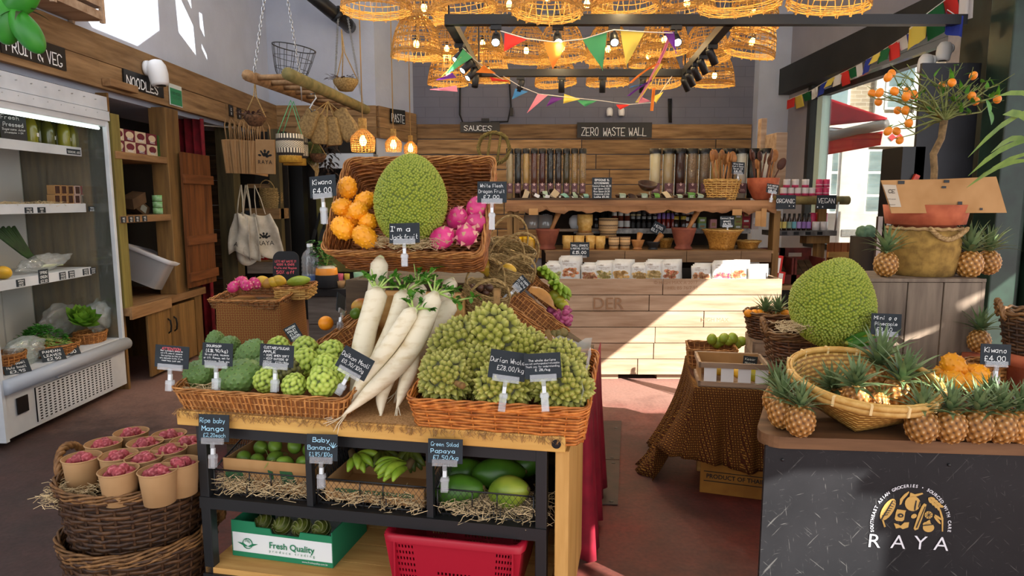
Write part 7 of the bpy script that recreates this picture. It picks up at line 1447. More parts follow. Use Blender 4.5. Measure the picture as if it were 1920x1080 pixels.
for i, px in enumerate((1330, 1345, 1362, 1380)): coco_bowl('rough coconut half in the flared bamboo basket, %s from the left' % ORD[i], px, 6.32, zs+.12, .05, (.2*i, .3, i), None, 'coconut halves in the flared basket')
psign('black sign for small granite mortar and pestle £15.00', 1069, 454, 1105, 482, 6.0, [('SMALL GRANITE', .9), ('& MORTAR, PESTLE', .8), ('£15.00', 1.2)], clip=.03, wt=.13, tilt=0); psign('dark sign for coconut bowl £4.50 over the flared basket', 1350, 405, 1377, 425, 6.2, ['Coconut Bowl', 'small', '£4.50'], clip=.04, wt=.13); psign('grey sign leaning behind the black granite mortar', 1222, 418, 1246, 440, 6.4, ['HERB', 'OILS £8'], roll=.5, clip=0, wt=.1)
# jars on the back shelf
JY = 6.68
def jar(label, px, z, Y, r, h, body, lid, grp, lh=.25, lab=None):
    e = E('jar', label, 'jar', (X(px, Y), Y, z), 0, grp); B().lathe([(0, 0), (r*.95, 0), (r, h*.05), (r, h*(.95-lh)), (r*.8, h*(1-lh))], 12).obj('glass', body, e); B().lathe([(r*.85, h*(1-lh)), (r*.88, h), (0, h)], 12).obj('lid', lid, e)
    if lab: B().lathe([(r*1.02, h*.15), (r*1.02, h*.5)], 12).obj('label', lab, e)
def jm(n, c): return mat('jar_'+n, c, rough=.25, coat=.4)
LIDS = dict(black=jm('lid_black', '#161616'), purple=jm('lid_purple', '#8a6aa8'), yellow=jm('lid_yellow', '#c9a83a'), white=jm('lid_white', '#cfcac0'), grey=jm('lid_grey', '#8f8f8a'), pink=jm('lid_pink', '#d08a90'))
BOD = dict(amber=jm('amber', '#5a2414'), black=jm('black', '#1a1614'), cream=jm('cream', '#b3a67a'), dark=jm('dark', '#33231a'), red=jm('red', '#7a2418'), pale=jm('pale', '#9aa39a'))
WL = mat('white_label', '#c9c5bd', rough=.6); BL = mat('black_label', '#24211f', rough=.6)
SEG = [(1117, 1143, 'dark', 'black', None, 3, .2, .55), (1152, 1176, 'amber', 'white', WL, 3, .17, .2), (1187, 1228, 'black', 'grey', BL, 5, .13, .2), (1236, 1262, 'red', 'purple', None, 4, .16, .35), (1268, 1282, 'dark', 'yellow', None, 2, .13, .25), (1288, 1300, 'amber', 'white', WL, 2, .12, .3)]
for x0, x1, bo, li, lab, n, h, lh in SEG:
    for i in range(n):
        px = x0+(x1-x0)*i/max(1, n-1); w = (x1-x0)/max(1, n-1)*.46*ppm(JY)
        jar(('squat ' if h < .125 else '')+'%s jar with %s lid, front row of the back shelf, %s from the left' % (bo, li, ORD[i]), px, 1.312, JY, min(w, .035), h, BOD[bo], LIDS[li], '%s jars with %s lids' % (bo, li), lh, lab)
        if h < .165: jar('%s jar, %s lid, above front jars, %s leftward' % ('cream' if bo == 'black' and i < 2 else bo, 'yellow' if li == 'purple' else li, ORD[i]), px, 1.312+.135*(1 if h < .135 else 0), JY+(.0 if h < .135 else .1), min(w, .033), .1 if h < .135 else .22, BOD['cream' if bo == 'black' and i < 2 else bo], LIDS['yellow' if li == 'purple' else li], 'stacked jars on the back shelf', .25, lab)
for i, px in enumerate((996, 1022)): jar('round glass storage jar with black seal, %s one on the back shelf' % ('left' if i == 0 else 'right'), px, 1.322, 6.6, .075, .17, clear('jar_glass', (.6, .58, .54), .1, .05, tint=.3), LIDS['black'], 'glass storage jars', .2)
e = lathe_thing('teapot', 'white enamel teapot behind the tall bamboo stack', 'teapot', (X(1079, 6.62), 6.62, 1.322), [('pot', [(0, 0), (.045, 0), (.065, .05), (.06, .1), (.03, .13), (0, .135)], WHITE, 20), ('lid_knob', [(.012, .133), (.014, .15), (0, .155)], BLACKP, 10)]); B().tube([(-.05, 0, .1), (-.03, 0, .15), (.03, 0, .15), (.05, 0, .1)], .005, 5).obj('handle', BLACKP, e)
for i, (px, w, z0, h, c, l) in enumerate(((1316, 14, 1.312, .06, '#7fa08a', 'pale green'), (1316, 14, 1.373, .06, '#8a9a4a', 'olive'), (1337, 12, 1.312, .1, '#c98a8a', 'pink lidded'), (1383, 14, 1.312, .05, '#8a8a4a', 'olive'), (1383, 14, 1.363, .05, '#a3a35a', 'light olive'), (1383, 14, 1.414, .05, '#8a8a4a', 'upper olive'), (1398, 15, 1.312, .055, '#8a1a22', 'dark red'), (1398, 15, 1.368, .055, '#a3222a', 'red'), (1398, 15, 1.424, .055, '#8a1a22', 'top dark red'), (1415, 13, 1.312, .17, '#c9b8b0', 'tall white'), (1412, 11, 1.49, .08, '#b3222a', 'tiny red'))):
    wd = w*ppm(JY); e = E('tea_carton', '%s carton at the right of the back shelf, %s in order' % (l, ORD[i]), 'carton', (X(px, JY), JY, z0)); B(False).bx(-wd/2, wd/2, -.03, .03, 0, h).obj('box', mat('carton_'+c[1:], c, rough=.6), e); B(False).box((0, -.032, h*.5), (wd*.6, .003, h*.35)).obj('label', PAPERW if i % 2 else KRAFT, e)
for i, (px, py, w, h) in enumerate(((1000, 397, 17, 12), (1382, 398, 18, 11), (1422, 410, 12, 28), (1432, 408, 10, 34))): p = at(px, py, 6.18); m = ppm(6.18); tag(B(False).box((0, 0, 0), (w*m, .004, h*m)).obj('hanging_tag', CARD, None, p, .1), 'kraft tag hanging under the live edge shelf, %s from the left' % ORD[i], 'tag')
# pouches in the front bin
PWM = mat('pouch_white', '#d4d2cc', '#bdbab2', 8, rough=.35)
for i, (px, top, w, c, d) in enumerate(((1040, 494, 33, '#7fae6a', 'green herbs'), (1069, 484, 40, '#c04a22', 'red chillies, taller than the rest'), (1107, 497, 31, '#a84a3a', 'reddish flakes'), (1134, 493, 33, '#8a8a3a', 'olive leaves'), (1168, 491, 37, '#c08a3a', 'orange noodles'), (1200, 497, 29, '#a8823a', 'brown spice'), (1228, 491, 33, '#b39a5a', 'pale crackers'), (1260, 491, 35, '#b3322a', 'red berries'), (1319, 498, 36, '#a8523a', 'rust spice'), (1357, 493, 37, '#c41f7a', 'a magenta band'), (1390, 492, 30, '#c4432a', 'a red band'), (1424, 500, 34, '#bcbcb8', 'nothing printed'))):
    for k in range(3):
        Y = 5.91+.035*k; m = ppm(Y); wd = w*m; h = Z(top, Y)-.845+.012*k; e = E('spice_pouch', 'white pouch printed with %s, %s' % (d, ('front of its file', 'second in its file', 'rear of its file')[k]), 'pouch', (X(px+k*2.5, Y), Y, .845), (-.05, .02*math.sin(i*3+k), 0), 'spice pouches in the front bin')
        P = [[((u-.5)*wd*(1+.02*math.sin(z*9)), (-.008 if u not in (0, 1) else 0)*math.sin(PI*min(1, z*1.05)), z*h) for u in np.linspace(0, 1, 7)] for z in np.linspace(0, 1, 7)]; B().grid(P).obj('pouch', PWM, e, solid=.004)
        if k == 0 and i != 11:
            q = B(False); hh_ = h*.38
            for t_ in range(26): a_, r_ = R.uniform(0, 6.28), R.uniform(.012, .026); cx, cz = R.uniform(-.36, .36)*wd, h*.36+R.uniform(0, .26)*h; q.poly([(cx+r_*math.cos(a), 0, cz+r_*.7*math.sin(a)) for a in np.arange(6)/6*6.28+a_], (0, .001, 0))
            q.obj('picture', mat('print_'+c[1:], c, '#cfae7a', 60, rough=.5), e, (0, -.014, 0)); letters(e, [('LOBO', 1, -.2), ('seasoning mix', .8), ('50 g net', .6)], wd*.85, h*.26, 0, mat('pouch_ink', '#6b4a2a', rough=.7), wt=.12).location = (0, -.0135, h*.83)
# side shelf with white and pink tins, oils, and red crates
OY = 6.62; zl = Z(367, OY)
e = E('log_shelf', 'log shelf and grey board beside the rack, below the white and pink tins', 'shelf', (X(1450, OY), OY, 0)); lx = X(1595, OY)-X(1450, OY); B().tube([(0, 0, zl-.045), (lx, .06, zl-.045)], .042, 12).obj('log', LOGG, e); B(False).bx(0, lx*.78, 0, .2, zl-.05, zl-.002).obj('board', OAK, e); zg = Z(432, OY); B(False).bx(-.03, lx*.8, -.06, .2, zg-.05, zg).obj('grey_board', mat('grey_marble_board', '#6d6a68', '#4a4846', 12, rough=.6), e)
B(False).bx(lx*.62, lx*.72, .05, .14, zl-.75, zl-.05).bx(lx*.45, lx*.75, .0, .15, zg-.13, zg-.05).obj('bracket', OAKZ, e); B().tube([(lx*.78, -.05, zg), (lx*.8, -.05, zl-.06)], .008, 6).obj('rod', STEEL, e)
for i, px in enumerate((1460, 1474, 1487, 1500)): o = B(False).box((X(1468+i*22, OY)-X(1450, OY), -.063, zg-.025), (.05, .004, .03)).obj('shelf_ticket', BLACKP, e)
TP = mat('tin_pink', '#c43a63', rough=.4); TWH = mat('tin_white', '#d6cfcb', rough=.4)
for row, z0, y, lst in ((0, zl, 367, ((1467, 0), (1480, 0), (1493, 0), (1507, 0), (1520, 0), (1533, 1), (1546, 1))), (1, zl+.082, 349, ((1472, 0), (1488, 0), (1507, 0), (1533, 1), (1546, 1)))):
    for i, (px, pk) in enumerate(lst): r = .033; lathe_thing('coconut_tin', '%s tin in the %s row above the log shelf, %s from the left' % ('pink' if pk else 'white and pink', 'top' if row else 'bottom', ORD[i]), 'tin', (X(px, OY+.08), OY+.08, z0), [('band', [(0, 0), (r, 0), (r, .024)], TP, 16), ('body', [(r, .024), (r, .066 if not pk else .03)], TWH, 16), ('lid', [(r, .066 if not pk else .03), (r, .08), (0, .081)], TWH if not pk else TP, 16)], 'white and pink tins')
for i, c in enumerate(('#d8cfd0', '#c9b85a', '#d6c872', '#7f9a8a', '#6fb0bf', '#a58ac0', '#8a6aa8', '#9a7ac0')): lathe_thing('oil_bottle', 'dark oil bottle with coloured label, %s from the left on the grey board' % ORD[i], 'bottle', (X(1453+i*9.2, OY), OY, zg+.001), [('bottle', [(0, 0), (.02, 0), (.021, .1), (.012, .135)], BOD['dark'], 12), ('cap', [(.013, .13), (.013, .165), (0, .166)], BLACKP, 10), ('label', [(.0215, .02), (.0215, .085)], mat('oil_label_%d' % i, c, rough=.6), 12)], 'oil bottles on the grey board')
for i, px in enumerate((1531, 1546)): lathe_thing('white_tin', 'plain white tin at the right of the grey board, %s of two' % ORD[i], 'tin', (X(px, OY), OY, zg+.001), [('tin', [(0, 0), (.035, 0), (.036, .085), (.033, .085), (0, .087)], TWH, 16)], 'white tins on the grey board')
for i, px in enumerate((1524, 1536, 1546)): lathe_thing('red_tin', 'red and white tin behind the plain white tins, %s from the left' % ORD[i], 'tin', (X(px, OY+.1), OY+.1, zg+.001), [('tin', [(0, 0), (.03, 0), (.03, .17), (0, .172)], TP if i != 1 else mat('tin_red', '#c4222a', rough=.4), 14)], 'red tins')
tb = E('side_table', 'low table carrying the dark red crates beside the rack', 'table', (X(1440, 6.3), 6.3, 0)); zt_ = Z(536, 6.3); B(False).bx(0, 1.0, 0, .7, zt_-.04, zt_).obj('tabletop', OAK, tb); B(False).bx(.0, 1.0, .03, .05, 0, zt_-.04).obj('red_skirt', DARKV, tb)
RB_ = mat('red_brown_crate', '#6d2a20', '#4a1a14', 10, rough=.7)
for i, (px0, px1, rot) in enumerate(((1452, 1500, 0), (1490, 1552, 0))):
    x0, x1 = X(px0, 6.4), X(px1, 6.4); e = E('wooden_crate', 'dark red display crate tilted on the side table, %s' % ('left of the pair' if i == 0 else 'with an oval hand hole'), 'crate', ((x0+x1)/2, 6.4, zt_+.005), (.0, 0, 0)); w = x1-x0; B(False).bx(-w/2, w/2, 0, .02, 0, .09).bx(-w/2, -w/2+.02, 0, .3, 0, .25).bx(w/2-.02, w/2, 0, .3, 0, .25).obj('frame', RB_, e); b = B(False)
    for k in range(4): b.box((-w/2+w*(k+.5)/4, .16, .12), (w/4-.01, .32, .012), (rad(32), 0, 0))
    b.obj('slats', DARKW, e); hw_ = w/2; b = B(False); b.bx(-hw_, -.07, .3, .32, .12, .33).bx(.07, hw_, .3, .32, .12, .33).bx(-.07, .07, .3, .32, .12, .24).bx(-.07, .07, .3, .32, .28, .33); b.obj('back_board', RB_, e)
for i, (px, py, h) in enumerate(((1456, 497, 37), (1461, 520, 22))): m = ppm(6.3); p = at(px, py, 6.3); e = E('red_packet', 'red packet with a white panel beside the crates, %s of two' % ('upper' if i == 0 else 'lower'), 'packet', p, (0, .1, 0)); B(False).box((0, 0, 0), (17*m, .06, h*m)).obj('box', mat('bright_red_pack', '#c8281f', rough=.5), e, bevel=.003); B(False).box((0, -.032, 0), (8*m, .003, h*m*.75)).obj('panel', PAPERW, e)
# ------------------------------------------------------------------ right: the logo counter
BU = Vector((math.cos(BOXA), math.sin(BOXA), 0)); BV = Vector((-math.sin(BOXA), math.cos(BOXA), 0)); BZ = .78
def bb(u, v, z=BZ): return Vector((BOX0.x, BOX0.y, z))+BU*u+BV*v
def scuffed():
    t = Nt('scuffed_black_paint'); co = t.coord(); n1 = t.noise(co, 3, 5); c = t.ramp(n1, [(.35, lin('#17181a')), (.7, lin('#222224'))])
    for sc, rt in ((6, .9), (10, -.7), (13, 1.7), (16, .3)):
        r_ = t.n('ShaderNodeMapping'); t.l(t.coord((1, 1, 1), (0, rt, 0)), r_.inputs[0]); r_.inputs['Scale'].default_value = (sc, sc, sc*14); x = t.noise(r_.outputs[0], 1, 3); m = t.ramp(x, [(.66, (0, 0, 0, 1)), (.71, (1, 1, 1, 1))]); c = t.mix(t.math('MULTIPLY', m, .22), c, lin('#8f8d88'))
    t.b.inputs['Specular IOR Level'].default_value = .25
    t.l(c, t.b.inputs['Base Color']); t.b.inputs['Roughness'].default_value = .5; return t.m
LCW, LCD = 1.7, 1.08
lc = E('shop_counter', 'black painted counter with gold and white emblem and a worn plank top full of pineapples', 'counter', (BOX0.x, BOX0.y, 0), BOXA)
B(False).bx(0, LCW, 0, .018, .02, BZ-.04).obj('front_panel', scuffed(), lc); SK = .345; B(False).poly([(0, .018, .02), (.018, .018, .02), (SK*LCD+.018, LCD, .02), (SK*LCD, LCD, .02)], (0, 0, BZ-.06)).obj('side_panel', OAKZ, lc); B(False).bx(SK*LCD, LCW, LCD-.02, LCD, .02, BZ-.04).obj('rear_panel', OAKZ, lc)
pts = [(-.012+.07*(1-math.cos(q)), -.02+.07*(1-math.sin(q))) for q in np.linspace(0, PI/2, 7)]
b = B(False).poly([(x, y, BZ-.042) for x, y in [(LCW+.02, -.02), (LCW+.02, LCD), (SK*LCD-.012, LCD), (-.006, .09)]+pts][::-1], (0, 0, .042)); b.obj('plank_top', wood('worn_board', '#7d5a3c', '#49321f', 0, 3, isl=.02), lc, bevel=.003)
b = B()
for x in (.06, .62, 1.2): b.sph((x, -.003, BZ-.09), (.006, .003, .006), 8, 5)
b.obj('screw_heads', mat('screw', '#1d1d1d', rough=.4), lc)
GOLD = mat('emblem_gold', '#c29a52', rough=.5); LWH = mat('emblem_white', '#dcdce0', rough=.45)
def bl(px, py): p = on_plane(px, py, BOX0, BV)-Vector((BOX0.x, BOX0.y, 0)); return Vector((p.dot(BU), 0, p.z))
def cpx(x, y): return bl(1380+x/3.556, 780+y/3.556)
def emb(b, pts): b.poly([cpx(*p) for p in pts], (0, -.0012, 0))
def ell(cx, cy, a, c, rot=0, n=18): r_ = rad(rot); return [(cx+a*math.cos(q)*math.cos(r_)-c*math.sin(q)*math.sin(r_), cy+a*math.cos(q)*math.sin(r_)+c*math.sin(q)*math.cos(r_)) for q in np.arange(n)/n*2*PI]
b = B(False); emb(b, ell(1011, 622, 82, 36, -58)); emb(b, [(970, 690), (980, 685), (996, 735), (986, 740)]); emb(b, [(1150, 500), (1120, 520), (1092, 552), (1088, 592), (1100, 586), (1112, 556), (1138, 528), (1152, 508)]); emb(b, ell(1176, 582, 52, 50)); emb(b, [(1155, 540), (1160, 508), (1190, 520), (1240, 510), (1246, 518), (1200, 535)])
emb(b, [(1072, 620), (1132, 628), (1126, 640), (1118, 690), (1106, 700), (1066, 696), (1056, 684), (1064, 640)]); emb(b, [(1050, 712), (1078, 720), (1096, 730), (1120, 708), (1152, 706), (1146, 740), (1110, 752), (1092, 742), (1064, 748)]); emb(b, [(1252, 580), (1268, 588), (1240, 680), (1212, 752), (1190, 760), (1182, 748), (1214, 650), (1236, 600)]); emb(b, ell(1184, 666, 20, 14, -25)); emb(b, ell(1282, 658, 27, 25)); emb(b, ell(1281, 742, 38, 30)); emb(b, ell(1258, 716, 16, 10, -30)); emb(b, [(1268, 700), (1290, 690), (1296, 716), (1270, 718)])
for k in range(4): emb(b, ell(1290+k*19, 560+k*17, 20, 9, 70)); emb(b, ell(1306+k*19, 548+k*17, 20, 9, 15))
emb(b, [(1362, 620), (1380, 680), (1378, 768), (1370, 768), (1368, 690), (1352, 626)]); emb(b, ell(1340, 692, 34, 8, 50)); emb(b, ell(1346, 674, 30, 7, 35))
b.obj('gold_emblem', GOLD, lc, (0, -.0015, 0)); b = B(False)
for k in range(7): emb(b, [(972+k*13, 660-k*17), (1010+k*9, 652-k*13), (1010+k*9, 656-k*13), (972+k*13, 664-k*17)])
emb(b, [(960, 690), (1040, 560), (1046, 562), (968, 692)]); emb(b, [(1186, 600), (1196, 560), (1202, 562), (1192, 626), (1184, 626)]); emb(b, [(1212, 600), (1222, 566), (1228, 570), (1216, 612)]); emb(b, ell(1094, 660, 20, 14)); 
for k in range(4): a = k*PI/4; emb(b, [(1282+25*math.cos(a), 658+23*math.sin(a)), (1282+25*math.cos(a+.1), 658+23*math.sin(a+.1)), (1282-25*math.cos(a), 658-23*math.sin(a)), (1282-25*math.cos(a+.1), 658-23*math.sin(a+.1))])
emb(b, [(1196, 740), (1256, 600), (1260, 602), (1202, 744)]); emb(b, [(1246, 724), (1316, 716), (1316, 722), (1248, 730)]); b.obj('emblem_lines', mat('emblem_black', '#232425', rough=.5), lc, (0, -.003, 0))
b = B(False); emb(b, ell(1094, 660, 7, 5)); b.obj('emblem_dot', GOLD, lc, (0, -.0042, 0))
tx = 'SOUTHEAST ASIAN GROCERIES • SOURCED WITH CARE'; n = len(tx)
for i, ch in enumerate(tx):
    if ch == ' ': continue
    a = rad(188-196*i/(n-1)); p = cpx(1163+258*math.cos(a), 728-258*math.sin(a)*1.02); mk('lettering', solid_text(ch, .0155, .95, .0003), lc, (p.x, -.0025, p.z), (0, -(a-PI/2), 0)).data.materials.append(LWH)
for ch, x, y in (('R', 918, 835), ('A', 1080, 842), ('Y', 1226, 848), ('A', 1367, 855)): p = cpx(x, y); mk('lettering', solid_text(ch, .073, 1.05, -.0003), lc, (p.x, -.0025, p.z), (0, rad(2), 0)).data.materials.append(LWH)
# pineapples standing on the counter
PGR = 'pineapples standing on the logo counter'
def stand(px, py, l, k, s=1.0, z=BZ, g=PGR, rot=(0, 0, 0), crown=.85): p = atz(px, py, z); return pineapple(l, (p.x, p.y+.02, z+.0585*s), rot, s, k, g, crown)
stand(1503, 822, 'pineapple at the front left end of the counter', 0, .98); stand(1470, 806, 'pineapple close behind the front left one', 1, 1.0); stand(1458, 780, 'dark pineapple farthest back at the left end of the counter', 2, .98); stand(1486, 768, 'pineapple half hidden behind the left pair', 3, .95)
for i, px in enumerate((1732, 1785, 1836, 1880, 1918)): stand(px, 834, 'pineapple in the front right row, %s from the bamboo basket' % ORD[i], i+1, 1.02)
for i, px in enumerate((1762, 1858)): stand(px, 806, 'pineapple behind the front right row, %s from the bamboo basket' % ORD[i], i+4, .95)
# bamboo basket of pineapples
c = atz(1632, 808, BZ); bt = E('bamboo_basket', 'wide round bamboo basket with square base holding pineapples', 'basket', (c.x+.01, c.y+.12, BZ+.024), (rad(10), rad(-3), .3)); P = []; Rr, H = .252, .15
for s in np.linspace(0, 1, 9):
    row = []
    for k in range(48):
        a = k/48*2*PI; sq = min(1.35, .82/max(abs(math.cos(a)), abs(math.sin(a)))); q = sq*(1-s)+s; r_ = .125+(Rr-.125)*s**.85; row.append((r_*q*math.cos(a), r_*q*math.sin(a), H*s))
    P.append(row)
b = B(); b.grid(P, False, True); b.add([(x, y, .003) for x, y, z in P[0]], [list(range(48))])
def weave_mat():
    t = Nt('split_bamboo_weave'); tc = t.n('ShaderNodeTexCoord'); sp = t.n('ShaderNodeSeparateXYZ'); t.l(tc.outputs['Object'], sp.inputs[0]); an = t.math('MULTIPLY', t.math('ARCTAN2', sp.outputs[1], sp.outputs[0]), 40/PI); z = t.math('MULTIPLY', sp.outputs[2], 150.0)
    ch = t.math('GREATER_THAN', t.math('FRACT', t.math('MULTIPLY', t.math('ADD', t.math('FLOOR', an), t.math('FLOOR', t.math('MULTIPLY', z, .5))), .5)), .25); w_ = t.math('PINGPONG', z, 1.0); h = t.math('MULTIPLY', w_, t.math('ADD', t.math('MULTIPLY', ch, .6), .4))
    t.l(t.ramp(h, [(.05, lin('#8a5f25')), (.5, lin('#c69a4a')), (1, lin('#dcb868'))]), t.b.inputs['Base Color']); t.b.inputs['Roughness'].default_value = .45; t.bump(h, .6, .006); return t.m
b.obj('woven_body', weave_mat(), bt, solid=.005); b = B()
for rr2, z in ((Rr+.006, H+.004), (Rr-.004, H+.006), (Rr+.004, H-.016)): a = np.arange(60)/60*2*PI; b.tube(np.column_stack([rr2*np.cos(a), rr2*np.sin(a), np.full(60, z)]), .011, 6, closed=True, flat=(.6, 1.1))
b.obj('rim', BAMB, bt); b = B(False)
for k in range(14): a = k*2*PI/14; b.box(((Rr+.003)*math.cos(a), (Rr+.003)*math.sin(a), H-.003), (.026, .008, .036), a)
b.obj('rim_stitch', mat('pale_binding', '#e0c48a', rough=.6), bt)
IB = 'pineapples in the bamboo basket'
for px, py, Y, s, r_, k, l, cr in ((1603, 748, 2.42, .95, (.25, -.1, 0), 0, 'pineapple leaning at the front of the bamboo basket', 1), (1680, 742, 2.44, 1.12, (.2, .12, 0), 1, 'larger pineapple at the front right inside the bamboo basket', 1), (1640, 712, 2.56, .95, (.15, .05, 0), 2, 'pineapple with the tallest crown at the back of the bamboo basket', 1.25), (1700, 745, 2.52, .9, (.1, .4, 1), 3, 'orange pineapple squeezed against the right rim of the bamboo basket', 1), (1568, 748, 2.52, .85, (.2, -.4, 0), 4, 'dark crowned pineapple at the left inside the bamboo basket', 1), (1626, 735, 2.5, .9, (1.2, .3, .4), 5, 'pineapple lying between the two upright front ones', 0), (1645, 757, 2.4, .75, (.9, .2, 2), 1, 'small yellow pineapple low in the middle of the bamboo basket', .6)): pineapple(l, at(px, py, Y), r_, s, k, IB, cr)
psign('black chalk sign reading Mini Pineapple £3.50 behind the bamboo basket', 1633, 588, 1690, 628, 2.8, [('Mini', 1, -.22), ('Pineapple', 1), ('£3.50', 1, -.05)], clip=.06, wt=.09, roll=.04, extra=lambda e, w, h: [scrawl(['0'], .014, .02, wt=.16).obj('pineapple_doodle', CHALK, e, (w*x, -.004, h*.28), (0, .3, 0)) for x in (.12, .3)])
# wicker basket with the leaning jackfruit
jb = atz(1545, 697, BZ); basket('wicker_basket', 'dark oval wicker basket holding the leaning jackfruit on the logo counter', ('rect', .36, .28, .07), .17, (jb.x-.005, jb.y+.15, BZ+.002), (.0, 0, -.12), .2, 26, 11, (mat('walnut_wicker', '#6d4425', '#472a14', 40, isl=.3, rough=.5), WICKDI, WICKR), 'h', rw=.0072, rs=.005, rim=.011, handles=(PI-.1, .1), hr=.011, hh=.07, extra=1)
jackfruit('giant leaning jackfruit in the dark wicker basket on the right', at(1562, 566, 3.0), (rad(-6), rad(24), .2), (.188, .165, .205), 2600, .3)
stand(1528, 640, 'brown pineapple lying in the dark wicker basket, left of two', 2, 1.05, BZ+.15, 'pineapples under the jackfruit', (1.3, .2, .2), 0); stand(1575, 644, 'brown pineapple lying in the dark wicker basket, right of two', 3, 1.05, BZ+.15, 'pineapples under the jackfruit', (1.3, -.2, -.2), 0)
e = E('corn_cob', 'green husked corn cob lying in the dark wicker basket', 'corn', at(1612, 637, 2.86), (0, 1.35, .1)); b = B(); b.sph((0, 0, 0), (.022, .02, .07), 10, 8); b.obj('cob', MANG2, e); b = B()
for k in range(7): a = k*.9; blade(b, (.01*math.cos(a), .01*math.sin(a), -.06), (math.cos(a)*.3, math.sin(a)*.3, 1), (math.cos(a), math.sin(a), 0), .15, .03, .3, .3, 5)
b.obj('husk', GREENL, e); straw('straw', 'pale straw poking over the left of the dark wicker basket', at(1485, 618, 2.95), .12, .1, 60, 0, h=.03)
# tall plank crate with the kumquat tree
CY = 3.0; x0, x1 = X(1641, CY), X(1851, CY); cz = Z(523, CY); e = E('wooden_crate', 'tall grey plank crate standing on end under the kumquat tree', 'crate', (x0, CY, BZ+.002), -.02); w = x1-x0; h = cz-BZ
b = B(False)
for a, c in ((0, .335), (.345, .655), (.668, 1)): b.bx(w*a, w*c, 0, .018, 0, h-.018)
b.obj('front_boards', GREYWZ, e, bevel=.002); b = B(False)
for a, c in ((0, .1), (.11, .22), (.23, .34)): b.bx(-.018, 0, a, c, 0, h).bx(w, w+.016, a, c, 0, h)
b.obj('side_plank', GREYWZ, e); b = B(False).bx(-.018, w+.016, -.004, .34, h-.016, h); b.obj('top_board', GREYWZ, e, bevel=.002)
tz = BZ+h+.003
for px, l, k, y_ in ((1668, 'pineapple on the left corner of the tall plank crate', 2, 0), (1826, 'pineapple at the right front of the tall plank crate', 0, 0), (1862, 'sunlit pineapple behind the right one on the tall plank crate', 1, .1)): p = atz(px, 524, tz); pineapple(l, (X(px, 3.07+y_), 3.07+y_, tz+.057), (0, 0, 0), 1.0 if px != 1826 else 1.1, k, 'pineapples on the tall plank crate')
px_, pY = X(1735, 3.17), 3.17; e = E('rope_sack', 'burlap sack basket with rope handle around the terracotta pot', 'basket', (px_, pY, tz)); B().lathe([(0, 0), (.135, 0), (.148, .05), (.155, .12), (.155, .22), (.148, .22), (.14, .1), (0, .01)], 30).obj('sack', mat('burlap_sack', '#a3803f', '#7d5f2c', 25, rough=.95, bump=.4), e)
b = B(); s = np.linspace(0, 1, 40)
for k in range(3): ph = s*26+k*2.1; b.tube(np.column_stack([-.07+.17*s, -.158-.004*np.cos(ph), .225-.05*np.sin(PI*s)+.006*np.sin(ph)]), .007, 5)
a = np.arange(60)/60*2*PI; b.tube(np.column_stack([.155*np.cos(a), .155*np.sin(a), .22+.003*np.sin(a*20)]), .008, 5, closed=True); b.obj('rope_handle', ROPE, e)
e = E('plant_pot', 'terracotta pot with wide rim holding the kumquat tree', 'plant pot', (px_, pY, tz+.055)); B().lathe([(0, 0), (.105, 0), (.128, .18), (.165, .185), (.18, .275), (.165, .275), (.155, .25), (0, .24)], 34).obj('pot', TERRA, e)
kt = E('kumquat_tree', 'small kumquat tree with orange fruits and sparse leaves', 'tree', (px_, pY, tz+.29)); KO = Vector(kt.location); BRK = mat('kumquat_bark', '#8a6f48', '#5d4a2e', 40, rough=.85); TW2 = mat('green_twig', '#7d8446', '#59622f', 30, rough=.7)
tr = [at(x, y, pY)-KO for x, y in ((1746, 402), (1749, 370), (1752, 318), (1750, 289), (1765, 259), (1770, 226))]; B().tube(tr, [.016, .015, .015, .016, .015, .017], 10).obj('trunk', BRK, kt)
KP = [(1672, 138), (1665, 145), (1635, 175), (1649, 174), (1677, 171), (1647, 191), (1701, 171), (1713, 178), (1699, 181), (1683, 207), (1698, 207), (1704, 231), (1665, 246), (1681, 246), (1687, 263), (1767, 161), (1785, 155), (1825, 142), (1822, 180), (1829, 190), (1870, 186)]
b = B(); lf = B(); KQ = mat('kumquat_skin', '#f2962a', '#e67f12', 30, rough=.4, rnd=.1)
ends = [(p, 1) for p in KP]+[((1700, 125), 0), (((1752, 148)), 0), ((1790, 128), 0), ((1842, 160), 0), ((1885, 180), 0), ((1862, 165), 0), ((1690, 160), 0), ((1740, 205), 0), ((1850, 205), 0), ((1800, 200), 0), ((1640, 190), 0), ((1715, 140), 0)]
for i, ((x, y), fr_) in enumerate(ends):
    dY = R.uniform(-.18, .18); q = at(x, y, pY+dY)-KO; st = tr[-1]; md = st.lerp(q, .5)+Vector((R.uniform(-.03, .03), R.uniform(-.03, .03), R.uniform(.0, .05))); pts = [st, st.lerp(md, .5)+Vector((0, 0, .01)), md, md.lerp(q, .5)+Vector((R.uniform(-.02, .02), 0, R.uniform(-.01, .02))), q+Vector((0, 0, .012))]; b.tube(pts, [.006, .005, .004, .003, .0018], 5)
    for k in range(3): s = pts[1+k % 4]; d = Vector((R.uniform(-1, 1), R.uniform(-1, 1), R.uniform(-.2, 1))).normalized(); b.tube([s, s+d*.05, s+d*R.uniform(.07, .12)+Vector((0, 0, .01))], [.0025, .002, .0012], 4)
    right = x > 1725
    for k in range(5 if right else 1): s = pts[R.choice((2, 3, 4))]; blade(lf, s, (R.uniform(-1, 1), R.uniform(-1, 1), R.uniform(-.1, 1)), (0, 0, 1), R.uniform(.045, .07), .019, .5, .25, 4)
    if fr_: v, f = ico(3); o = simple('kq', 'kumquat', lambda: B().add(v*np.array((.0175, .0175, .021)), f).mesh('kumquat'), KQ, '', '', q, (R.uniform(-.8, .8), R.uniform(-.6, .6), 0)); o.parent = kt; del o['label'], o['category']
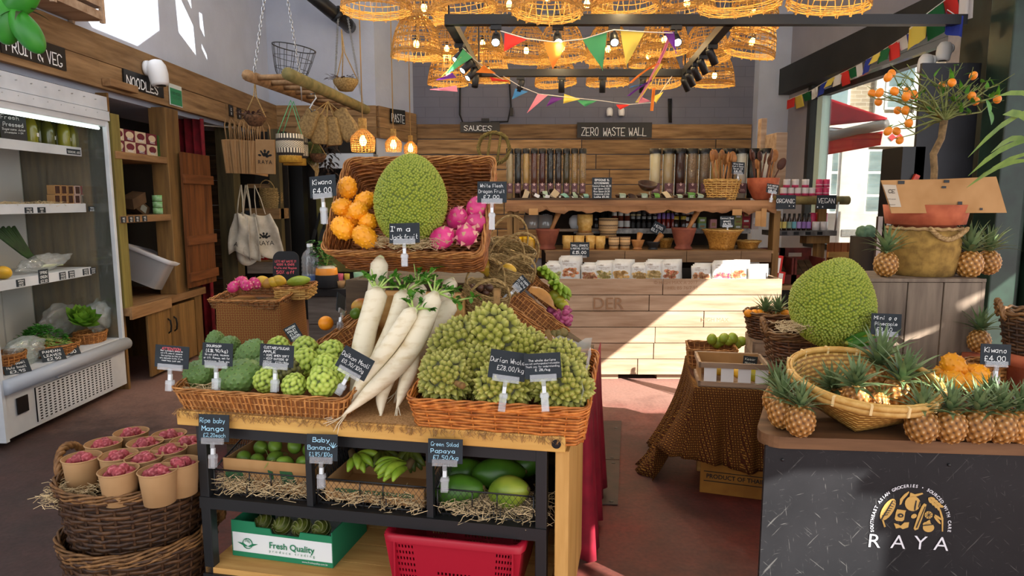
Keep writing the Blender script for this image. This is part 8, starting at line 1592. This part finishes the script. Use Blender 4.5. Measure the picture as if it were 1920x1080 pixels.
for x, y in ((1848, 200), (1852, 218)): p = at(x, y, pY-.05)-KO; blade(lf, p+Vector((0, 0, .03)), (.2, -.4, -1), (.6, -1, 0), .075, .045, .4, .2, 5, tip=1)
b.obj('branches', TW2, kt); lf.obj('leaves', GREENL, kt)
q = [at(x, y, 3.02) for x, y in ((1652, 338), (1760, 336), (1868, 331), (1888, 399), (1672, 400))]; e = E('cardboard_sheet', 'bent cardboard sheet with white label leaning round the tree trunk', 'cardboard', q[0]); O = q[0]; B(False).poly([p-O for p in q], (0, .006, 0)).obj('sheet', CARD, e)
B(False).poly([at(x, y, 3.017)-O for x, y in ((1655, 346), (1680, 347), (1690, 388), (1670, 388))], (0, .001, 0)).obj('label', mat('dull_label', '#b9ad98', rough=.8), e); scrawl(['CE', '____', '____'], .05, .08, wt=.12).obj('lettering', INK, e, at(1672, 368, 3.014)-O)
b = B(False)
for x, y, w_, h_ in ((1690, 342, 12, 6), (1775, 340, 10, 5), (1800, 382, 8, 8), (1768, 392, 6, 3), (1840, 392, 5, 4), (1770, 351, 8, 4)): p = at(x, y, 3.016)-O; b.box(p, (w_*.0024, .001, h_*.0024))
b.obj('torn_tape', BLACKP, e)
# kiwanos, plate, back right props
pl = atz(1810, 728, BZ); lathe_thing('plate', 'pale plate under the kiwanos on the logo counter', 'plate', (pl.x, pl.y+.04, BZ+.001), [('plate', [(0, 0), (.09, 0), (.13, .02), (.125, .022), (0, .006)], mat('beige_plate', '#c9b79a', rough=.4), 30)])
for x, y, Y, s, l in ((1788, 688, 2.66, 1.35, 'largest kiwano on top of the pile beside the tall crate'), (1830, 700, 2.68, 1.15, 'kiwano at the upper right of the pile on the plate'), (1786, 714, 2.6, 1.2, 'kiwano at the front left of the plate'), (1826, 718, 2.58, 1.25, 'kiwano at the front right of the plate'), (1768, 704, 2.68, 1.0, 'kiwano at the back left of the plate against the crate')): kiwano(l, at(x, y, Y), (x, y, 1.2), s, 'kiwanos on the logo counter')
psign('black chalk sign reading Kiwano £4.00 right of the tall crate', 1838, 645, 1895, 684, 2.5, ['Kiwano', '£4.00'], clip=.05, wt=.1, roll=.04)
basket('wicker_basket', 'honey coloured wicker basket behind the Kiwano sign on the right', ('oval', .16, .14), .13, (X(1876, 2.78), 2.78, BZ+.002), 0, .15, 16, 9, (WICK, WICKI, WICK), 'h', rw=.007, rs=.005, rim=.007); pineapple('pineapple crown showing behind the Kiwano sign', (X(1858, 2.95), 2.95, BZ+.19), (0, 0, 0), .9, 1); lathe_thing('upturned_pot', 'upturned terracotta pot carrying that pineapple behind the Kiwano sign', 'plant pot', (X(1858, 2.95), 2.95, BZ+.001), [('pot', [(.085, 0), (.085, .03), (.075, .03), (.06, .13), (0, .132)], TERRA, 20)])
lathe_thing('plant_pot', 'terracotta pot at the right frame edge', 'plant pot', (X(1966, 2.66), 2.66, BZ+.001), [('pot', [(0, 0), (.07, 0), (.088, .15), (.1, .15), (.103, .2), (.09, .2), (0, .18)], TERRA, 26)])
basket('wicker_basket', 'dark round wicker basket on the pot at the right frame edge', ('oval', .2, .2), .16, (X(1968, 2.66), 2.66, BZ+.203), (0, 0, 0), .25, 20, 11, (WICKD, WICKDI, WICKR), 'h', rw=.007, rs=.005, rim=.012, handles=(PI-.4,), hr=.008, hh=.07)
e = E('palm_plant', 'palm with long arching leaves reaching in from the right edge', 'palm', (3.35, 2.9, 0)); lathe_thing('palm_pot', 'tall black planter of the palm just outside the entrance', 'planter', (3.35, 2.9, 0), [('pot', [(0, 0), (.13, 0), (.17, .6), (.15, .6), (0, .55)], BLACKP, 24)]); e.location.z = .57; b = B()
for x, y, bx, by, w_ in ((1815, 295, 1935, 205, .03), (1760, 258, 1800, 230, .0), (1815, 330, 1930, 262, .03), (1812, 352, 1930, 300, .025), (1880, 215, 1940, 240, .03), (1858, 286, 1930, 262, .025), (1870, 180, 1960, 196, .02), (1830, 340, 1950, 285, .02)):
    if w_: a, c = at(bx, by, 2.9)-Vector(e.location), at(x, y, 2.8)-Vector(e.location); r0_ = Vector((.0, 0, .9)); P = [r0_.lerp(a, s) for s in (0, .35, .7)]+[a.lerp(c, s)+Vector((0, 0, .03*math.sin(PI*s))) for s in (0, .25, .5, .75, 1)]; b.grid([[tuple(p+Vector((0, -.3, 1)).normalized()*k*w_*.5*(.25 if i < 3 else math.sin(PI*min(1, .25+.15*(7-i)))*(.1 if i == 7 else 1))) for k in (-1, 0, 1)] for i, p in enumerate(P)])
b.obj('fronds', mat('palm_leaf', '#7a9a3a', '#567a28', 12, rough=.45, transl=.25), e); B().tube([(0, 0, 0), (0.01, 0, .45), (0, 0, .9)], .025, 8).obj('stem', OAKZ, e)
# black panel, cameras, prayer flags
x0, x1 = X(1722, 5.3), X(1832, 5.3); tag(B(False).bx(x0, x1, 5.4, 5.43, 0, Z(118, 5.4)).obj('black_board', mat('blue_black_board', '#1d2026', '#15171b', 4, rough=.5)), 'tall black board standing behind the kumquat tree', 'board')
e = E('snack_display', 'dark cabinet edge with red snack packets left of the tall black board', 'display', (X(1684, 5.4), 5.4, 0)); B(False).bx(0, .18, 0, .3, 0, Z(275, 5.4)).obj('cabinet', BLACKP, e); b = B(False)
for k in range(6): b.box((.06+.05*(k % 2), -.01, Z(390, 5.4)+.047*k), (.06, .03, .04), (0, .4*k, 0))
b.obj('packets', mat('red_orange_packet', '#c8401f', '#7a1414', 25, rough=.4), e)
cctv('white bullet camera on the pale pillar below the blue flag', at(1780, 92, 6.09), (PI/2, 0, -1.1), .95); cctv('second white camera half hidden left of the pale pillar', at(1748, 114, 6.09), (PI/2, 0, -1.3), .95)
def pflags(label, line, cols, Ya, Yb, drop=20):
    e = E('prayer_flags', label, 'prayer flags', at(*line[0], Ya)); O = Vector(e.location); n = len(line)-1; L = [at(x, y, Ya+(Yb-Ya)*i/n)-O for i, (x, y) in enumerate(line)]; cord_line(e, L, .004)
    for i, c in enumerate(cols):
        s0, s1 = i/len(cols)*n, (i+.92)/len(cols)*n; pt = lambda s: L[min(n-1, int(s))].lerp(L[min(n-1, int(s))+1], s-min(n-1, int(s))); a, q = pt(s0), pt(s1); dz = drop*ppm((Ya+Yb)/2); P = [[tuple(a.lerp(q, u)+Vector((0, .05*math.sin(u*6+i), -v*dz*(1+.25*math.sin(i*2.1))))+Vector((.05*v*math.sin(i), 0, 0))) for v in (0, .33, .66, 1)] for u in np.linspace(0, 1, 7)]; o = B().grid(P).obj('flag', fabric('pflag_'+c, FC[c]), e)
pflags('string of faded prayer flags under the black window beam', [(1476, 188), (1520, 170), (1560, 146), (1600, 126), (1640, 104), (1690, 72), (1738, 40)], ['red', 'yellow', 'dgreen', 'white', 'navy', 'yellow', 'white', 'red', 'dgreen', 'white', 'navy', 'yellow', 'dgreen', 'red', 'white', 'navy', 'yellow'], 9.9, 6.3); pflags('bright prayer flags at the top of the pale pillar', [(1705, 55), (1740, 24), (1775, -2), (1800, -8), (1832, -14)], ['yellow', 'dgreen', 'red', 'white'], 5.95, 5.5, 40); pflags('single blue prayer flag hanging beside the white camera', [(1776, 18), (1806, 38)], ['navy'], 5.5, 5.45, 36)
# ------------------------------------------------------------------ patterned table in the right middle
CLB = cloth_pattern('brown_gold_cloth', '#5a2a16', '#c08a3a', 38); TYA = rad(-11); T0 = atz(1302, 728, .6); TX = lambda u, v, z: Vector((T0.x, T0.y, z))+Vector((math.cos(TYA), math.sin(TYA), 0))*u+Vector((-math.sin(TYA), math.cos(TYA), 0))*v
pt = E('side_table', 'low table hidden under brown and gold patterned cloth', 'table', (T0.x, T0.y, 0), TYA); B(False).bx(.02, .9, .02, .76, .55, .597).obj('tabletop', PINE, pt)
for x in (.06, .82):
    for y in (.34, .7): B(False).bx(x, x+.05, y, y+.05, 0, .55).obj('leg', PINE, pt)
path = [(0, .76), (0, .38), (0, 0), (.45, 0), (.9, 0)]; P = []
for k in range(81):
    s = k/80*4; i = min(3, int(s)); f = s-i; u, v = [path[i][j]*(1-f)+path[i+1][j]*f for j in (0, 1)]; left = max(0, min(1, (2.2-s)/.9)) if s > 1.3 else 1; nx_, ny_ = (-1, 0) if s < 1.85 else (0, -1) if s > 2.15 else (-.7, -.7); row = []
    for z in np.linspace(1, 0, 14):
        d = 1-z; fold = (.022*math.sin(s*15)+.014*math.sin(s*31+1))*d; out = d*(.05+.2*left*d*(1.2 if 1 < s < 2.1 else .8))+fold; zb = .004 if left > .6 else .2+.03*math.sin(s*4+.3)
        row.append((u+nx_*out, v+ny_*(out if nx_ == 0 or True else 0), zb+(.602-zb)*z))
    row.insert(0, (u*.97+.013, v*.97+.01, .603)); row.insert(0, (.45, .38, .603)); P.append(row)
tag(B().grid(P).obj('patterned_cloth', CLB, None, (T0.x, T0.y, 0), TYA, solid=.003), 'brown cloth with gold lattice pattern trailing onto the floor', 'cloth')
for u, w_, m_, l, s_ in ((.05, .42, mat('ochre_carton', '#a8742a', '#8f5f20', 6, rough=.8), 'ochre carton printed PRODUCT OF THAILAND under the patterned cloth', 'PRODUCT OF THAILAND'), (.49, .4, mat('rust_carton', '#7a4420', '#5f3418', 5, rough=.8), 'rust carton with a dark roundel under the patterned cloth', '')):
    p = TX(u, .04, 0); e = E('carton', l, 'carton', (p.x, p.y, .001), TYA-.12); B(False).bx(0, w_, 0, .28, 0, .27).obj('box', m_, e, bevel=.003)
    if s_: mk('lettering', solid_text(s_, .034, .95, .0006), e, (w_*.52, -.003, .1)).data.materials.append(INK); B(False).bx(.02, w_-.02, -.002, -.0005, .124, .128).bx(.02, w_-.02, -.002, -.0005, .07, .074).obj('print_lines', INK, e)
    else: B(False).bx(0, w_, -.002, -.0005, .04, .06).obj('stripe', mat('maroon_stripe', '#5f1c14', rough=.7), e); b = B(); b.tube([(.26+.06*math.cos(a), -.002, .15+.06*math.sin(a)) for a in np.arange(24)/24*6.283], .008, 4, closed=True); b.sph((.26, -.001, .15), (.025, .003, .025), 12, 6); b.obj('roundel', INK, e)
tw = .36; p = TX(.02, .02, .606); e = E('fruit_tray', 'pale slatted tray with white panels and mangoes on the patterned table', 'tray', p, TYA+.01); b = B(False)
for z in (0, .105): b.bx(0, tw, 0, .012, z, z+.028).bx(0, tw, .268, .28, z, z+.028).bx(0, .012, 0, .28, z, z+.028).bx(tw-.012, tw, 0, .28, z, z+.028)
b.bx(0, tw, 0, .28, 0, .005); b.obj('slats', PALE, e); b = B(False)
for k in range(4): b.bx(.03+k*.088, .095+k*.088, .012, .016, .0, .13)
b.obj('white_panels', PAPERW, e); b = B(False).bx(.012, tw-.012, .262, .266, 0, .13).bx(.012, .016, .01, .27, 0, .13); b.obj('lining', CARD, e)
for i, (px, py, Y, m_) in enumerate(((1350, 694, 3.62, MANY), (1366, 697, 3.58, MANY), (1384, 699, 3.56, MANY), (1412, 700, 3.5, MANG2), (1338, 692, 3.66, MANY), (1432, 692, 3.56, MANY))): ovoid('mango', '%s mango in the slatted tray, %s in order' % ('large green' if i == 3 else 'small yellow', ORD[i]), 'mango', at(px, py, Y), (0, 1.4, i), (.03, .028, .04) if i != 3 else (.045, .042, .065), m_, .2, 'mangoes in the slatted tray')
psign('black price card leaning in the slatted tray', 1393, 668, 1420, 692, 3.62, ['Kesar', 'Mango', '£7.50'], clip=0, wt=.1, roll=.1)
basket('wicker_tray', 'small wicker tray of guavas at the back left of the patterned table', ('rect', .27, .24, .02), .1, TX(.14, .6, .606), (0, 0, TYA), .06, 34, 4, (WICK, WICKI, WICK), 'v', rw=.003, rs=.004, rim=.006)
for i, (px, py) in enumerate(((1335, 636), (1351, 640), (1366, 639), (1382, 644), (1358, 634), (1344, 644), (1374, 634), (1390, 640))): ovoid('guava', 'pale green guava in the small wicker tray, %s in order' % ORD[i], 'guava', at(px, py, 4.1+.04*(i % 2)), (i, i, 0), (.032, .032, .036), LIME, .1, 'guavas in the wicker tray')
p = TX(.36, .45, .606); e = E('wooden_crate', 'pale wooden crate under the pineapple basket on the patterned table', 'crate', p, TYA); b = B(False)
for z in (0, .085): b.bx(0, .34, 0, .014, z, z+.078).bx(0, .014, 0, .3, z, z+.078).bx(0, .34, .286, .3, z, z+.078).bx(.326, .34, 0, .3, z, z+.078)
b.bx(0, .34, 0, .3, .158, .17); b.obj('slats', PALE, e); bk = TX(.5, .6, .78); basket('wicker_basket', 'round brown wicker basket with two small pineapples behind the jackfruit', ('oval', .28, .26), .15, (bk.x, bk.y, .78), 0, .22, 24, 10, (MATS['walnut_wicker'], WICKDI, WICKR), 'h', rw=.007, rs=.005, rim=.01)
for px, l, k in ((1444, 'small pineapple at the left in the round brown basket', 1), (1468, 'small pineapple at the right in the round brown basket', 2)): pineapple(l, (X(px, bk.y-.02), bk.y-.02, .89), (0, 0, 0), .85, k, 'pineapples in the round brown basket')
for i, px in enumerate((1412, 1424, 1434, 1482)): ovoid('orange', 'small orange in the round brown basket, %s from the left' % ORD[i], 'orange', (X(px, bk.y-.04), bk.y-.04, .93), (0, 0, 0), (.026, .026, .024), ORNG, 0, 'oranges in the round brown basket')
# props by the window
e = E('slatted_panel', 'reddish slatted wooden panel with a cross batten behind the jackfruit', 'panel', (X(1556, 7.2), 7.2, 0)); w = X(1634, 7.2)-X(1556, 7.2); b = B(False); zz = Z(455, 7.2)
for k in range(6): b.bx(w*k/6, w*(k+1)/6-.008, 0, .02, .25, zz)
b.obj('slats', wood('red_slat', '#9a5a30', '#7a4422', 2, 4), e); B(False).bx(0, w, -.025, 0, zz-.16, zz-.1).obj('batten', PINE, e); B(False).bx(.02, .07, 0, .04, 0, .25).bx(w-.07, w-.02, 0, .04, 0, .25).obj('feet', OAKZ, e)
e = E('broom', 'straw broom leaning beside the left pineapple on the crate', 'broom', (X(1632, 4.4), 4.4, 0), (0, .12, 0)); b = B()
for k in range(70): a = R.uniform(0, 6.28); b.tube([(.02*math.cos(a), .02*math.sin(a), 1.25), (.06*math.cos(a), .03*math.sin(a), 1.1), (.12*math.cos(a)*R.random()-.02, .05*math.sin(a), .8)], .003, 3)
b.obj('bristles', TWINE, e); B().tube([(0, 0, 0), (0, 0, 1.3)], .015, 8).obj('handle', OAKZ, e)
e = lathe_thing('planter', 'dark planter with a pale green succulent behind the broom', 'planter', (X(1638, 6.8), 6.8, 0), [('pot', [(0, 0), (.2, 0), (.2, Z(443, 6.8)), (.17, Z(443, 6.8)), (0, Z(450, 6.8))], mat('brown_black', '#2d2322', rough=.6), 20)]); v, f = ico(3); B().add(v*np.array((.11, .11, .08))*(1+.15*np.sin(v[:, :1]*9)), f).obj('succulent', mat('succulent', '#7fa88f', '#5f8a72', 20, rough=.6), e, (-.05, 0, Z(443, 6.8)+.03))
e = E('folded_chair', 'dark wooden chair back behind the terracotta pot', 'chair', (X(1652, 5.3), 5.3, 0)); 
for px in (1652, 1668, 1682): B(False).bx(X(px, 5.3)-X(1652, 5.3)-.018, X(px, 5.3)-X(1652, 5.3)+.018, 0, .03, .0 if px != 1668 else .9, Z(406, 5.3)).obj('post', mat('dark_brown_wood', '#3b2a22', '#241813', 6, rough=.6), e)
B(False).bx(0, .12, .005, .025, .9, .96).obj('rail', MATS['dark_brown_wood'], e)
# floor hatch
fh = [atz(x, y, .003) for x, y in ((1085, 945), (1158, 947), (1165, 790), (1100, 790))]; e = E('floor_hatch', 'pair of worn metal floor plates beside the red cloth', 'floor plate', fh[0]); O = fh[0]; m0 = fh[1].lerp(fh[2], .45), fh[0].lerp(fh[3], .45)
for q in ((fh[0], fh[1], m0[0], m0[1]), (m0[1]+Vector((0, .01, 0)), m0[0]+Vector((0, .01, 0)), fh[2], fh[3])): B(False).poly([p-O for p in q], (0, 0, .004)).obj('plate', mat('painted_plate', '#47302a', '#352722', 8, rough=.6), e, bevel=.002)
b = B()
for x, y in ((1146, 940), (1148, 858), (1150, 868), (1155, 802)): b.sph(atz(x, y, .007)-O, (.012, .012, .002), 10, 5)
b.obj('key_holes', BLACKP, e)
# ------------------------------------------------------------------ outside: bank facade, awning, street
FB = Nt('buff_brick'); br = FB.n('ShaderNodeTexBrick'); br.inputs['Scale'].default_value = 1; br.inputs['Brick Width'].default_value = .24; br.inputs['Row Height'].default_value = .08; br.inputs['Mortar Size'].default_value = .006; br.inputs['Color1'].default_value = lin('#a8957a'); br.inputs['Color2'].default_value = lin('#8f7d66'); br.inputs['Mortar'].default_value = lin('#b9ae9c'); sp = FB.n('ShaderNodeSeparateXYZ'); FB.l(FB.coord(), sp.inputs[0]); cb = FB.n('ShaderNodeCombineXYZ'); FB.l(sp.outputs[0], cb.inputs[0]); FB.l(sp.outputs[2], cb.inputs[1]); FB.l(cb.outputs[0], br.inputs['Vector']); FB.l(br.outputs[0], FB.b.inputs['Base Color']); FB.b.inputs['Roughness'].default_value = .85
STO = mat('pale_stone', '#d6d2c9', '#c2bdb2', 2, rough=.8); FYY = 14.0; fx = lambda px: X(px, FYY); fz = lambda py: Z(py, FYY)
e = E('bank_building', 'pale stone and brick bank facade across the street', 'building', (5.5, FYY, 0)); o = Vector((5.5, FYY, 0)); q = lambda px: fx(px)-5.5
B(False).bx(-.5, 9, .1, .4, 0, 8).obj('brick_wall', FB.m, e); b = B(False).bx(-.5, 9, 0, .12, fz(230)-.0, fz(212)).bx(-.5, 9, -.05, .12, fz(275), fz(230)).bx(-.5, 9, -.02, .12, 0, fz(400))
for a, c in ((1570, 1618), (1690, 1730), (1480, 1530), (1800, 1840)): b.bx(q(a), q(c), -.04, .12, 0, fz(260))
for a, c in ((1628, 1645), (1700, 1720), (1520, 1540)): b.bx(q(a), q(c), .02, .12, fz(215), 8)
b.obj('stonework', STO, e); DG = mat('street_glass', '#5d6f70', '#8fa0a0', 1.5, rough=.1, spec=.8)
for i, (a, c, y0, y1) in enumerate(((1645, 1700, 205, 60), (1535, 1580, 205, 60), (1618, 1690, 400, 280), (1530, 1570, 400, 280), (1730, 1800, 400, 280))):
    f_ = B(False).bx(q(a), q(c), .0, .08, fz(y0), fz(y1)).obj('window', PAPERW, e); b = B(False); n = 2 if y0 > 300 else 1
    for k in range(n):
        for j, (s0, s1) in enumerate(((.03, .26), (.3, .62), (.66, .97))): w = (q(c)-q(a)); b.bx(q(a)+w*(k/n)+.05, q(a)+w*((k+1)/n)-.05, -.004, .0, fz(y0)+(fz(y1)-fz(y0))*s0, fz(y0)+(fz(y1)-fz(y0))*s1)
    b.obj('panes', DG, f_)
b = B(False).bx(q(1578), q(1606), -.06, -.02, fz(443), fz(430)); b.obj('stone_vent', mat('vent_grey', '#8f8c86', '#6a6864', 60, rough=.8), e)
m_ = 7*.0112; cx = q(1666); cz_ = fz(258); b = B(False).poly([(cx-m_, -.07, cz_+m_), (cx, -.07, cz_), (cx-m_, -.07, cz_-m_)], (0, .01, 0)).poly([(cx+m_, -.07, cz_+m_), (cx, -.07, cz_), (cx+m_, -.07, cz_-m_)], (0, .01, 0)).poly([(cx+m_, -.07, cz_+m_), (cx+2*m_, -.07, cz_), (cx+m_, -.07, cz_-m_)], (0, .01, 0)).poly([(cx-m_, -.07, cz_+m_), (cx-2*m_, -.07, cz_), (cx-m_, -.07, cz_-m_)], (0, .01, 0)); b.obj('bank_mark', mat('bank_red', '#c41a22', rough=.5), e)
e = E('awning', 'red folding awning outside the window', 'awning', at(1536, 180, 11.5)); O = Vector(e.location); RA = mat('awning_red', '#c4101f', '#a80c18', 3, rough=.7, transl=.2)
g = lambda A, C, D_, F_: [[tuple((A.lerp(C, u)).lerp(D_.lerp(F_, u), v)-O) for u in np.linspace(0, 1, 8)] for v in np.linspace(0, 1, 6)]
B().grid(g(at(1530, 176, 11.6), at(1664, 221, 10.2), at(1530, 238, 11.4), at(1660, 224, 10.15))).obj('canopy', RA, e, solid=.01); B().grid(g(at(1530, 262, 11.3), at(1655, 246, 10.2), at(1530, 294, 11.3), at(1650, 272, 10.2))).obj('valance', RA, e, solid=.01)
B().tube([at(1530, 262, 11.3)-O, at(1662, 232, 10.2)-O], .08, 8).obj('front_bar', mat('awning_bar', '#6a6460', rough=.5), e); B().tube([at(1545, 242, 11.2)-O, at(1600, 246, 10.9)-O, at(1650, 236, 10.3)-O], .04, 6).obj('arm', STEEL, e); B().tube([at(1545, 300, 11.4)-O, Vector((at(1545, 300, 11.4).x, 11.4, 0))-O], .03, 6).obj('post', BLACK, e)
e = E('street_wall', 'white street wall with a red painted base beyond the green column', 'wall', (8.0, 10.6, 0)); B(False).bx(-.8, 2, 0, .2, .95, 4).obj('white_wall', mat('street_white', '#e6e6e6', rough=.8), e); B(False).bx(-.8, 2, -.02, .2, 0, .95).obj('red_base', mat('street_red', '#b84a3a', rough=.8), e)
